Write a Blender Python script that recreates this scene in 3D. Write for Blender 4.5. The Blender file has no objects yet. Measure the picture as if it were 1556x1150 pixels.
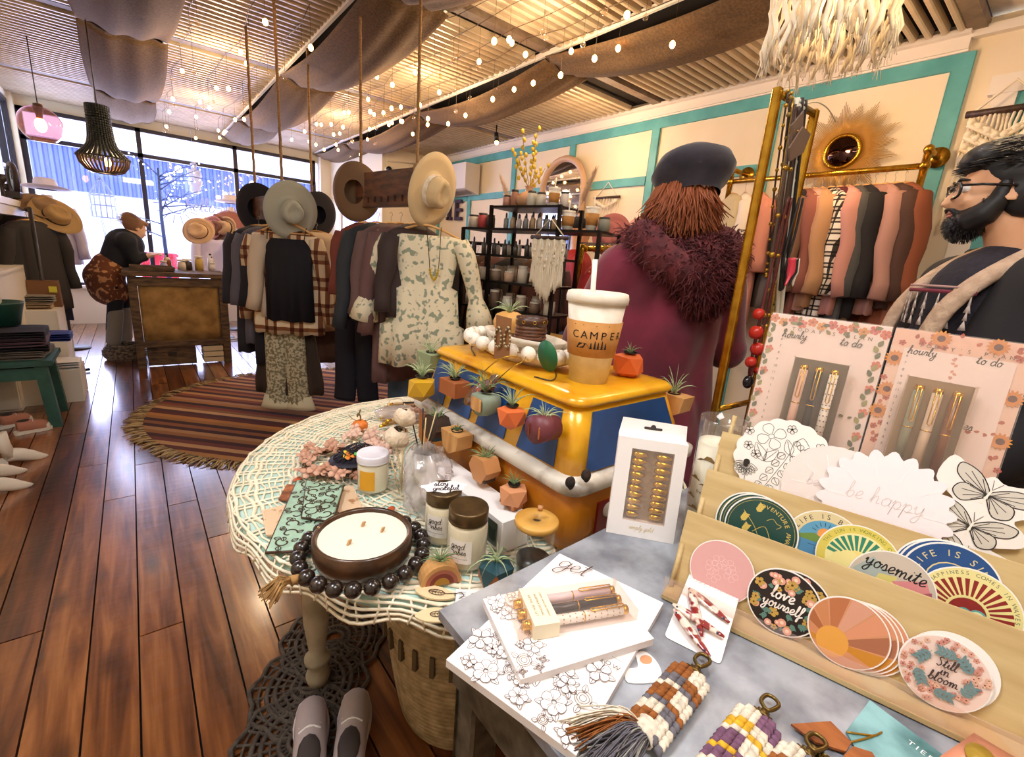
import bpy,bmesh,math,random
from mathutils import Matrix,Vector,Euler,noise
random.seed(11)
PI=math.pi
sin,cos=math.sin,math.cos
S=bpy.context.scene
COL=S.collection
V=Vector
# ------------------------------------------------------------------ camera
RW=Matrix(((0.779,-0.098,0.62),(-0.623,-0.239,0.745),(0.075,-0.966,-0.247)))
yaw,pitch,roll=-.694,.25,.078
Ry=Matrix(((cos(yaw),0,sin(yaw)),(0,1,0),(-sin(yaw),0,cos(yaw))))
Rx=Matrix(((1,0,0),(0,cos(pitch),-sin(pitch)),(0,sin(pitch),cos(pitch))))
Rz=Matrix(((cos(roll),-sin(roll),0),(sin(roll),cos(roll),0),(0,0,1)))
Mc=Rz @ Rx @ Ry
RW=Matrix((Mc.col[0],Mc.col[2],-Mc.col[1]))      # camera vector (x right, y down, z ahead) -> world
H,F=1.3,695.0
cam_data=bpy.data.cameras.new('camera')
cam=bpy.data.objects.new('camera', cam_data)
COL.objects.link(cam)
cx_,cy_,cz_=RW.col[0],-RW.col[1],-RW.col[2]
m3=Matrix((cx_,cy_,cz_)).transposed()
cam.matrix_world=Matrix.Translation((0,0,H)) @ m3.to_4x4()
cam_data.sensor_width=36
cam_data.lens=F/1556*36
cam_data.clip_start=.02
cam_data.clip_end=200
S.camera=cam
# ------------------------------------------------------------------ view, world, lights
S.view_settings.view_transform='Standard'
S.view_settings.look='None'
S.view_settings.gamma=1
S.view_settings.use_curve_mapping=False
S.view_settings.exposure=0.0
w=bpy.data.worlds.new('world');S.world=w;w.use_nodes=True
bgn=w.node_tree.nodes['Background']
bgn.inputs[0].default_value=(.66,.76,1,1)
bgn.inputs[1].default_value=4.2
def light(name,kind,loc,energy,color,size=.1,rot=(0,0,0),size_y=None):
    d=bpy.data.lights.new(name,kind);d.energy=energy;d.color=color
    if kind == 'AREA':
        d.size=size
        if size_y: d.shape='RECTANGLE'; d.size_y=size_y
    elif kind == 'SUN': d.angle=size
    else: d.shadow_soft_size=size
    o=bpy.data.objects.new(name,d);o.location=loc;o.rotation_euler=rot
    COL.objects.link(o)
    return o
p_=light('window_portal', 'AREA', (.85,8.9,1.6),1,(1,1,1),3.5,(-PI/2,0,0),2.3)
p_.data.cycles.is_portal=True
light('daylight_through_front_windows', 'AREA', (.85,8.95,1.6),260,(.58,.62,1),3.4,(-PI/2,0,0),2.2)
WARM=(1,.73,.45);NEUT=(1,.97,.95)
for i,(x,y,z,e) in enumerate([(.8,6.6,2.45,16),(.75,4.8,2.45,22),(2.1,5.9,2.45,22),(2.15,3.9,2.45,28),(2.1,2.3,2.45,26),(3.45,3.2,2.45,16),(3.3,1.2,2.3,14),(2.2,.2,2.5,18)]):
    light('warm_string_light_glow', 'POINT', (x,y,z),e,WARM if x<3 else (1,.64,.36),.06)
light('overhead_fill', 'AREA', (.35,-.35,2.7),25,NEUT,.7,(0.12,0,0),.7)  # unseen overhead area lights, added to light the foreground evenly
light('overhead_fill', 'AREA', (-.5,.8,2.7),27,(.93,.95,1),.5,(0,0,0),.5)  # added cool fill that whitens the left-facing surfaces
light('overhead_fill', 'AREA', (1.5,.9,2.72),14,NEUT,.5,(0,0,0),.5)
# ------------------------------------------------------------------ pixel helpers (1556 x 1150 frame)
def ray(px,py): return RW @ V((px-778,py-575,F))
O0=V((0,0,H))
def Pz(px,py,z): r=ray(px,py);return O0+r*((z-H)/r.z)
def Py(px,py,y): r=ray(px,py);return O0+r*(y/r.y)
def Px(px,py,x): r=ray(px,py);return O0+r*(x/r.x)
def Pd(px,py,d): return O0+ray(px,py)*(d/F)
def Pp(px,py,A,B):             # vertical plane through two floor points
    n=V((A[1]-B[1],B[0]-A[0],0));r=ray(px,py);return O0+r*((V((A[0],A[1],0))-O0).dot(n)/r.dot(n))
def Pv(px,py,X,Y):           # height on the vertical line through X,Y
    r=ray(px,py);return O0+r*((X*r.x+Y*r.y)/(r.x**2+r.y**2))
# ------------------------------------------------------------------ materials
MATS={}
def lin(c):
    c=c/255
    return c/12.92 if c<=.04045 else ((c+.055)/1.055)**2.4
def rgb(h):
    if isinstance(h,str): h=tuple(int(h[i:i+2],16) for i in (0,2,4))
    return (lin(h[0]),lin(h[1]),lin(h[2]),1)
def mat(name,col,rough=.6,metal=0,col2=None,sc=20,stretch=(1,1,1),bump=0,bsc=None,emis=None,estr=0,trans=0,alpha=1,
        coat=0,sheen=0,contrast=None,detail=4,kind='noise', spec=None,world=False):
    m=bpy.data.materials.new(name);m.use_nodes=True
    nt=m.node_tree;N=nt.nodes;Lk=nt.links
    b=N['Principled BSDF']
    b.inputs['Base Color'].default_value=rgb(col)
    b.inputs['Roughness'].default_value=rough
    b.inputs['Metallic'].default_value=metal
    if spec is not None: b.inputs['Specular IOR Level'].default_value=spec
    if coat: b.inputs['Coat Weight'].default_value=coat;b.inputs['Coat Roughness'].default_value=.08
    if sheen: b.inputs['Sheen Weight'].default_value=sheen
    if trans: b.inputs['Transmission Weight'].default_value=trans
    if alpha<1: b.inputs['Alpha'].default_value=alpha
    if emis: b.inputs['Emission Color'].default_value=rgb(emis);b.inputs['Emission Strength'].default_value=estr
    if col2 or bump:
        tc=N.new('ShaderNodeTexCoord');mp=N.new('ShaderNodeMapping');mp.inputs['Scale'].default_value=stretch
        Lk.new(tc.outputs['Object'],mp.inputs[0])
        if world:
            g=N.new('ShaderNodeNewGeometry');Lk.new(g.outputs['Position'],mp.inputs[0])
        def tex(s):
            if kind == 'wave':
                t=N.new('ShaderNodeTexWave');t.inputs['Scale'].default_value=s;t.inputs['Distortion'].default_value=3;t.inputs['Detail'].default_value=detail;o=t.outputs['Fac']
            elif kind == 'voronoi':
                t=N.new('ShaderNodeTexVoronoi');t.inputs['Scale'].default_value=s;o=t.outputs['Distance']
            else:
                t=N.new('ShaderNodeTexNoise');t.inputs['Scale'].default_value=s;t.inputs['Detail'].default_value=detail;o=t.outputs[0]
            Lk.new(mp.outputs[0],t.inputs['Vector']);return o
        if col2:
            o=tex(sc);r=N.new('ShaderNodeValToRGB')
            a,c_=contrast or (.35,.65)
            r.color_ramp.elements[0].position=a;r.color_ramp.elements[1].position=c_
            r.color_ramp.elements[0].color=rgb(col);r.color_ramp.elements[1].color=rgb(col2)
            Lk.new(o,r.inputs[0]);Lk.new(r.outputs[0],b.inputs['Base Color'])
        if bump:
            o=tex(bsc or sc*3);bp=N.new('ShaderNodeBump');bp.inputs['Strength'].default_value=bump;bp.inputs['Distance'].default_value=.01
            Lk.new(o,bp.inputs['Height']);Lk.new(bp.outputs[0],b.inputs['Normal'])
    MATS[name]=m
    return m
def glassy(name,tint,glossy=.12,rough=.03,alpha=.15):
    """thin clear sheet: mostly see-through with a real surface sheen"""
    m=bpy.data.materials.new(name);m.use_nodes=True;nt=m.node_tree;N=nt.nodes;N.clear()
    out=N.new('ShaderNodeOutputMaterial');tr=N.new('ShaderNodeBsdfTransparent');tr.inputs[0].default_value=rgb(tint)
    gl=N.new('ShaderNodeBsdfGlossy');gl.inputs['Roughness'].default_value=rough;gl.inputs[0].default_value=(1,1,1,1)
    df=N.new('ShaderNodeBsdfDiffuse');df.inputs[0].default_value=rgb(tint)
    fr=N.new('ShaderNodeLayerWeight');fr.inputs[0].default_value=.5;pw=N.new('ShaderNodeMath');pw.operation='POWER'; pw.inputs[1].default_value=4;nt.links.new(fr.outputs['Facing'],pw.inputs[0])
    m1=N.new('ShaderNodeMixShader');m2=N.new('ShaderNodeMixShader');m2.inputs[0].default_value=alpha
    ad=N.new('ShaderNodeMath');ad.operation='MULTIPLY_ADD'; ad.inputs[1].default_value=.75;ad.inputs[2].default_value=.03+glossy*.06
    nt.links.new(pw.outputs[0],ad.inputs[0])
    nt.links.new(tr.outputs[0],m2.inputs[1]);nt.links.new(df.outputs[0],m2.inputs[2])
    nt.links.new(ad.outputs[0],m1.inputs[0]);nt.links.new(m2.outputs[0],m1.inputs[1]);nt.links.new(gl.outputs[0],m1.inputs[2])
    nt.links.new(m1.outputs[0],out.inputs[0]);MATS[name]=m;return m
def M_(name):
    if name in MATS: return MATS[name]
    if name.startswith('#'): return mat(name,name[1:7],float(name[8:]) if len(name)>8 else .65)
    raise KeyError(name)
# ------------------------------------------------------------------ mesh builder
def xf(loc=(0,0,0),rot=(0,0,0),sc=1):
    s=sc if isinstance(sc,(tuple,list)) else (sc,sc,sc)
    return Matrix.Translation(loc) @ Euler(rot).to_matrix().to_4x4() @ Matrix.Diagonal((*s,1))
def frame(o,x,y,z=None):
    x=V(x).normalized();y=V(y);z=x.cross(y).normalized() if z is None else V(z).normalized();y=z.cross(x).normalized()
    m=Matrix((x,y,z)).transposed().to_4x4();m.translation=V(o);return m
class MB:
    def __init__(s,m='#999999', M=None):
        s.v=[];s.f=[];s.fm=[];s.sl=[];s.m=m;s.M=M or Matrix();s.sm=[];s.smooth=True
    def mi(s,m=None):
        m=m or s.m
        if m not in s.sl: s.sl.append(m)
        return s.sl.index(m)
    def add(s,vs,fs,m=None,M=None,smooth=None):
        M=s.M @ M if M is not None else s.M
        b=len(s.v);s.v+=[M @ V(v) for v in vs];i=s.mi(m)
        sm=s.smooth if smooth is None else smooth
        for f in fs: s.f.append([b+k for k in f]);s.fm.append(i);s.sm.append(sm)
    def box(s,c,d,m=None,R=None,bev=0,taper=None):
        x,y,z=d[0]/2,d[1]/2,d[2]/2
        M=Matrix.Translation(c) @ (R.to_4x4() if R is not None else Matrix())
        if not bev:
            t=taper or 1
            vs=[(a*x*(t if e>0 else 1),b*y*(t if e>0 else 1),e*z) for e in (-1,1) for a,b in ((-1,-1),(1,-1),(1,1),(-1,1))]
            s.add(vs,[(0,3,2,1),(4,5,6,7),(0,1,5,4),(1,2,6,5),(2,3,7,6),(3,0,4,7)],m,M,False)
        else:
            bv=min(bev,x*.99,y*.99,z*.99);rings=[]
            for zz,q in ((-z,bv),(-z+bv,0),(z-bv,0),(z,bv)):
                r=[]
                for a,b in ((-1,-1),(1,-1),(1,1),(-1,1)):
                    p1=(a*(x-q),b*(y-q-(bv if q==0 else 0)),zz);p2=(a*(x-q-(bv if q==0 else 0)),b*(y-q),zz)
                    r+=[p1,p2] if a*b<0 else [p2,p1]
                rings.append(r)
            vs=sum(rings,[]);n=8;fs=[tuple(range(7,-1,-1)),tuple(range(3*n,4*n))]
            for k in range(3):
                for j in range(n): fs.append((k*n+j,k*n+(j+1) % n,(k+1)*n+(j+1) % n,(k+1)*n+j))
            s.add(vs,fs,m,M,False)
    def tube(s,pts,r,seg=8,m=None,closed=False,caps=True,flat=1,up=None,smooth=None):
        pts=[V(p) for p in pts];n=len(pts);rr=r if isinstance(r,(list,tuple)) else [r]*n
        vs=[];fs=[];prev=None
        for i,p in enumerate(pts):
            if closed: t=pts[(i+1) % n]-pts[i-1]
            else: t=pts[min(i+1,n-1)]-pts[max(i-1,0)]
            if t.length<1e-9: t=V((0,0,1))
            t.normalize()
            if prev is None:
                a=V(up) if up is not None else (V((0,0,1)) if abs(t.z)<.9 else V((1,0,0)))
            else: a=prev
            a=(a-t*a.dot(t))
            if a.length<1e-6: a=t.orthogonal()
            a.normalize();b=t.cross(a);prev=a
            for k in range(seg):
                th=2*PI*k/seg;vs.append(p+a*(cos(th)*rr[i]*flat)+b*(sin(th)*rr[i]))
        for i in range(n if closed else n-1):
            j=(i+1) % n
            for k in range(seg): fs.append((i*seg+k,i*seg+(k+1) % seg,j*seg+(k+1) % seg,j*seg+k))
        if caps and not closed: fs.append(tuple(range(seg-1,-1,-1)));fs.append(tuple(range((n-1)*seg,n*seg)))
        s.add(vs,fs,m,None,smooth)
    def cyl(s,a,b,r,r2=None,seg=12,m=None,smooth=None): s.tube([a,b],[r,r if r2 is None else r2],seg,m,smooth=smooth)
    def lathe(s,prof,seg=24,c=(0,0,0),m=None,M=None,sx=1,sy=1,fn=None,a0=0,a1=2*PI,ms=None,smooth=None):
        full=abs(a1-a0-2*PI)<1e-6;n=seg if full else seg+1;vs=[];N=len(prof)
        for i,(r,z) in enumerate(prof):
            for k in range(n):
                th=a0+(a1-a0)*k/seg;x,y,zz=r*cos(th)*sx,r*sin(th)*sy,z
                if fn: x,y,zz=fn(x,y,zz,th,i)
                vs.append((c[0]+x,c[1]+y,c[2]+zz))
        for i in range(N-1):
            fs=[]
            for k in range(seg):
                k2=(k+1) % n if full else k+1
                fs.append((i*n+k,i*n+k2,(i+1)*n+k2,(i+1)*n+k))
            if i==0: base=len(s.v);s.add(vs,fs,ms[0] if ms else m,M,smooth)
            else:
                j=s.mi(ms[i] if ms else m)
                for f in fs: s.f.append([base+q for q in f]);s.fm.append(j);s.sm.append(s.smooth if smooth is None else smooth)
    def sph(s,c,r,m=None,seg=12,rings=8,sc=(1,1,1),M=None,fn=None):
        vs=[(0,0,-1)];fs=[]
        for i in range(1,rings):
            a=-PI/2+PI*i/rings
            for k in range(seg): t=2*PI*k/seg;vs.append((cos(a)*cos(t),cos(a)*sin(t),sin(a)))
        vs.append((0,0,1));top=len(vs)-1
        for k in range(seg): fs.append((0,1+(k+1) % seg,1+k))
        for i in range(rings-2):
            for k in range(seg): a=1+i*seg;fs.append((a+k,a+(k+1) % seg,a+seg+(k+1) % seg,a+seg+k))
        a=1+(rings-2)*seg
        for k in range(seg): fs.append((a+k,a+(k+1) % seg,top))
        if fn: vs=[fn(V(v)) for v in vs]
        vs=[(v[0]*r*sc[0],v[1]*r*sc[1],v[2]*r*sc[2]) for v in vs]
        s.add(vs,fs,m,Matrix.Translation(c) @ (M if M is not None else Matrix()))
    def prism(s,poly,z0,z1,m=None,M=None,mtop=None):
        n=len(poly);vs=[(x,y,z0) for x,y in poly]+[(x,y,z1) for x,y in poly]
        s.add(vs,[tuple(range(n-1,-1,-1))]+[(i,(i+1) % n,n+(i+1) % n,n+i) for i in range(n)],m,M,False)
        s.add(vs[n:],[tuple(range(n))],mtop or m,M,False)
    def grid(s,fn,nu,nv,m=None,M=None,cu=False,smooth=None):
        vs=[fn(i/(nu if cu else nu-1),j/(nv-1)) for j in range(nv) for i in range(nu)];fs=[]
        for j in range(nv-1):
            for i in range(nu if cu else nu-1): fs.append((j*nu+i,j*nu+(i+1) % nu,(j+1)*nu+(i+1) % nu,(j+1)*nu+i))
        s.add(vs,fs,m,M,smooth)
    def blade(s,pts,w,m=None,nrm=(0,0,1)):       # tapered leaf / strap along pts
        pts=[V(p) for p in pts];n=len(pts);vs=[]; 
        for i,p in enumerate(pts):
            t=(pts[min(i+1,n-1)]-pts[max(i-1,0)]).normalized();b=t.cross(V(nrm))
            if b.length<1e-4: b=t.orthogonal()
            b.normalize();q=w[i] if isinstance(w,(list,tuple)) else w*(1-i/(n-1))**.7*.5+1e-4
            up=b.cross(t).normalized()*q*.45
            vs+=[p-b*q,p+up,p+b*q,p-up*.6]
        fs=[]
        for i in range(n-1):
            for k in range(4): fs.append((i*4+k,i*4+(k+1) % 4,i*4+4+(k+1) % 4,i*4+4+k))
        fs+=[(3,2,1,0),tuple((n-1)*4+k for k in range(4))]
        s.add(vs,fs,m)
    def build(s,name,parent=None,world=False,stuff=False,solid=0,sub=0,label=None,remesh=0,smoothmod=0):
        me=bpy.data.meshes.new(name)
        vs=s.v
        if world and parent is not None:
            iv=root_matrix(parent).inverted();vs=[iv @ v for v in vs]
        me.from_pydata([tuple(v) for v in vs],[],s.f)
        for k in s.sl: me.materials.append(M_(k))
        me.polygons.foreach_set('material_index', s.fm);me.polygons.foreach_set('use_smooth', s.sm)
        me.update()
        o=bpy.data.objects.new(name,me);COL.objects.link(o)
        if parent is not None: o.parent=parent;KIDS.setdefault(parent.name,[]).append(o)
        if stuff: o['kind']='stuff'
        if label: o['label']=label
        if remesh:
            md=o.modifiers.new('r', 'REMESH');md.mode='VOXEL'; md.voxel_size=remesh;md.use_smooth_shade=True
        if smoothmod:
            md=o.modifiers.new('s', 'SMOOTH');md.iterations=smoothmod;md.factor=.6
        if solid: md=o.modifiers.new('t', 'SOLIDIFY');md.thickness=solid
        if sub: md=o.modifiers.new('u', 'SUBSURF');md.levels=sub;md.render_levels=sub
        return o
ROOTM={};KIDS={}
def root_matrix(o):
    m=Matrix()
    while o is not None: m=ROOTM.get(o.name,Matrix()) @ m;o=o.parent
    return m
def thing(name,label,cat,loc=(0,0,0),rot=0,group=None,M=None,kind=None):
    o=bpy.data.objects.new(name,None);COL.objects.link(o);o.empty_display_size=.05
    if M is None: M=Matrix.Translation(loc) @ Euler((0,0,rot) if isinstance(rot,(int,float)) else rot).to_matrix().to_4x4()
    o.matrix_world=M;ROOTM[o.name]=M.copy()
    o['label']=label;o['category']=cat
    if group: o['group']=group
    if kind: o['kind']=kind
    return o
def tag(o,label,cat,group=None):
    o['label']=label;o['category']=cat
    if group: o['group']=group
    return o
def struct(mb,name,parent=None,**k):
    o=mb.build(name,parent,**k)
    if parent is None: o['kind']='structure'
    return o
def dup(root,M,label=None,group=None):
    r=root.copy();COL.objects.link(r);r.matrix_world=M;ROOTM[r.name]=M.copy()
    if label: r['label']=label
    if group: r['group']=group
    for ch in [c for c in ALLCH(root)]:
        c=ch.copy();COL.objects.link(c);c.parent=r;KIDS.setdefault(r.name,[]).append(c)
        for g in ALLCH(ch): d=g.copy();COL.objects.link(d);d.parent=c
    return r
def ALLCH(o): return list(KIDS.get(o.name,[]))
ORD=['first', 'second', 'third', 'fourth', 'fifth', 'sixth', 'seventh', 'eighth', 'ninth', 'tenth', 'eleventh', 'twelfth', 'thirteenth', 'fourteenth', 'fifteenth', 'sixteenth']
def rnd(a,b): return random.uniform(a,b)
def spline(P,n=6,closed=False):
    P=[V(p) for p in P];out=[];N=len(P)
    for i in range(N if closed else N-1):
        if closed: p0,p1,p2,p3=P[i-1],P[i],P[(i+1) % N],P[(i+2) % N]
        else: p0,p1,p2,p3=P[max(i-1,0)],P[i],P[i+1],P[min(i+2,N-1)]
        for k in range(n):
            t=k/n;out.append(.5*((2*p1)+(p2-p0)*t+(2*p0-5*p1+4*p2-p3)*t*t+(3*p1-p0-3*p2+p3)*t**3))
    if not closed: out.append(P[-1])
    return out
# ------------------------------------------------------------------ flat print: drawn as thin real shapes lying on a surface
_txt={}
def text_mesh(st,size=1,shear=0,spacing=1):
    k=(st,shear,spacing)
    if k not in _txt:
        cu=bpy.data.curves.new('t', 'FONT');cu.body=st;cu.size=1;cu.shear=shear;cu.space_character=spacing;cu.align_x='CENTER'; cu.resolution_u=3
        o=bpy.data.objects.new('t', cu);COL.objects.link(o)
        dg=bpy.context.evaluated_depsgraph_get();me=bpy.data.meshes.new_from_object(o.evaluated_get(dg))
        _txt[k]=([tuple(v.co) for v in me.vertices],[tuple(p.vertices) for p in me.polygons])
        bpy.data.objects.remove(o);bpy.data.curves.remove(cu);bpy.data.meshes.remove(me)
    return _txt[k]
# handwriting strokes: unit box per letter, x-height .5
SG={
 'a': (.5,[[(.42,.4),(.25,.5),(.08,.3),(.12,.05),(.28,.02),(.42,.2),(.44,.48),(.42,.1),(.52,.04)]]),
 'b': (.45,[[(.02,.1),(.2,.6),(.22,.95),(.14,.9),(.12,.3),(.14,.03),(.3,.02),(.4,.25),(.3,.42),(.16,.3)]]),
 'c': (.42,[[(.36,.4),(.24,.5),(.08,.3),(.1,.05),(.25,0),(.42,.12)]]),
 'd': (.52,[[(.4,.4),(.25,.5),(.08,.3),(.12,.05),(.28,.02),(.42,.25),(.48,.95),(.42,.2),(.54,.04)]]),
 'e': (.42,[[(.02,.14),(.2,.2),(.34,.36),(.26,.5),(.12,.4),(.08,.15),(.2,0),(.42,.12)]]),
 'f': (.36,[[(.02,.1),(.2,.5),(.3,.85),(.22,1),(.14,.8),(.12,.2),(.08,-.35),(.02,-.4),(.06,-.1),(.36,.15)]]),
 'g': (.5,[[(.42,.4),(.25,.5),(.08,.3),(.12,.05),(.28,.05),(.42,.3),(.44,.48),(.4,-.2),(.25,-.45),(.08,-.35),(.2,-.1),(.52,.1)]]),
 'h': (.5,[[(.02,.1),(.2,.6),(.22,.95),(.14,.9),(.1,0),(.16,.3),(.3,.48),(.36,.3),(.36,.04),(.5,.08)]]),
 'i': (.24,[[(.02,.1),(.12,.5),(.1,.08),(.24,.06)],[(.14,.68),(.16,.72)]]),
 'k': (.46,[[(.02,.1),(.2,.6),(.22,.95),(.14,.9),(.1,0)],[(.38,.5),(.14,.24),(.3,.08),(.46,.06)]]),
 'l': (.28,[[(.02,.1),(.18,.6),(.2,.95),(.12,.9),(.1,.15),(.16,.02),(.28,.08)]]),
 'm': (.72,[[(.02,.3),(.1,.5),(.1,0),(.14,.3),(.26,.48),(.32,.3),(.32,0),(.36,.3),(.5,.48),(.56,.3),(.56,.05),(.72,.08)]]),
 'n': (.5,[[(.02,.3),(.1,.5),(.1,0),(.14,.3),(.28,.48),(.36,.3),(.36,.05),(.5,.08)]]),
 'o': (.46,[[(.24,.5),(.08,.3),(.12,.04),(.3,.02),(.38,.28),(.26,.5),(.3,.38),(.48,.38)]]),
 'p': (.48,[[(.02,.3),(.12,.5),(.08,0),(.04,-.4),(.12,.3),(.28,.48),(.4,.28),(.28,.02),(.14,.08)],[(.28,.02),(.48,.08)]]),
 'r': (.36,[[(.02,.1),(.12,.5),(.16,.42),(.3,.44),(.26,.1),(.38,.06)]]),
 's': (.36,[[(.02,.08),(.18,.5),(.28,.25),(.26,.04),(.1,.02),(.2,.02),(.38,.1)]]),
 't': (.34,[[(.02,.1),(.18,.55),(.2,.85),(.14,.2),(.2,.02),(.34,.1)],[(.02,.58),(.34,.62)]]),
 'u': (.5,[[(.02,.3),(.1,.5),(.1,.12),(.2,.02),(.34,.2),(.38,.5),(.36,.1),(.5,.06)]]),
 'v': (.44,[[(.02,.36),(.1,.5),(.16,.04),(.34,.48),(.44,.42)]]),
 'y': (.5,[[(.02,.3),(.1,.5),(.12,.15),(.24,.08),(.38,.3),(.4,.5),(.36,-.2),(.22,-.45),(.08,-.35),(.2,-.1),(.5,.1)]]),
 'S': (.5,[[(.42,.85),(.28,.98),(.12,.8),(.3,.5),(.38,.2),(.2,0),(.04,.15)]]),
 'F': (.5,[[(.1,.95),(.5,1)],[(.3,.97),(.22,.4),(.1,0)],[(.12,.5),(.36,.54)]]),
 'J': (.5,[[(.2,.95),(.5,1)],[(.36,.97),(.3,.2),(.14,-.1),(.02,.1)]]),
 'G': (.55,[[(.48,.8),(.3,1),(.08,.6),(.12,.1),(.34,.02),(.46,.4),(.3,.42),(.46,.4),(.44,-.1),(.2,-.25)]]),
 'w': (.6,[[(.02,.36),(.1,.5),(.14,.06),(.3,.4),(.36,.06),(.52,.48),(.6,.42)]]),
 ' ': (.3,[]),'.': (.15,[[(.06,.02),(.09,.04)]])}
class Flat:
    """drawing board in a local frame (u right, v up, n outwards)"""
    def __init__(s,M=None,step=.00012):
        s.mb=MB('#111111', M or Matrix());s.z=.00025;s.step=5e-6
    def up(s): s.z+=s.step;return s.z
    def poly(s,pts,m):
        z=s.up();s.mb.add([(p[0],p[1],z) for p in pts],[tuple(range(len(pts)))],m,None,False)
    def ell(s,u,v,a,b=None,m='#111111', rot=0,n=20):
        b=a if b is None else b;c,q=cos(rot),sin(rot)
        s.poly([(u+a*cos(t)*c-b*sin(t)*q,v+a*cos(t)*q+b*sin(t)*c) for t in [2*PI*k/n for k in range(n)]],m)
    def stroke(s,pts,w,m,closed=False,z=None):
        z=z or s.up();pts=[V((p[0],p[1],0)) for p in pts];n=len(pts)
        if n<2: return
        vs=[]
        for i,p in enumerate(pts):
            a=pts[i-1] if (i>0 or closed) else p;b=pts[(i+1) % n] if (i<n-1 or closed) else p
            t=b-a
            if t.length<1e-9: t=V((1,0,0))
            t.normalize();q=V((-t.y,t.x,0))*w*.5
            vs+=[(p.x+q.x,p.y+q.y,z),(p.x-q.x,p.y-q.y,z)]
        fs=[(2*i,2*i+1,2*((i+1) % n)+1,2*((i+1) % n)) for i in range(n if closed else n-1)]
        s.mb.add(vs,fs,m,None,False)
    def curve(s,pts,w,m,closed=False,n=5): s.stroke(spline([(p[0],p[1],0) for p in pts],n,closed),w,m,closed)
    def text(s,st,u,v,size,m,rot=0,shear=0,spacing=1,arc=None):
        z=s.up()
        if arc is None:
            vs,fs=text_mesh(st,1,shear,spacing);c,q=cos(rot),sin(rot)
            s.mb.add([(u+size*(x*c-y*q),v+size*(x*q+y*c),z) for x,y,_ in vs],fs,m,None,False)
        else:                          # arc = (radius, middle angle, degrees between letters)
            R,mid,da=arc;n=len(st)
            for i,ch in enumerate(st):
                if ch == ' ': continue
                a=math.radians(mid-(i-(n-1)/2)*da);vs,fs=text_mesh(ch)
                c,q=cos(a-PI/2),sin(a-PI/2);ox,oy=u+R*cos(a),v+R*sin(a)
                s.mb.add([(ox+size*(x*c-y*q),oy+size*(x*q+y*c),z) for x,y,_ in vs],fs,m,None,False)
    def script(s,st,u,v,size,w,m,rot=0,slant=.15):
        tot=sum(SG[c][0] for c in st);x=-tot/2;c,q=cos(rot),sin(rot);z=s.up()
        for ch in st:
            for stp in SG[ch][1]:
                pts=[((x+a+b*slant)*size,b*size) for a,b in stp]
                pts=[(u+a*c-b*q,v+a*q+b*c) for a,b in pts]
                s.stroke(spline([(a,b,0) for a,b in pts],4),w,m,z=z)
            x+=SG[ch][0]
    def flower(s,u,v,r,n=5,w=.0006,m='#222222', fill=None,cen=None,rot=0,petal=.62):
        for k in range(n):
            a=rot+2*PI*k/n;pts=[]
            for t,q in ((.2,-.12),(.6,-petal*.62),(.92,-petal*.45),(1,0),(.92,petal*.45),(.6,petal*.62),(.2,.12)):
                pts.append((u+r*(t*cos(a)-q*sin(a)),v+r*(t*sin(a)+q*cos(a))))
            sp=[(p.x,p.y) for p in spline([(x,y,0) for x,y in pts],3)]
            if fill: s.poly(sp,fill)
            if w: s.stroke(sp,w,m)
        if cen: s.ell(u,v,r*.24,None,cen,n=10)
        elif w: s.curve([(u+r*.2*cos(t),v+r*.2*sin(t)) for t in (0,1.2,2.4,3.6,4.8)],w,m,True,3)
    def leaf(s,u,v,L,rot,wd=.3,w=.0006,m='#222222', fill=None,vein=True):
        c,q=cos(rot),sin(rot);P=lambda a,b: (u+L*(a*c-b*q),v+L*(a*q+b*c))
        pts=[P(0,0),P(.3,wd*.8),P(.6,wd*.75),P(1,0),P(.6,-wd*.75),P(.3,-wd*.8)]
        sp=[(p.x,p.y) for p in spline([(x,y,0) for x,y in pts],3,True)]
        if fill: s.poly(sp,fill)
        if w:
            s.stroke(sp,w,m,True)
            if vein: s.stroke([P(0,0),P(.9,0)],w,m)
    def sprig(s,u,v,L,rot,n=5,lw=.3,w=.0006,m='#222222', fill=None,leafL=.3):
        c,q=cos(rot),sin(rot)
        if w: s.stroke([(u,v),(u+L*c,v+L*q)],w,m)
        for k in range(n):
            t=.15+.8*k/n
            for sd in (-1,1): s.leaf(u+L*t*c,v+L*t*q,L*leafL,rot+sd*.8,lw,w,m,fill,False)
    def build(s,name,parent,**k): return s.mb.build(name,parent,**k)
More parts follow.
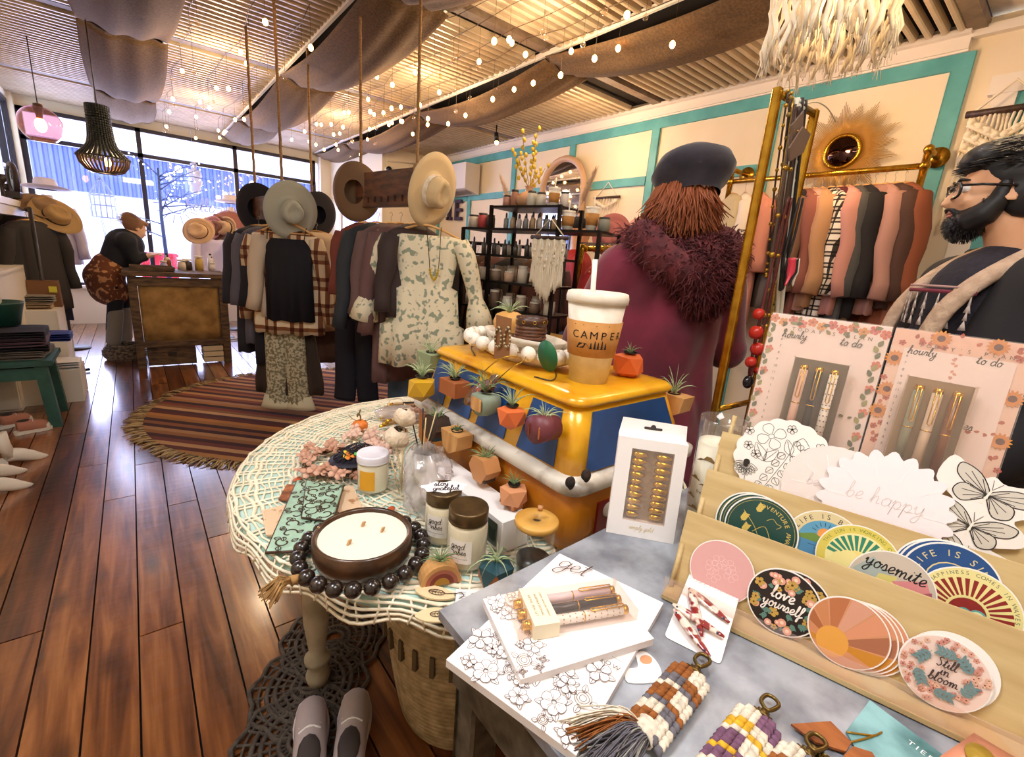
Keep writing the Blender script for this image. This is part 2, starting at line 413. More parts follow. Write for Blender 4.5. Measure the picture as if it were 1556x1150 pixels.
# ================================================================== THE SETTING
mat('cream_wall', 'eee2cc', .8,col2='e4d4b8', sc=2,bump=.08,bsc=60,contrast=(.3,.8))
mat('teal_batten', '5fb0b4', .5,col2='4f9da2', sc=6)
mat('front_wall_paint', 'e6dcc4', .8,bump=.05,bsc=50)
mat('bronze_frame', '2c2830', .45,.3)
mat('white_trim', 'ece4da', .5)
mat('ceil_metal', 'c9b79c', .42,.15,col2='b8a486', sc=5)
mat('ceil_dark', '1c1410', .9)
mat('ceil_beam', '8a7764', .6,col2='6d5a4a', sc=8)
def plank_material():
    m=bpy.data.materials.new('plank');m.use_nodes=True;nt=m.node_tree;N=nt.nodes;L=nt.links;b=N['Principled BSDF']
    tc=N.new('ShaderNodeTexCoord');oi=N.new('ShaderNodeObjectInfo')
    vm=N.new('ShaderNodeVectorMath');vm.operation='ADD'
    ml=N.new('ShaderNodeMath');ml.operation='MULTIPLY'; ml.inputs[1].default_value=57
    L.new(oi.outputs['Random'],ml.inputs[0]);L.new(tc.outputs['Object'],vm.inputs[0]);L.new(ml.outputs[0],vm.inputs[1])
    mp=N.new('ShaderNodeMapping');mp.inputs['Scale'].default_value=(11,.9,11);L.new(vm.outputs[0],mp.inputs[0])
    n1=N.new('ShaderNodeTexNoise');n1.inputs['Scale'].default_value=2.4;n1.inputs['Detail'].default_value=7;n1.inputs['Distortion'].default_value=.6;L.new(mp.outputs[0],n1.inputs[0])
    r1=N.new('ShaderNodeValToRGB');e=r1.color_ramp.elements
    e[0].position=.28;e[0].color=rgb('4c2a14');e[1].position=.75;e[1].color=rgb('bc8450')
    k=e.new(.5);k.color=rgb('8a5830');L.new(n1.outputs[0],r1.inputs[0])
    r2=N.new('ShaderNodeValToRGB');e=r2.color_ramp.elements;e[0].color=rgb('9a7458');e[1].color=rgb('fff0dc');L.new(oi.outputs['Random'],r2.inputs[0])
    mx=N.new('ShaderNodeMix');mx.data_type='RGBA'; mx.blend_type='MULTIPLY'; mx.inputs[0].default_value=1
    L.new(r1.outputs[0],mx.inputs[6]);L.new(r2.outputs[0],mx.inputs[7])
    mp2=N.new('ShaderNodeMapping');mp2.inputs['Scale'].default_value=(6,2.2,6);L.new(vm.outputs[0],mp2.inputs[0])
    vo=N.new('ShaderNodeTexVoronoi');vo.inputs['Scale'].default_value=1.1;L.new(mp2.outputs[0],vo.inputs['Vector'])
    r3=N.new('ShaderNodeValToRGB');e=r3.color_ramp.elements;e[0].position=.05;e[0].color=rgb('1c0d06');e[1].position=.22;e[1].color=(1,1,1,1);L.new(vo.outputs['Distance'],r3.inputs[0])
    mx2=N.new('ShaderNodeMix');mx2.data_type='RGBA'; mx2.blend_type='MULTIPLY'; mx2.inputs[0].default_value=.75
    L.new(mx.outputs[2],mx2.inputs[6]);L.new(r3.outputs[0],mx2.inputs[7]);L.new(mx2.outputs[2],b.inputs['Base Color'])
    b.inputs['Roughness'].default_value=.3;b.inputs['Coat Weight'].default_value=.8;b.inputs['Coat Roughness'].default_value=.16
    n2=N.new('ShaderNodeTexNoise');n2.inputs['Scale'].default_value=1;n2.inputs['Detail'].default_value=2
    mp3=N.new('ShaderNodeMapping');mp3.inputs['Scale'].default_value=(7,26,7);L.new(vm.outputs[0],mp3.inputs[0]);L.new(mp3.outputs[0],n2.inputs[0])
    bp=N.new('ShaderNodeBump');bp.inputs['Strength'].default_value=.3;bp.inputs['Distance'].default_value=.006
    L.new(n2.outputs[0],bp.inputs['Height']);L.new(bp.outputs[0],b.inputs['Normal'])
    MATS['plank']=m
plank_material()
mb=MB('ceil_dark');mb.box((1.5,3.2,-.04),(5.2,11.2,.04));floor=struct(mb,'floor')
PW=.1222;meshes={}
def plank(x,y0,y1):
    L_=round(y1-y0,2)
    if L_ not in meshes:
        q=MB('plank');q.box((0,0,-.01),(PW-.0022,L_-.003,.02),bev=.0015);o=q.build('floor_plank', floor);meshes[L_]=o.data
    else:
        o=bpy.data.objects.new('floor_plank', meshes[L_]);COL.objects.link(o);o.parent=floor
    o.location=(x,(y0+y1)/2,0)
row=0;x=-.352+PW/2-5*PW
while x<4.05:
    y=-2.2+[.0,.9,.4,1.3,.2,.7,1.1][row % 7]
    if y>-2.2: plank(x,-2.2,y)
    while y<8.68:
        L_=random.choice([1.5,2.0,2.4]);y1=min(y+L_,8.72)
        if 8.72-y1<.5: y1=8.72
        plank(x,y,y1);y=y1
    x+=PW;row+=1
# ---- ceiling
mb=MB('ceil_dark');mb.box((1.5,4.74,2.93),(5.2,7.98,.1));ceiling=struct(mb,'ceiling')
mb=MB('cream_wall');mb.box((1.5,-.75,2.95),(5.2,3.0,.1));struct(mb,'ceiling')
RAILS=[(-.14,.37),(1.21,1.68),(2.53,2.97)]
BEAMS=[2.93,5.05,7.3]
bays=[(-1.0,-.15),(.38,1.2),(1.69,2.52),(2.98,3.9)]
slatmesh={};far=MB('ceil_metal')
ys=[.84+k*.0745 for k in range(106)]
for bi,(x0,x1) in enumerate(bays):
    for y in ys:
        if any(abs(y-b_)<.09 for b_ in BEAMS) or (bi==3 and 3.0<y<3.2): continue
        prof=[(-.020,2.84),(-.016,2.803),(-.009,2.797),(.009,2.797),(.016,2.803),(.020,2.84)]
        n=len(prof)
        if y<5.6:
            if bi not in slatmesh:
                q=MB('ceil_metal');q.add([(x0,a,b) for a,b in prof]+[(x1,a,b) for a,b in prof],[(i,i+1,n+i+1,n+i) for i in range(n-1)]+[tuple(range(n-1,-1,-1)),tuple(range(n,2*n))],smooth=False)
                o=q.build('ceiling_slat', ceiling);slatmesh[bi]=o.data
            else:
                o=bpy.data.objects.new('ceiling_slat', slatmesh[bi]);COL.objects.link(o);o.parent=ceiling
            o.location=(0,y,0)
        else:
            far.add([(x0,y+a,b) for a,b in prof]+[(x1,y+a,b) for a,b in prof],[(i,i+1,n+i+1,n+i) for i in range(n-1)]+[tuple(range(n-1,-1,-1)),tuple(range(n,2*n))],smooth=False)
far.build('ceiling_slats', ceiling,stuff=True)
for x in [a for r in RAILS for a in r]:
    q=MB('white_trim');q.box((x,4.74,2.80),(.022,7.9,.035));q.build('ceiling_rail', ceiling)
for y in BEAMS+[.78]:
    q=MB('ceil_beam');q.box((1.5,y,2.835),(5.0,.085,.05));q.build('ceiling_beam', ceiling)
# ---- walls
mb=MB('cream_wall');mb.box((4.06,3.0,1.4),(.1,11.6,2.95));wr=struct(mb,'wall_right')
mb=MB('white_trim')
mb.box((3.985,3.95,2.765),(.05,6.3,.09));mb.box((3.965,3.95,2.805),(.09,6.3,.03));mb.box((3.99,3.95,2.715),(.03,6.3,.012))
mb.box((3.985,-.5,2.80),(.05,2.6,.05))
struct(mb,'trim_1')
def batten(y0,y1,z0,z1):
    q=MB('teal_batten');q.box((4.0,(y0+y1)/2,(z0+z1)/2),(.03,y1-y0,z1-z0),bev=.003);q.build('batten', wr)
batten(.76,7.05,2.62,2.708)
studs=[.76,1.825,2.905,4.0,5.05,6.08,7.0]
for i,y in enumerate(studs): batten(y,y+(.1 if i==0 else .085),0,2.62)
for a,b in zip(studs[1:-1],studs[2:]): batten(a+.09,b,2.125,2.205)
mb=MB('front_wall_paint')
mb.box((.8,8.78,2.75),(3.8,.12,.2));mb.box((.8,8.78,.24),(3.8,.12,.52));mb.box((2.68,8.68,1.4),(.18,.3,2.9))
struct(mb,'wall_front')
mb=MB('white_trim');mb.box((.8,8.68,.52),(3.6,.16,.04));struct(mb,'trim_2')
# splayed entry wall and short return
A=(2.76,8.62);B=(3.06,7.05)
u=V((B[0]-A[0],B[1]-A[1],0));Lw=u.length;u.normalize()
Mw=frame((A[0],A[1],0),u,(0,0,1))      # x along wall, y up, z = normal
a_=(V((Pp(517,300,A,B).x,Pp(517,300,A,B).y,0))-V((A[0],A[1],0))).length
zt,zb=2.42,.0
a_=max(.1,a_);b_=Lw-.06
mb=MB('front_wall_paint', Mw)
def wb(x0,x1,z0,z1,m=None,t=.06,zc=0): mb.box(((x0+x1)/2,(z0+z1)/2,zc),(x1-x0,z1-z0,t),m)
wb(0,a_,0,2.85);wb(b_,Lw,0,2.85);wb(a_,b_,2.4,2.85);wb(a_,b_,0,1.0)
struct(mb,'wall_entry')
mb=MB('cream_wall');mb.box((3.53,7.1,1.4),(.94,.08,2.95));struct(mb,'wall_return')
glassy('window_glass', 'ffffff', .1,.02,.0)
mb=MB('white_trim', Mw)
for x0,x1,z0,z1 in ((a_,a_+.04,1.0,2.4),(b_-.04,b_,1.0,2.4),((a_+b_)/2-.03,(a_+b_)/2+.03,1.0,2.4),(a_,b_,2.36,2.4),(a_,b_,1.0,1.05)): wb(x0,x1,z0,z1,t=.05,zc=0)
w5=struct(mb,'window_2')
for x0,x1 in ((a_+.04,(a_+b_)/2-.03),((a_+b_)/2+.03,b_-.04)):
    mb=MB('window_glass', Mw);wb(x0,x1,1.05,2.36,t=.006);mb.build('window_pane', w5)
# shop window
mb=MB('bronze_frame');mull=[-.91,.22,1.37,2.52]
for x in mull: mb.box((x,8.7,1.6),(.055,.07,2.16))
for z in (.55,2.33,2.655): mb.box((.8,8.7,z),(3.46,.07,.05))
w1=struct(mb,'window_1')
for a,b in zip(mull[:-1],mull[1:]):
    for z0,z1 in ((.575,2.305),(2.355,2.63)):
        q=MB('window_glass');q.box(((a+b)/2,8.7,(z0+z1)/2),(b-a-.055,.006,z1-z0));q.build('window_pane', w1)
# left wall with side windows near the front
mb=MB('front_wall_paint');mb.box((-1.03,2.5,1.4),(.08,10.2,2.95));mb.box((-1.03,8.15,.45),(.08,1.1,.9));mb.box((-1.03,8.15,2.8),(.08,1.1,.12));mb.box((-1.0,8.66,1.4),(.12,.12,2.9))
struct(mb,'wall_left')
mb=MB('bronze_frame')
for y in (7.62,8.12,8.6): mb.box((-1.02,y,1.8),(.06,.04,1.85))
for z in (.9,1.9,2.7): mb.box((-1.02,8.11,z),(.06,1.0,.04))
w3=struct(mb,'window_3')
for a,b in ((7.64,8.1),(8.14,8.58)):
    for z0,z1 in ((.92,1.88),(1.92,2.68)):
        q=MB('window_glass');q.box((-1.02,(a+b)/2,(z0+z1)/2),(.006,b-a,z1-z0));q.build('window_pane', w3)
mb=MB('cream_wall');mb.box((1.5,-2.25,1.4),(5.2,.1,2.95));struct(mb,'wall_back')
# door on the far right of the right wall
mb=MB('white_trim')
y0=Px(1512,140,3.99).y;zt_=Px(1545,135,3.99).z
mb.box((3.985,y0-.05,zt_/2),(.05,.1,zt_));mb.box((3.985,y0-.55,zt_+.03),(.06,1.15,.1))
mb.box((3.985,y0-1.05,zt_/2),(.05,.1,zt_))
dr=struct(mb,'door_1')
q=MB('teal_batten');q.box((3.99,y0-.55,zt_/2),(.035,.9,zt_-.01));q.box((3.97,y0-.55,1.5),(.02,.6,.7));q.box((3.97,y0-.55,.6),(.02,.6,.7));q.build('door_leaf', dr)
# skirting
mb=MB('white_trim');mb.box((3.975,-.6,.05),(.02,2.6,.1));struct(mb,'baseboard_right')
# ---- outside
mat('pavement', 'b9b6c4', .8);mat('outside_wall', 'f4f2ff', .8);mat('corrugated', '7484c8', .45,.2)
mb=MB('pavement');mb.box((3,16,-.15),(50,14.4,.1));struct(mb,'ground_outside')
bld=thing('building', 'long building across the street with blue corrugated cladding over a white base', 'building', (3,14,-.1))
q=MB('outside_wall');q.box((3,14.2,.98),(40,.3,2.15));q.build('base_wall', bld,world=True)
q=MB('corrugated');vs=[];n=0
xs=-9.0;pts=[]
while xs<14: pts+=[(xs,14.0),(xs+.05,14.0),(xs+.075,13.95),(xs+.125,13.95)];xs+=.15
for (x,y) in pts: vs+=[(x,y,2.05),(x,y,2.95)]
q.add(vs,[(2*i,2*i+2,2*i+3,2*i+1) for i in range(len(pts)-1)],smooth=False);q.build('corrugated_cladding', bld,world=True,stuff=True)
q=MB('#c8d0f0');q.box((2.5,13.95,2.98),(23,.2,.06));q.build('eaves_strip', bld,world=True)
c0=Py(238,364,11.2);bx_=thing('street_box', 'red street box standing outside the shop window', 'box', (c0.x,11.2,-.1))
q=MB('#d0203c_0.4');q.box((0,0,.55),(.55,.4,.9),bev=.03);q.build('body', bx_);q=MB('#d0203c_0.4');q.box((0,0,1.02),(.6,.45,.06),bev=.02);q.build('lid', bx_)
for sx in (-.22,.22): q=MB('#402020');q.box((sx,0,.06),(.06,.3,.12));q.build('foot', bx_)
# ================================================================== FOREGROUND TABLES
ZR,ZM=.742,.86
mat('aqua_paint', 'bcd8d0', .5,col2='a3c8be', sc=9,contrast=(.4,.75))
mat('grey_paint', 'b3a88e', .55,col2='978b72', sc=12)
mat('lace', 'f3e9d2', .85,col2='e9dcc0', sc=30)
mat('galvanised', 'b0b6c0', .36,.3,col2='7a7e88', sc=16,bump=.05,detail=6,contrast=(.38,.66))
mat('old_metal', '6b6658', .5,.5,col2='3c382c', sc=30)
mat('pine', 'd2b986', .5,col2='bfa26e', sc=6,stretch=(1,1,9),kind='noise')
mat('plastic_clear', 'ffffff', .3)
glassy('clear_plastic', 'fdf6f2', .35,.12,.07)
glassy('clear_glass', 'fcfcfa', .3,.02,.03)
glassy('amber_glass', '8a4a18', .3,.05,.2)
mat('white_wax', 'f0ead8', .5,sheen=.1);mat('gold', 'e0b040', .22,.95);mat('brass', 'b89038', .3,.9);mat('bronze_lid', '4e3e2c', .35,.7,col2='6e5838', sc=30)
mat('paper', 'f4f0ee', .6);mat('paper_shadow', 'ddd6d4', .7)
mat('leaf_green', '93a87a', .6,col2='6f8a58', sc=60);mat('leaf_pale', 'b9c69a', .6,col2='8ea274', sc=50);mat('leaf_dark', '5f7a50', .6)
mat('wood_light', 'd6a468', .5,col2='b98348', sc=8,stretch=(1,7,1));mat('wood_mid', 'b06a34', .5,col2='8c4c20', sc=10,stretch=(1,6,1));mat('wood_dark', '4a3222', .5,col2='2c1c12', sc=12,stretch=(1,5,1))
# round table
TC=(.72,1.02)
rt=thing('round_table', 'round aqua painted table with turned legs under a crochet cloth', 'table', (TC[0],TC[1],0))
mb=MB('aqua_paint');mb.lathe([(0,.705),(.585,.705),(.6,.712),(.604,.722),(.6,.733),(.59,.7385),(0,.7385)],72);mb.build('tabletop', rt)
mb=MB('grey_paint');mb.lathe([(.5,.62),(.5,.706),(.515,.706),(.515,.62),(.5,.62)],48);mb.build('apron', rt)
legprof=[(.018,0),(.03,.02),(.035,.045),(.026,.07),(.023,.08),(.037,.095),(.037,.11),(.021,.122),(.026,.16),(.035,.24),(.036,.3),(.03,.4),(.024,.43),(.034,.44),(.034,.455),(.024,.465),(.036,.5),(.036,.52),(.028,.53),(.03,.56),(.036,.6),(.036,.705)]
for lx,ly in ((.315,1.19),(.5,.62),(1.13,.82),(.94,1.42)):
    mb=MB('grey_paint');mb.lathe(legprof,16,(lx-TC[0],ly-TC[1],0));mb.build('leg', rt)
# crochet cloth: rings and spokes of thread
lc=MB('lace');zc=.7405
def ringp(r,z,n,wob=0,k=24,ph=0): return [(r*(1+wob*sin(k*t+ph))*cos(t),r*(1+wob*sin(k*t+ph))*sin(t),z) for t in [2*PI*i/n for i in range(n)]]
vis=lambda p: True
for i in range(40):
    r=.03+i*.0146;dense=(i % 6<2)
    lc.tube([(x,y,zc) for x,y,_ in ringp(r,zc,120,.012 if i % 2 else .006,36,i)],.0052 if dense else .0027,4,closed=True)
for k in range(128):
    t=2*PI*k/128
    for (r0,r1) in ((.2,.36),(.36,.48),(.48,.597)):
        if r0<.3 and k % 2: continue
        d=.015*(1 if k % 2 else -1)
        lc.tube([(r0*cos(t),r0*sin(t),zc+.0005),((r0+r1)/2*cos(t+d*.4),(r0+r1)/2*sin(t+d*.4),zc+.0012),(r1*cos(t+d),r1*sin(t+d),zc+.0005)],.0027,4)
for j,(dr,dz) in enumerate(((.6,0),(.608,-.005),(.612,-.013),(.613,-.021),(.614,-.03))):
    lc.tube([(x,y,zc+dz-.006*j*(.5+.5*sin(22*math.atan2(y,x)))) for x,y,_ in ringp(dr,0,176,.004,22)],.0032,4,closed=True)
for k in range(132):
    t=2*PI*k/132;d=.012*(1 if k % 2 else -1)
    zz=zc-.032-.025*(.5+.5*sin(22*t))
    lc.tube([(.6*cos(t),.6*sin(t),zc),(.612*cos(t+d),.612*sin(t+d),zc-.016),(.616*cos(t),.616*sin(t),zz)],.0022,4)
ob=lc.build('crochet_tablecloth', None);ob.location=(TC[0],TC[1],0);tag(ob,'cream crochet lace cloth draped over the round aqua table', 'tablecloth')
# metal topped table
mt=thing('metal_table', 'low metal topped display table with grey mottled zinc surface in the foreground', 'table', (.7,.1,0))
mb=MB('galvanised');q=[Pz(668,938,ZM),Pz(925,803,ZM)]
mb.prism([(.262,.425),(.262,-.45),(1.25,-.45),(1.25,.448)],ZM-.014,ZM);mb.build('metal_top', mt,world=True)
mb=MB('old_metal');mb.box((.7545,.4,ZM-.05),(.95,.02,.07));mb.box((.275,-.02,ZM-.05),(.02,.82,.07));mb.box((1.235,-.02,ZM-.05),(.02,.82,.07))
mb.cyl((.262,.36,ZM-.03),(.258,.36,ZM-.03),.008);mb.build('apron', mt,world=True)
for lx,ly in ((.3,.38),(1.2,.38),(.3,-.4),(1.2,-.4)): mb=MB('old_metal');mb.box((lx,ly,(ZM-.08)/2),(.045,.045,ZM-.08),bev=.004);mb.build('leg', mt,world=True)
# ------------------------------------------------------------------ toy van
mat('van_yellow', 'eeb01c', .28,.1,col2='d88f12', sc=14,bump=.1,bsc=20,coat=.4,contrast=(.45,.7))
mat('van_orange', 'c47a14', .4,.1,col2='9c520c', sc=9,bump=.08,bsc=18,contrast=(.35,.7))
mat('van_blue', '254f8c', .3,.1,col2='1a3a66', sc=7,coat=.3);mat('van_white', 'd9d2c6', .4,.1,col2='8f857a', sc=16,contrast=(.5,.72));mat('rust', '38241a', .8,col2='120c08', sc=60)
vx0,vx1,vy0,vy1=.592,1.0,.512,1.135;zb,zt=.9,1.045
van=thing('toy_camper_van', 'large toy van of painted sheet metal in yellow, blue and white on the round table', 'toy van', ((vx0+vx1)/2,(vy0+vy1)/2,ZR))
mb=MB('van_orange')
def rrect(x0,x1,y0,y1,r,n=4):
    P=[]
    for cx,cy,a in ((x1-r,y1-r,0),(x0+r,y1-r,90),(x0+r,y0+r,180),(x1-r,y0+r,270)):
        for k in range(n+1): t=math.radians(a+90*k/n);P.append((cx+r*cos(t),cy+r*sin(t)))
    return P
def loft(mb,rings,m=None,cap=True,smooth=None):
    n=len(rings[0]);vs=sum([list(r) for r in rings],[]);fs=[]
    for j in range(len(rings)-1):
        for k in range(n): fs.append((j*n+k,j*n+(k+1) % n,(j+1)*n+(k+1) % n,(j+1)*n+k))
    if cap: fs+=[tuple(range(n-1,-1,-1)),tuple(range((len(rings)-1)*n,len(rings)*n))]
    mb.add(vs,fs,m,None,smooth)
def rz(x0,x1,y0,y1,r,z,n=4): return [(a,b,z) for a,b in rrect(x0,x1,y0,y1,r,n)]
loft(mb,[rz(vx0+.01,vx1-.01,vy0+.01,vy1-.01,.03,ZR+.012),rz(vx0,vx1,vy0,vy1,.03,ZR+.05),rz(vx0,vx1,vy0,vy1,.03,zb)],smooth=True);mb.build('lower_body', van,world=True)
mb=MB('van_yellow');tx0,tx1,ty0,ty1=.642,.952,.566,1.1
loft(mb,[rz(vx0+.006,vx1-.006,vy0+.006,vy1-.006,.028,zb),rz(tx0,tx1,ty0,ty1,.03,zt)],smooth=True);mb.build('cabin', van,world=True)
mb=MB('van_white')
loft(mb,[rz(vx0,vx1,vy0,vy1,.03,zb-.022),rz(vx0-.012,vx1+.012,vy0-.012,vy1+.012,.036,zb-.014),rz(vx0-.013,vx1+.013,vy0-.013,vy1+.013,.036,zb+.006),rz(vx0+.004,vx1-.004,vy0+.004,vy1-.004,.03,zb+.014)],smooth=True);mb.build('belt_trim', van,world=True)
mb=MB('van_yellow');e_=.012
loft(mb,[rz(tx0-.002,tx1+.002,ty0-.002,ty1+.002,.03,zt-.004),rz(tx0-e_,tx1+e_,ty0-e_,ty1+e_,.035,zt-.008),rz(tx0-e_-.003,tx1+e_+.003,ty0-e_-.003,ty1+e_+.003,.035,zt),rz(tx0-.004,tx1+.004,ty0-.004,ty1+.004,.03,zt+.01),rz(tx0+.02,tx1-.02,ty0+.02,ty1-.02,.02,zt+.012)],smooth=True);mb.build('roof', van,world=True)
ZV=zt+.012
def sidept(Y,t,off=.0015):      # left cabin wall, t 0..1 up
    return (vx0+.006+(tx0-vx0-.006)*t-off,Y+0,zb+(zt-zb)*t)
for i,(ya,yb) in enumerate(((.575,.69),(.735,.845),(.875,.97),(1.0,1.085))):
    mb=MB('van_blue');c=.5*(ya+yb)
    P_=[sidept(ya,.12),sidept(yb,.12),sidept(yb-.006,.86),sidept(ya+.01+(.012 if i==0 else 0),.86)]
    d=V((-.0025,0,.0008));vs=[V(p) for p in P_]+[V(p)+d for p in P_]
    mb.add(vs,[(0,1,2,3),(7,6,5,4),(0,4,5,1),(1,5,6,2),(2,6,7,3),(3,7,4,0)],smooth=False);mb.build('side_window', van,world=True)
mb=MB('van_blue')
def frontpt(X,t,off=.0015): return (X,vy0+.006+(ty0-vy0-.006)*t-off,zb+(zt-zb)*t)
P_=[frontpt(vx1-.05,.12),frontpt(vx0+.045,.12),frontpt(tx0+.035,.86),frontpt(tx1-.03,.86)];d=V((0,-.0025,.0008));vs=[V(p) for p in P_]+[V(p)+d for p in P_]
mb.add(vs,[(0,1,2,3),(7,6,5,4),(0,4,5,1),(1,5,6,2),(2,6,7,3),(3,7,4,0)],smooth=False);mb.build('windscreen', van,world=True)
mb=MB('#7c1818_0.4');mb.box((.74,vy0-.003,.81),(.14,.006,.08));mb.build('red_panel', van,world=True)
mb=MB('#cfc8c0_0.4');mb.sph((.70,vy0-.006,.83),.016,sc=(1,.4,1));mb.build('headlight', van,world=True)
mb=MB('rust'); 
for (px_,py_) in ((866,733),(890,722)):
    p=Py(px_,py_,vy0-.012) if px_>880 else Px(px_,py_,vx0-.012)
    mb.sph(p,.009,seg=10,sc=(1,1,1.2));mb.tube(spline([p+V((.0,-.002,.01)),p+V((.006,-.004,.0)),p+V((0,-.003,-.01)),p+V((-.006,-.002,0))],4,True),.0035,6,closed=True)
mb.build('weld_marks', van,world=True)
for yy in (.62,1.02):
    for xx in (vx0+.02,vx1-.02): mb=MB('#1c1a18');mb.cyl((xx-.014,yy,ZR+.033),(xx+.014,yy,ZR+.033),.033,seg=20);mb.build('wheel', van,world=True)
# ------------------------------------------------------------------ air plants in little magnet planters
def tuft(mb,o,n,L,m='leaf_green', up=(0,0,1),spread=.9,w=.004,droop=.5,seed=0):
    rg=random.Random(seed);up=V(up).normalized();a=up.orthogonal().normalized();b=up.cross(a);o=V(o)
    for k in range(n):
        t=2*PI*k/n*2.4+rg.uniform(-.3,.3);s=spread*(.25+.75*k/n) ; l=L*rg.uniform(.7,1.15)
        d=a*cos(t)+b*sin(t);pts=[]
        for i in range(6):
            q=i/5;pts.append(o+(up*(q*l*(1-.35*s))+d*(l*s*(q**1.25))-V((0,0,1))*(droop*l*s*q*q*q)))
        mb.blade(pts,w,m,nrm=d.cross(up))
def facet(mb,c,r,m,M=None,sc=(1,1,1),seed=1):
    bm=bmesh.new();bmesh.ops.create_icosphere(bm,subdivisions=1,radius=r);rg=random.Random(seed)
    for v in bm.verts: v.co*=rg.uniform(.88,1.1)
    vs=[(v.co.x*sc[0],v.co.y*sc[1],min(v.co.z*sc[2],r*.62)) for v in bm.verts];fs=[[v.index for v in f.verts] for f in bm.faces];bm.free()
    mb.add(vs,fs,m,Matrix.Translation(c) @ (M if M is not None else Matrix()),False)
PLG='air plants in small magnet planters on the toy van'
def planter(px_,plane,sz,kind,col,col2,n,L,label,leaf='leaf_green', rot=0,pz=0,loc=None,group=PLG,spread=.9,w=.0035,seed=None):
    sz*=1.25;L*=1.35;p=loc if loc is not None else Px(px_[0],px_[1],plane-.006)
    t=thing('air_plant_planter', label,'planter', tuple(p),rot,group);sd=seed or int(px_[0])
    mb=MB(col)
    if kind == 'facet': facet(mb,(0,0,0),sz*.55,col,seed=sd)
    elif kind == 'box': mb.box((0,0,0),(sz*.8,sz*1.2,sz*.6),bev=.002)
    elif kind == 'wedge': mb.prism([(-sz*.6,sz*.35),(sz*.6,sz*.35),(sz*.45,-sz*.3),(0,-sz*.5),(-sz*.5,-sz*.2)],-sz*.35,sz*.35,M=Euler((PI/2,0,PI/2)).to_matrix().to_4x4())
    elif kind == 'half': mb.lathe([(0,-.35*sz),(sz*.5,-.35*sz),(sz*.55,0),(sz*.5,.35*sz),(0,.35*sz)],18,M=Euler((0,PI/2,0)).to_matrix().to_4x4(),fn=lambda x,y,z,th,i: (-min(-x,sz*.3) if x<0 else x,y,z))
    elif kind == 'cyl': mb.lathe([(0,-.45*sz),(sz*.5,-.45*sz),(sz*.5,.45*sz),(0,.45*sz)],20,M=Euler((0,PI/2,0)).to_matrix().to_4x4())
    elif kind == 'poly': mb.prism([(-sz*.55,sz*.05),(-sz*.3,sz*.5),(sz*.35,sz*.5),(sz*.6,sz*.05),(sz*.25,-sz*.45),(-sz*.25,-sz*.45)],-sz*.35,sz*.35,M=Euler((PI/2,0,PI/2)).to_matrix().to_4x4())
    mb.build('pot', t)
    if col2:
        q=MB(col2)
        if kind in ('facet', 'box', 'poly'): q.box((-sz*.02,0,-sz*.33),(sz*.62,sz*.8,sz*.22),bev=.004)
        else: q.box((-sz*.43,0,-sz*.05),(sz*.12,sz*.62,sz*.5),bev=.003)
        q.build('wood_inlay', t)
    q=MB('#241a12');q.lathe([(0,0),(sz*.2,0),(sz*.23,.004),(sz*.2,.003)],14,(0,0,sz*.345));q.build('hole_rim', t)
    q=MB(leaf);tuft(q,(0,0,sz*.33),n,L,leaf,spread=spread,w=w,seed=sd);q.build('air_plant', t)
    return t
X1=.562
planter((641,588),X1+.0,.062,'facet', '#d0a020_0.5', None,14,.05,'golden yellow faceted planter with broad leaved air plant at the far end of the van', 'leaf_pale', w=.008)
planter((691,588),X1+.04,.05,'box', '#a05a30_0.6', None,34,.05,'brown box planter with spiky air plant under the far roof corner', 'leaf_pale')
planter((738,610),X1+.03,.048,'half', '#84907c_0.6', 'wood_light', 36,.055,'grey green half round planter with bushy air plant behind the rose glasses', 'leaf_green')
planter((777,632),X1+.03,.05,'facet', '#e0703a_0.5', None,18,.05,'coral orange faceted planter with a slender upright air plant on the blue side', 'leaf_pale', w=.003)
planter((826,650),X1+.02,.043,'cyl', '#6e3038_0.45', 'wood_mid', 20,.036,'plum coloured round planter nearest the front corner of the van', 'leaf_pale', spread=1.1)
planter((664,650),X1+.0,.05,'poly', 'wood_dark', '#2c4850_0.6', 16,.045,'dark wooden planter at the far end below the white trim', 'leaf_green')
planter((694,668),X1,.05,'wedge', 'wood_light', None,14,.02,'pale wedge planter with a tiny low air plant', 'leaf_dark')
planter((737,712),X1,.046,'poly', '#c88a54_0.5', 'wood_dark', 30,.036,'striped wooden block planter with a bushy air plant on the lower side')
planter((780,750),X1,.046,'facet', '#d69468_0.5', 'wood_mid', 14,.03,'pinkish wood planter nearest the straw tumbler')
planter((655,548),X1+.08,.055,'wedge', '#8a9670_0.6', None,14,.05,'olive planter sticking out beyond the far roof end', 'leaf_pale')
p=Pz(945,572,ZV);planter((945,555),0,.058,'facet', '#d8642a_0.5', None,12,.025,'orange faceted planter on the roof behind the tall cup', 'leaf_green', loc=(p.x+.02,p.y,ZV+.03),seed=5)
p=Pd(1022,612,1.12);planter((1022,600),0,.055,'wedge', 'wood_light', None,14,.06,'pale wooden planter with long leaves on the far side of the windscreen', 'leaf_pale', loc=tuple(p),w=.0045)
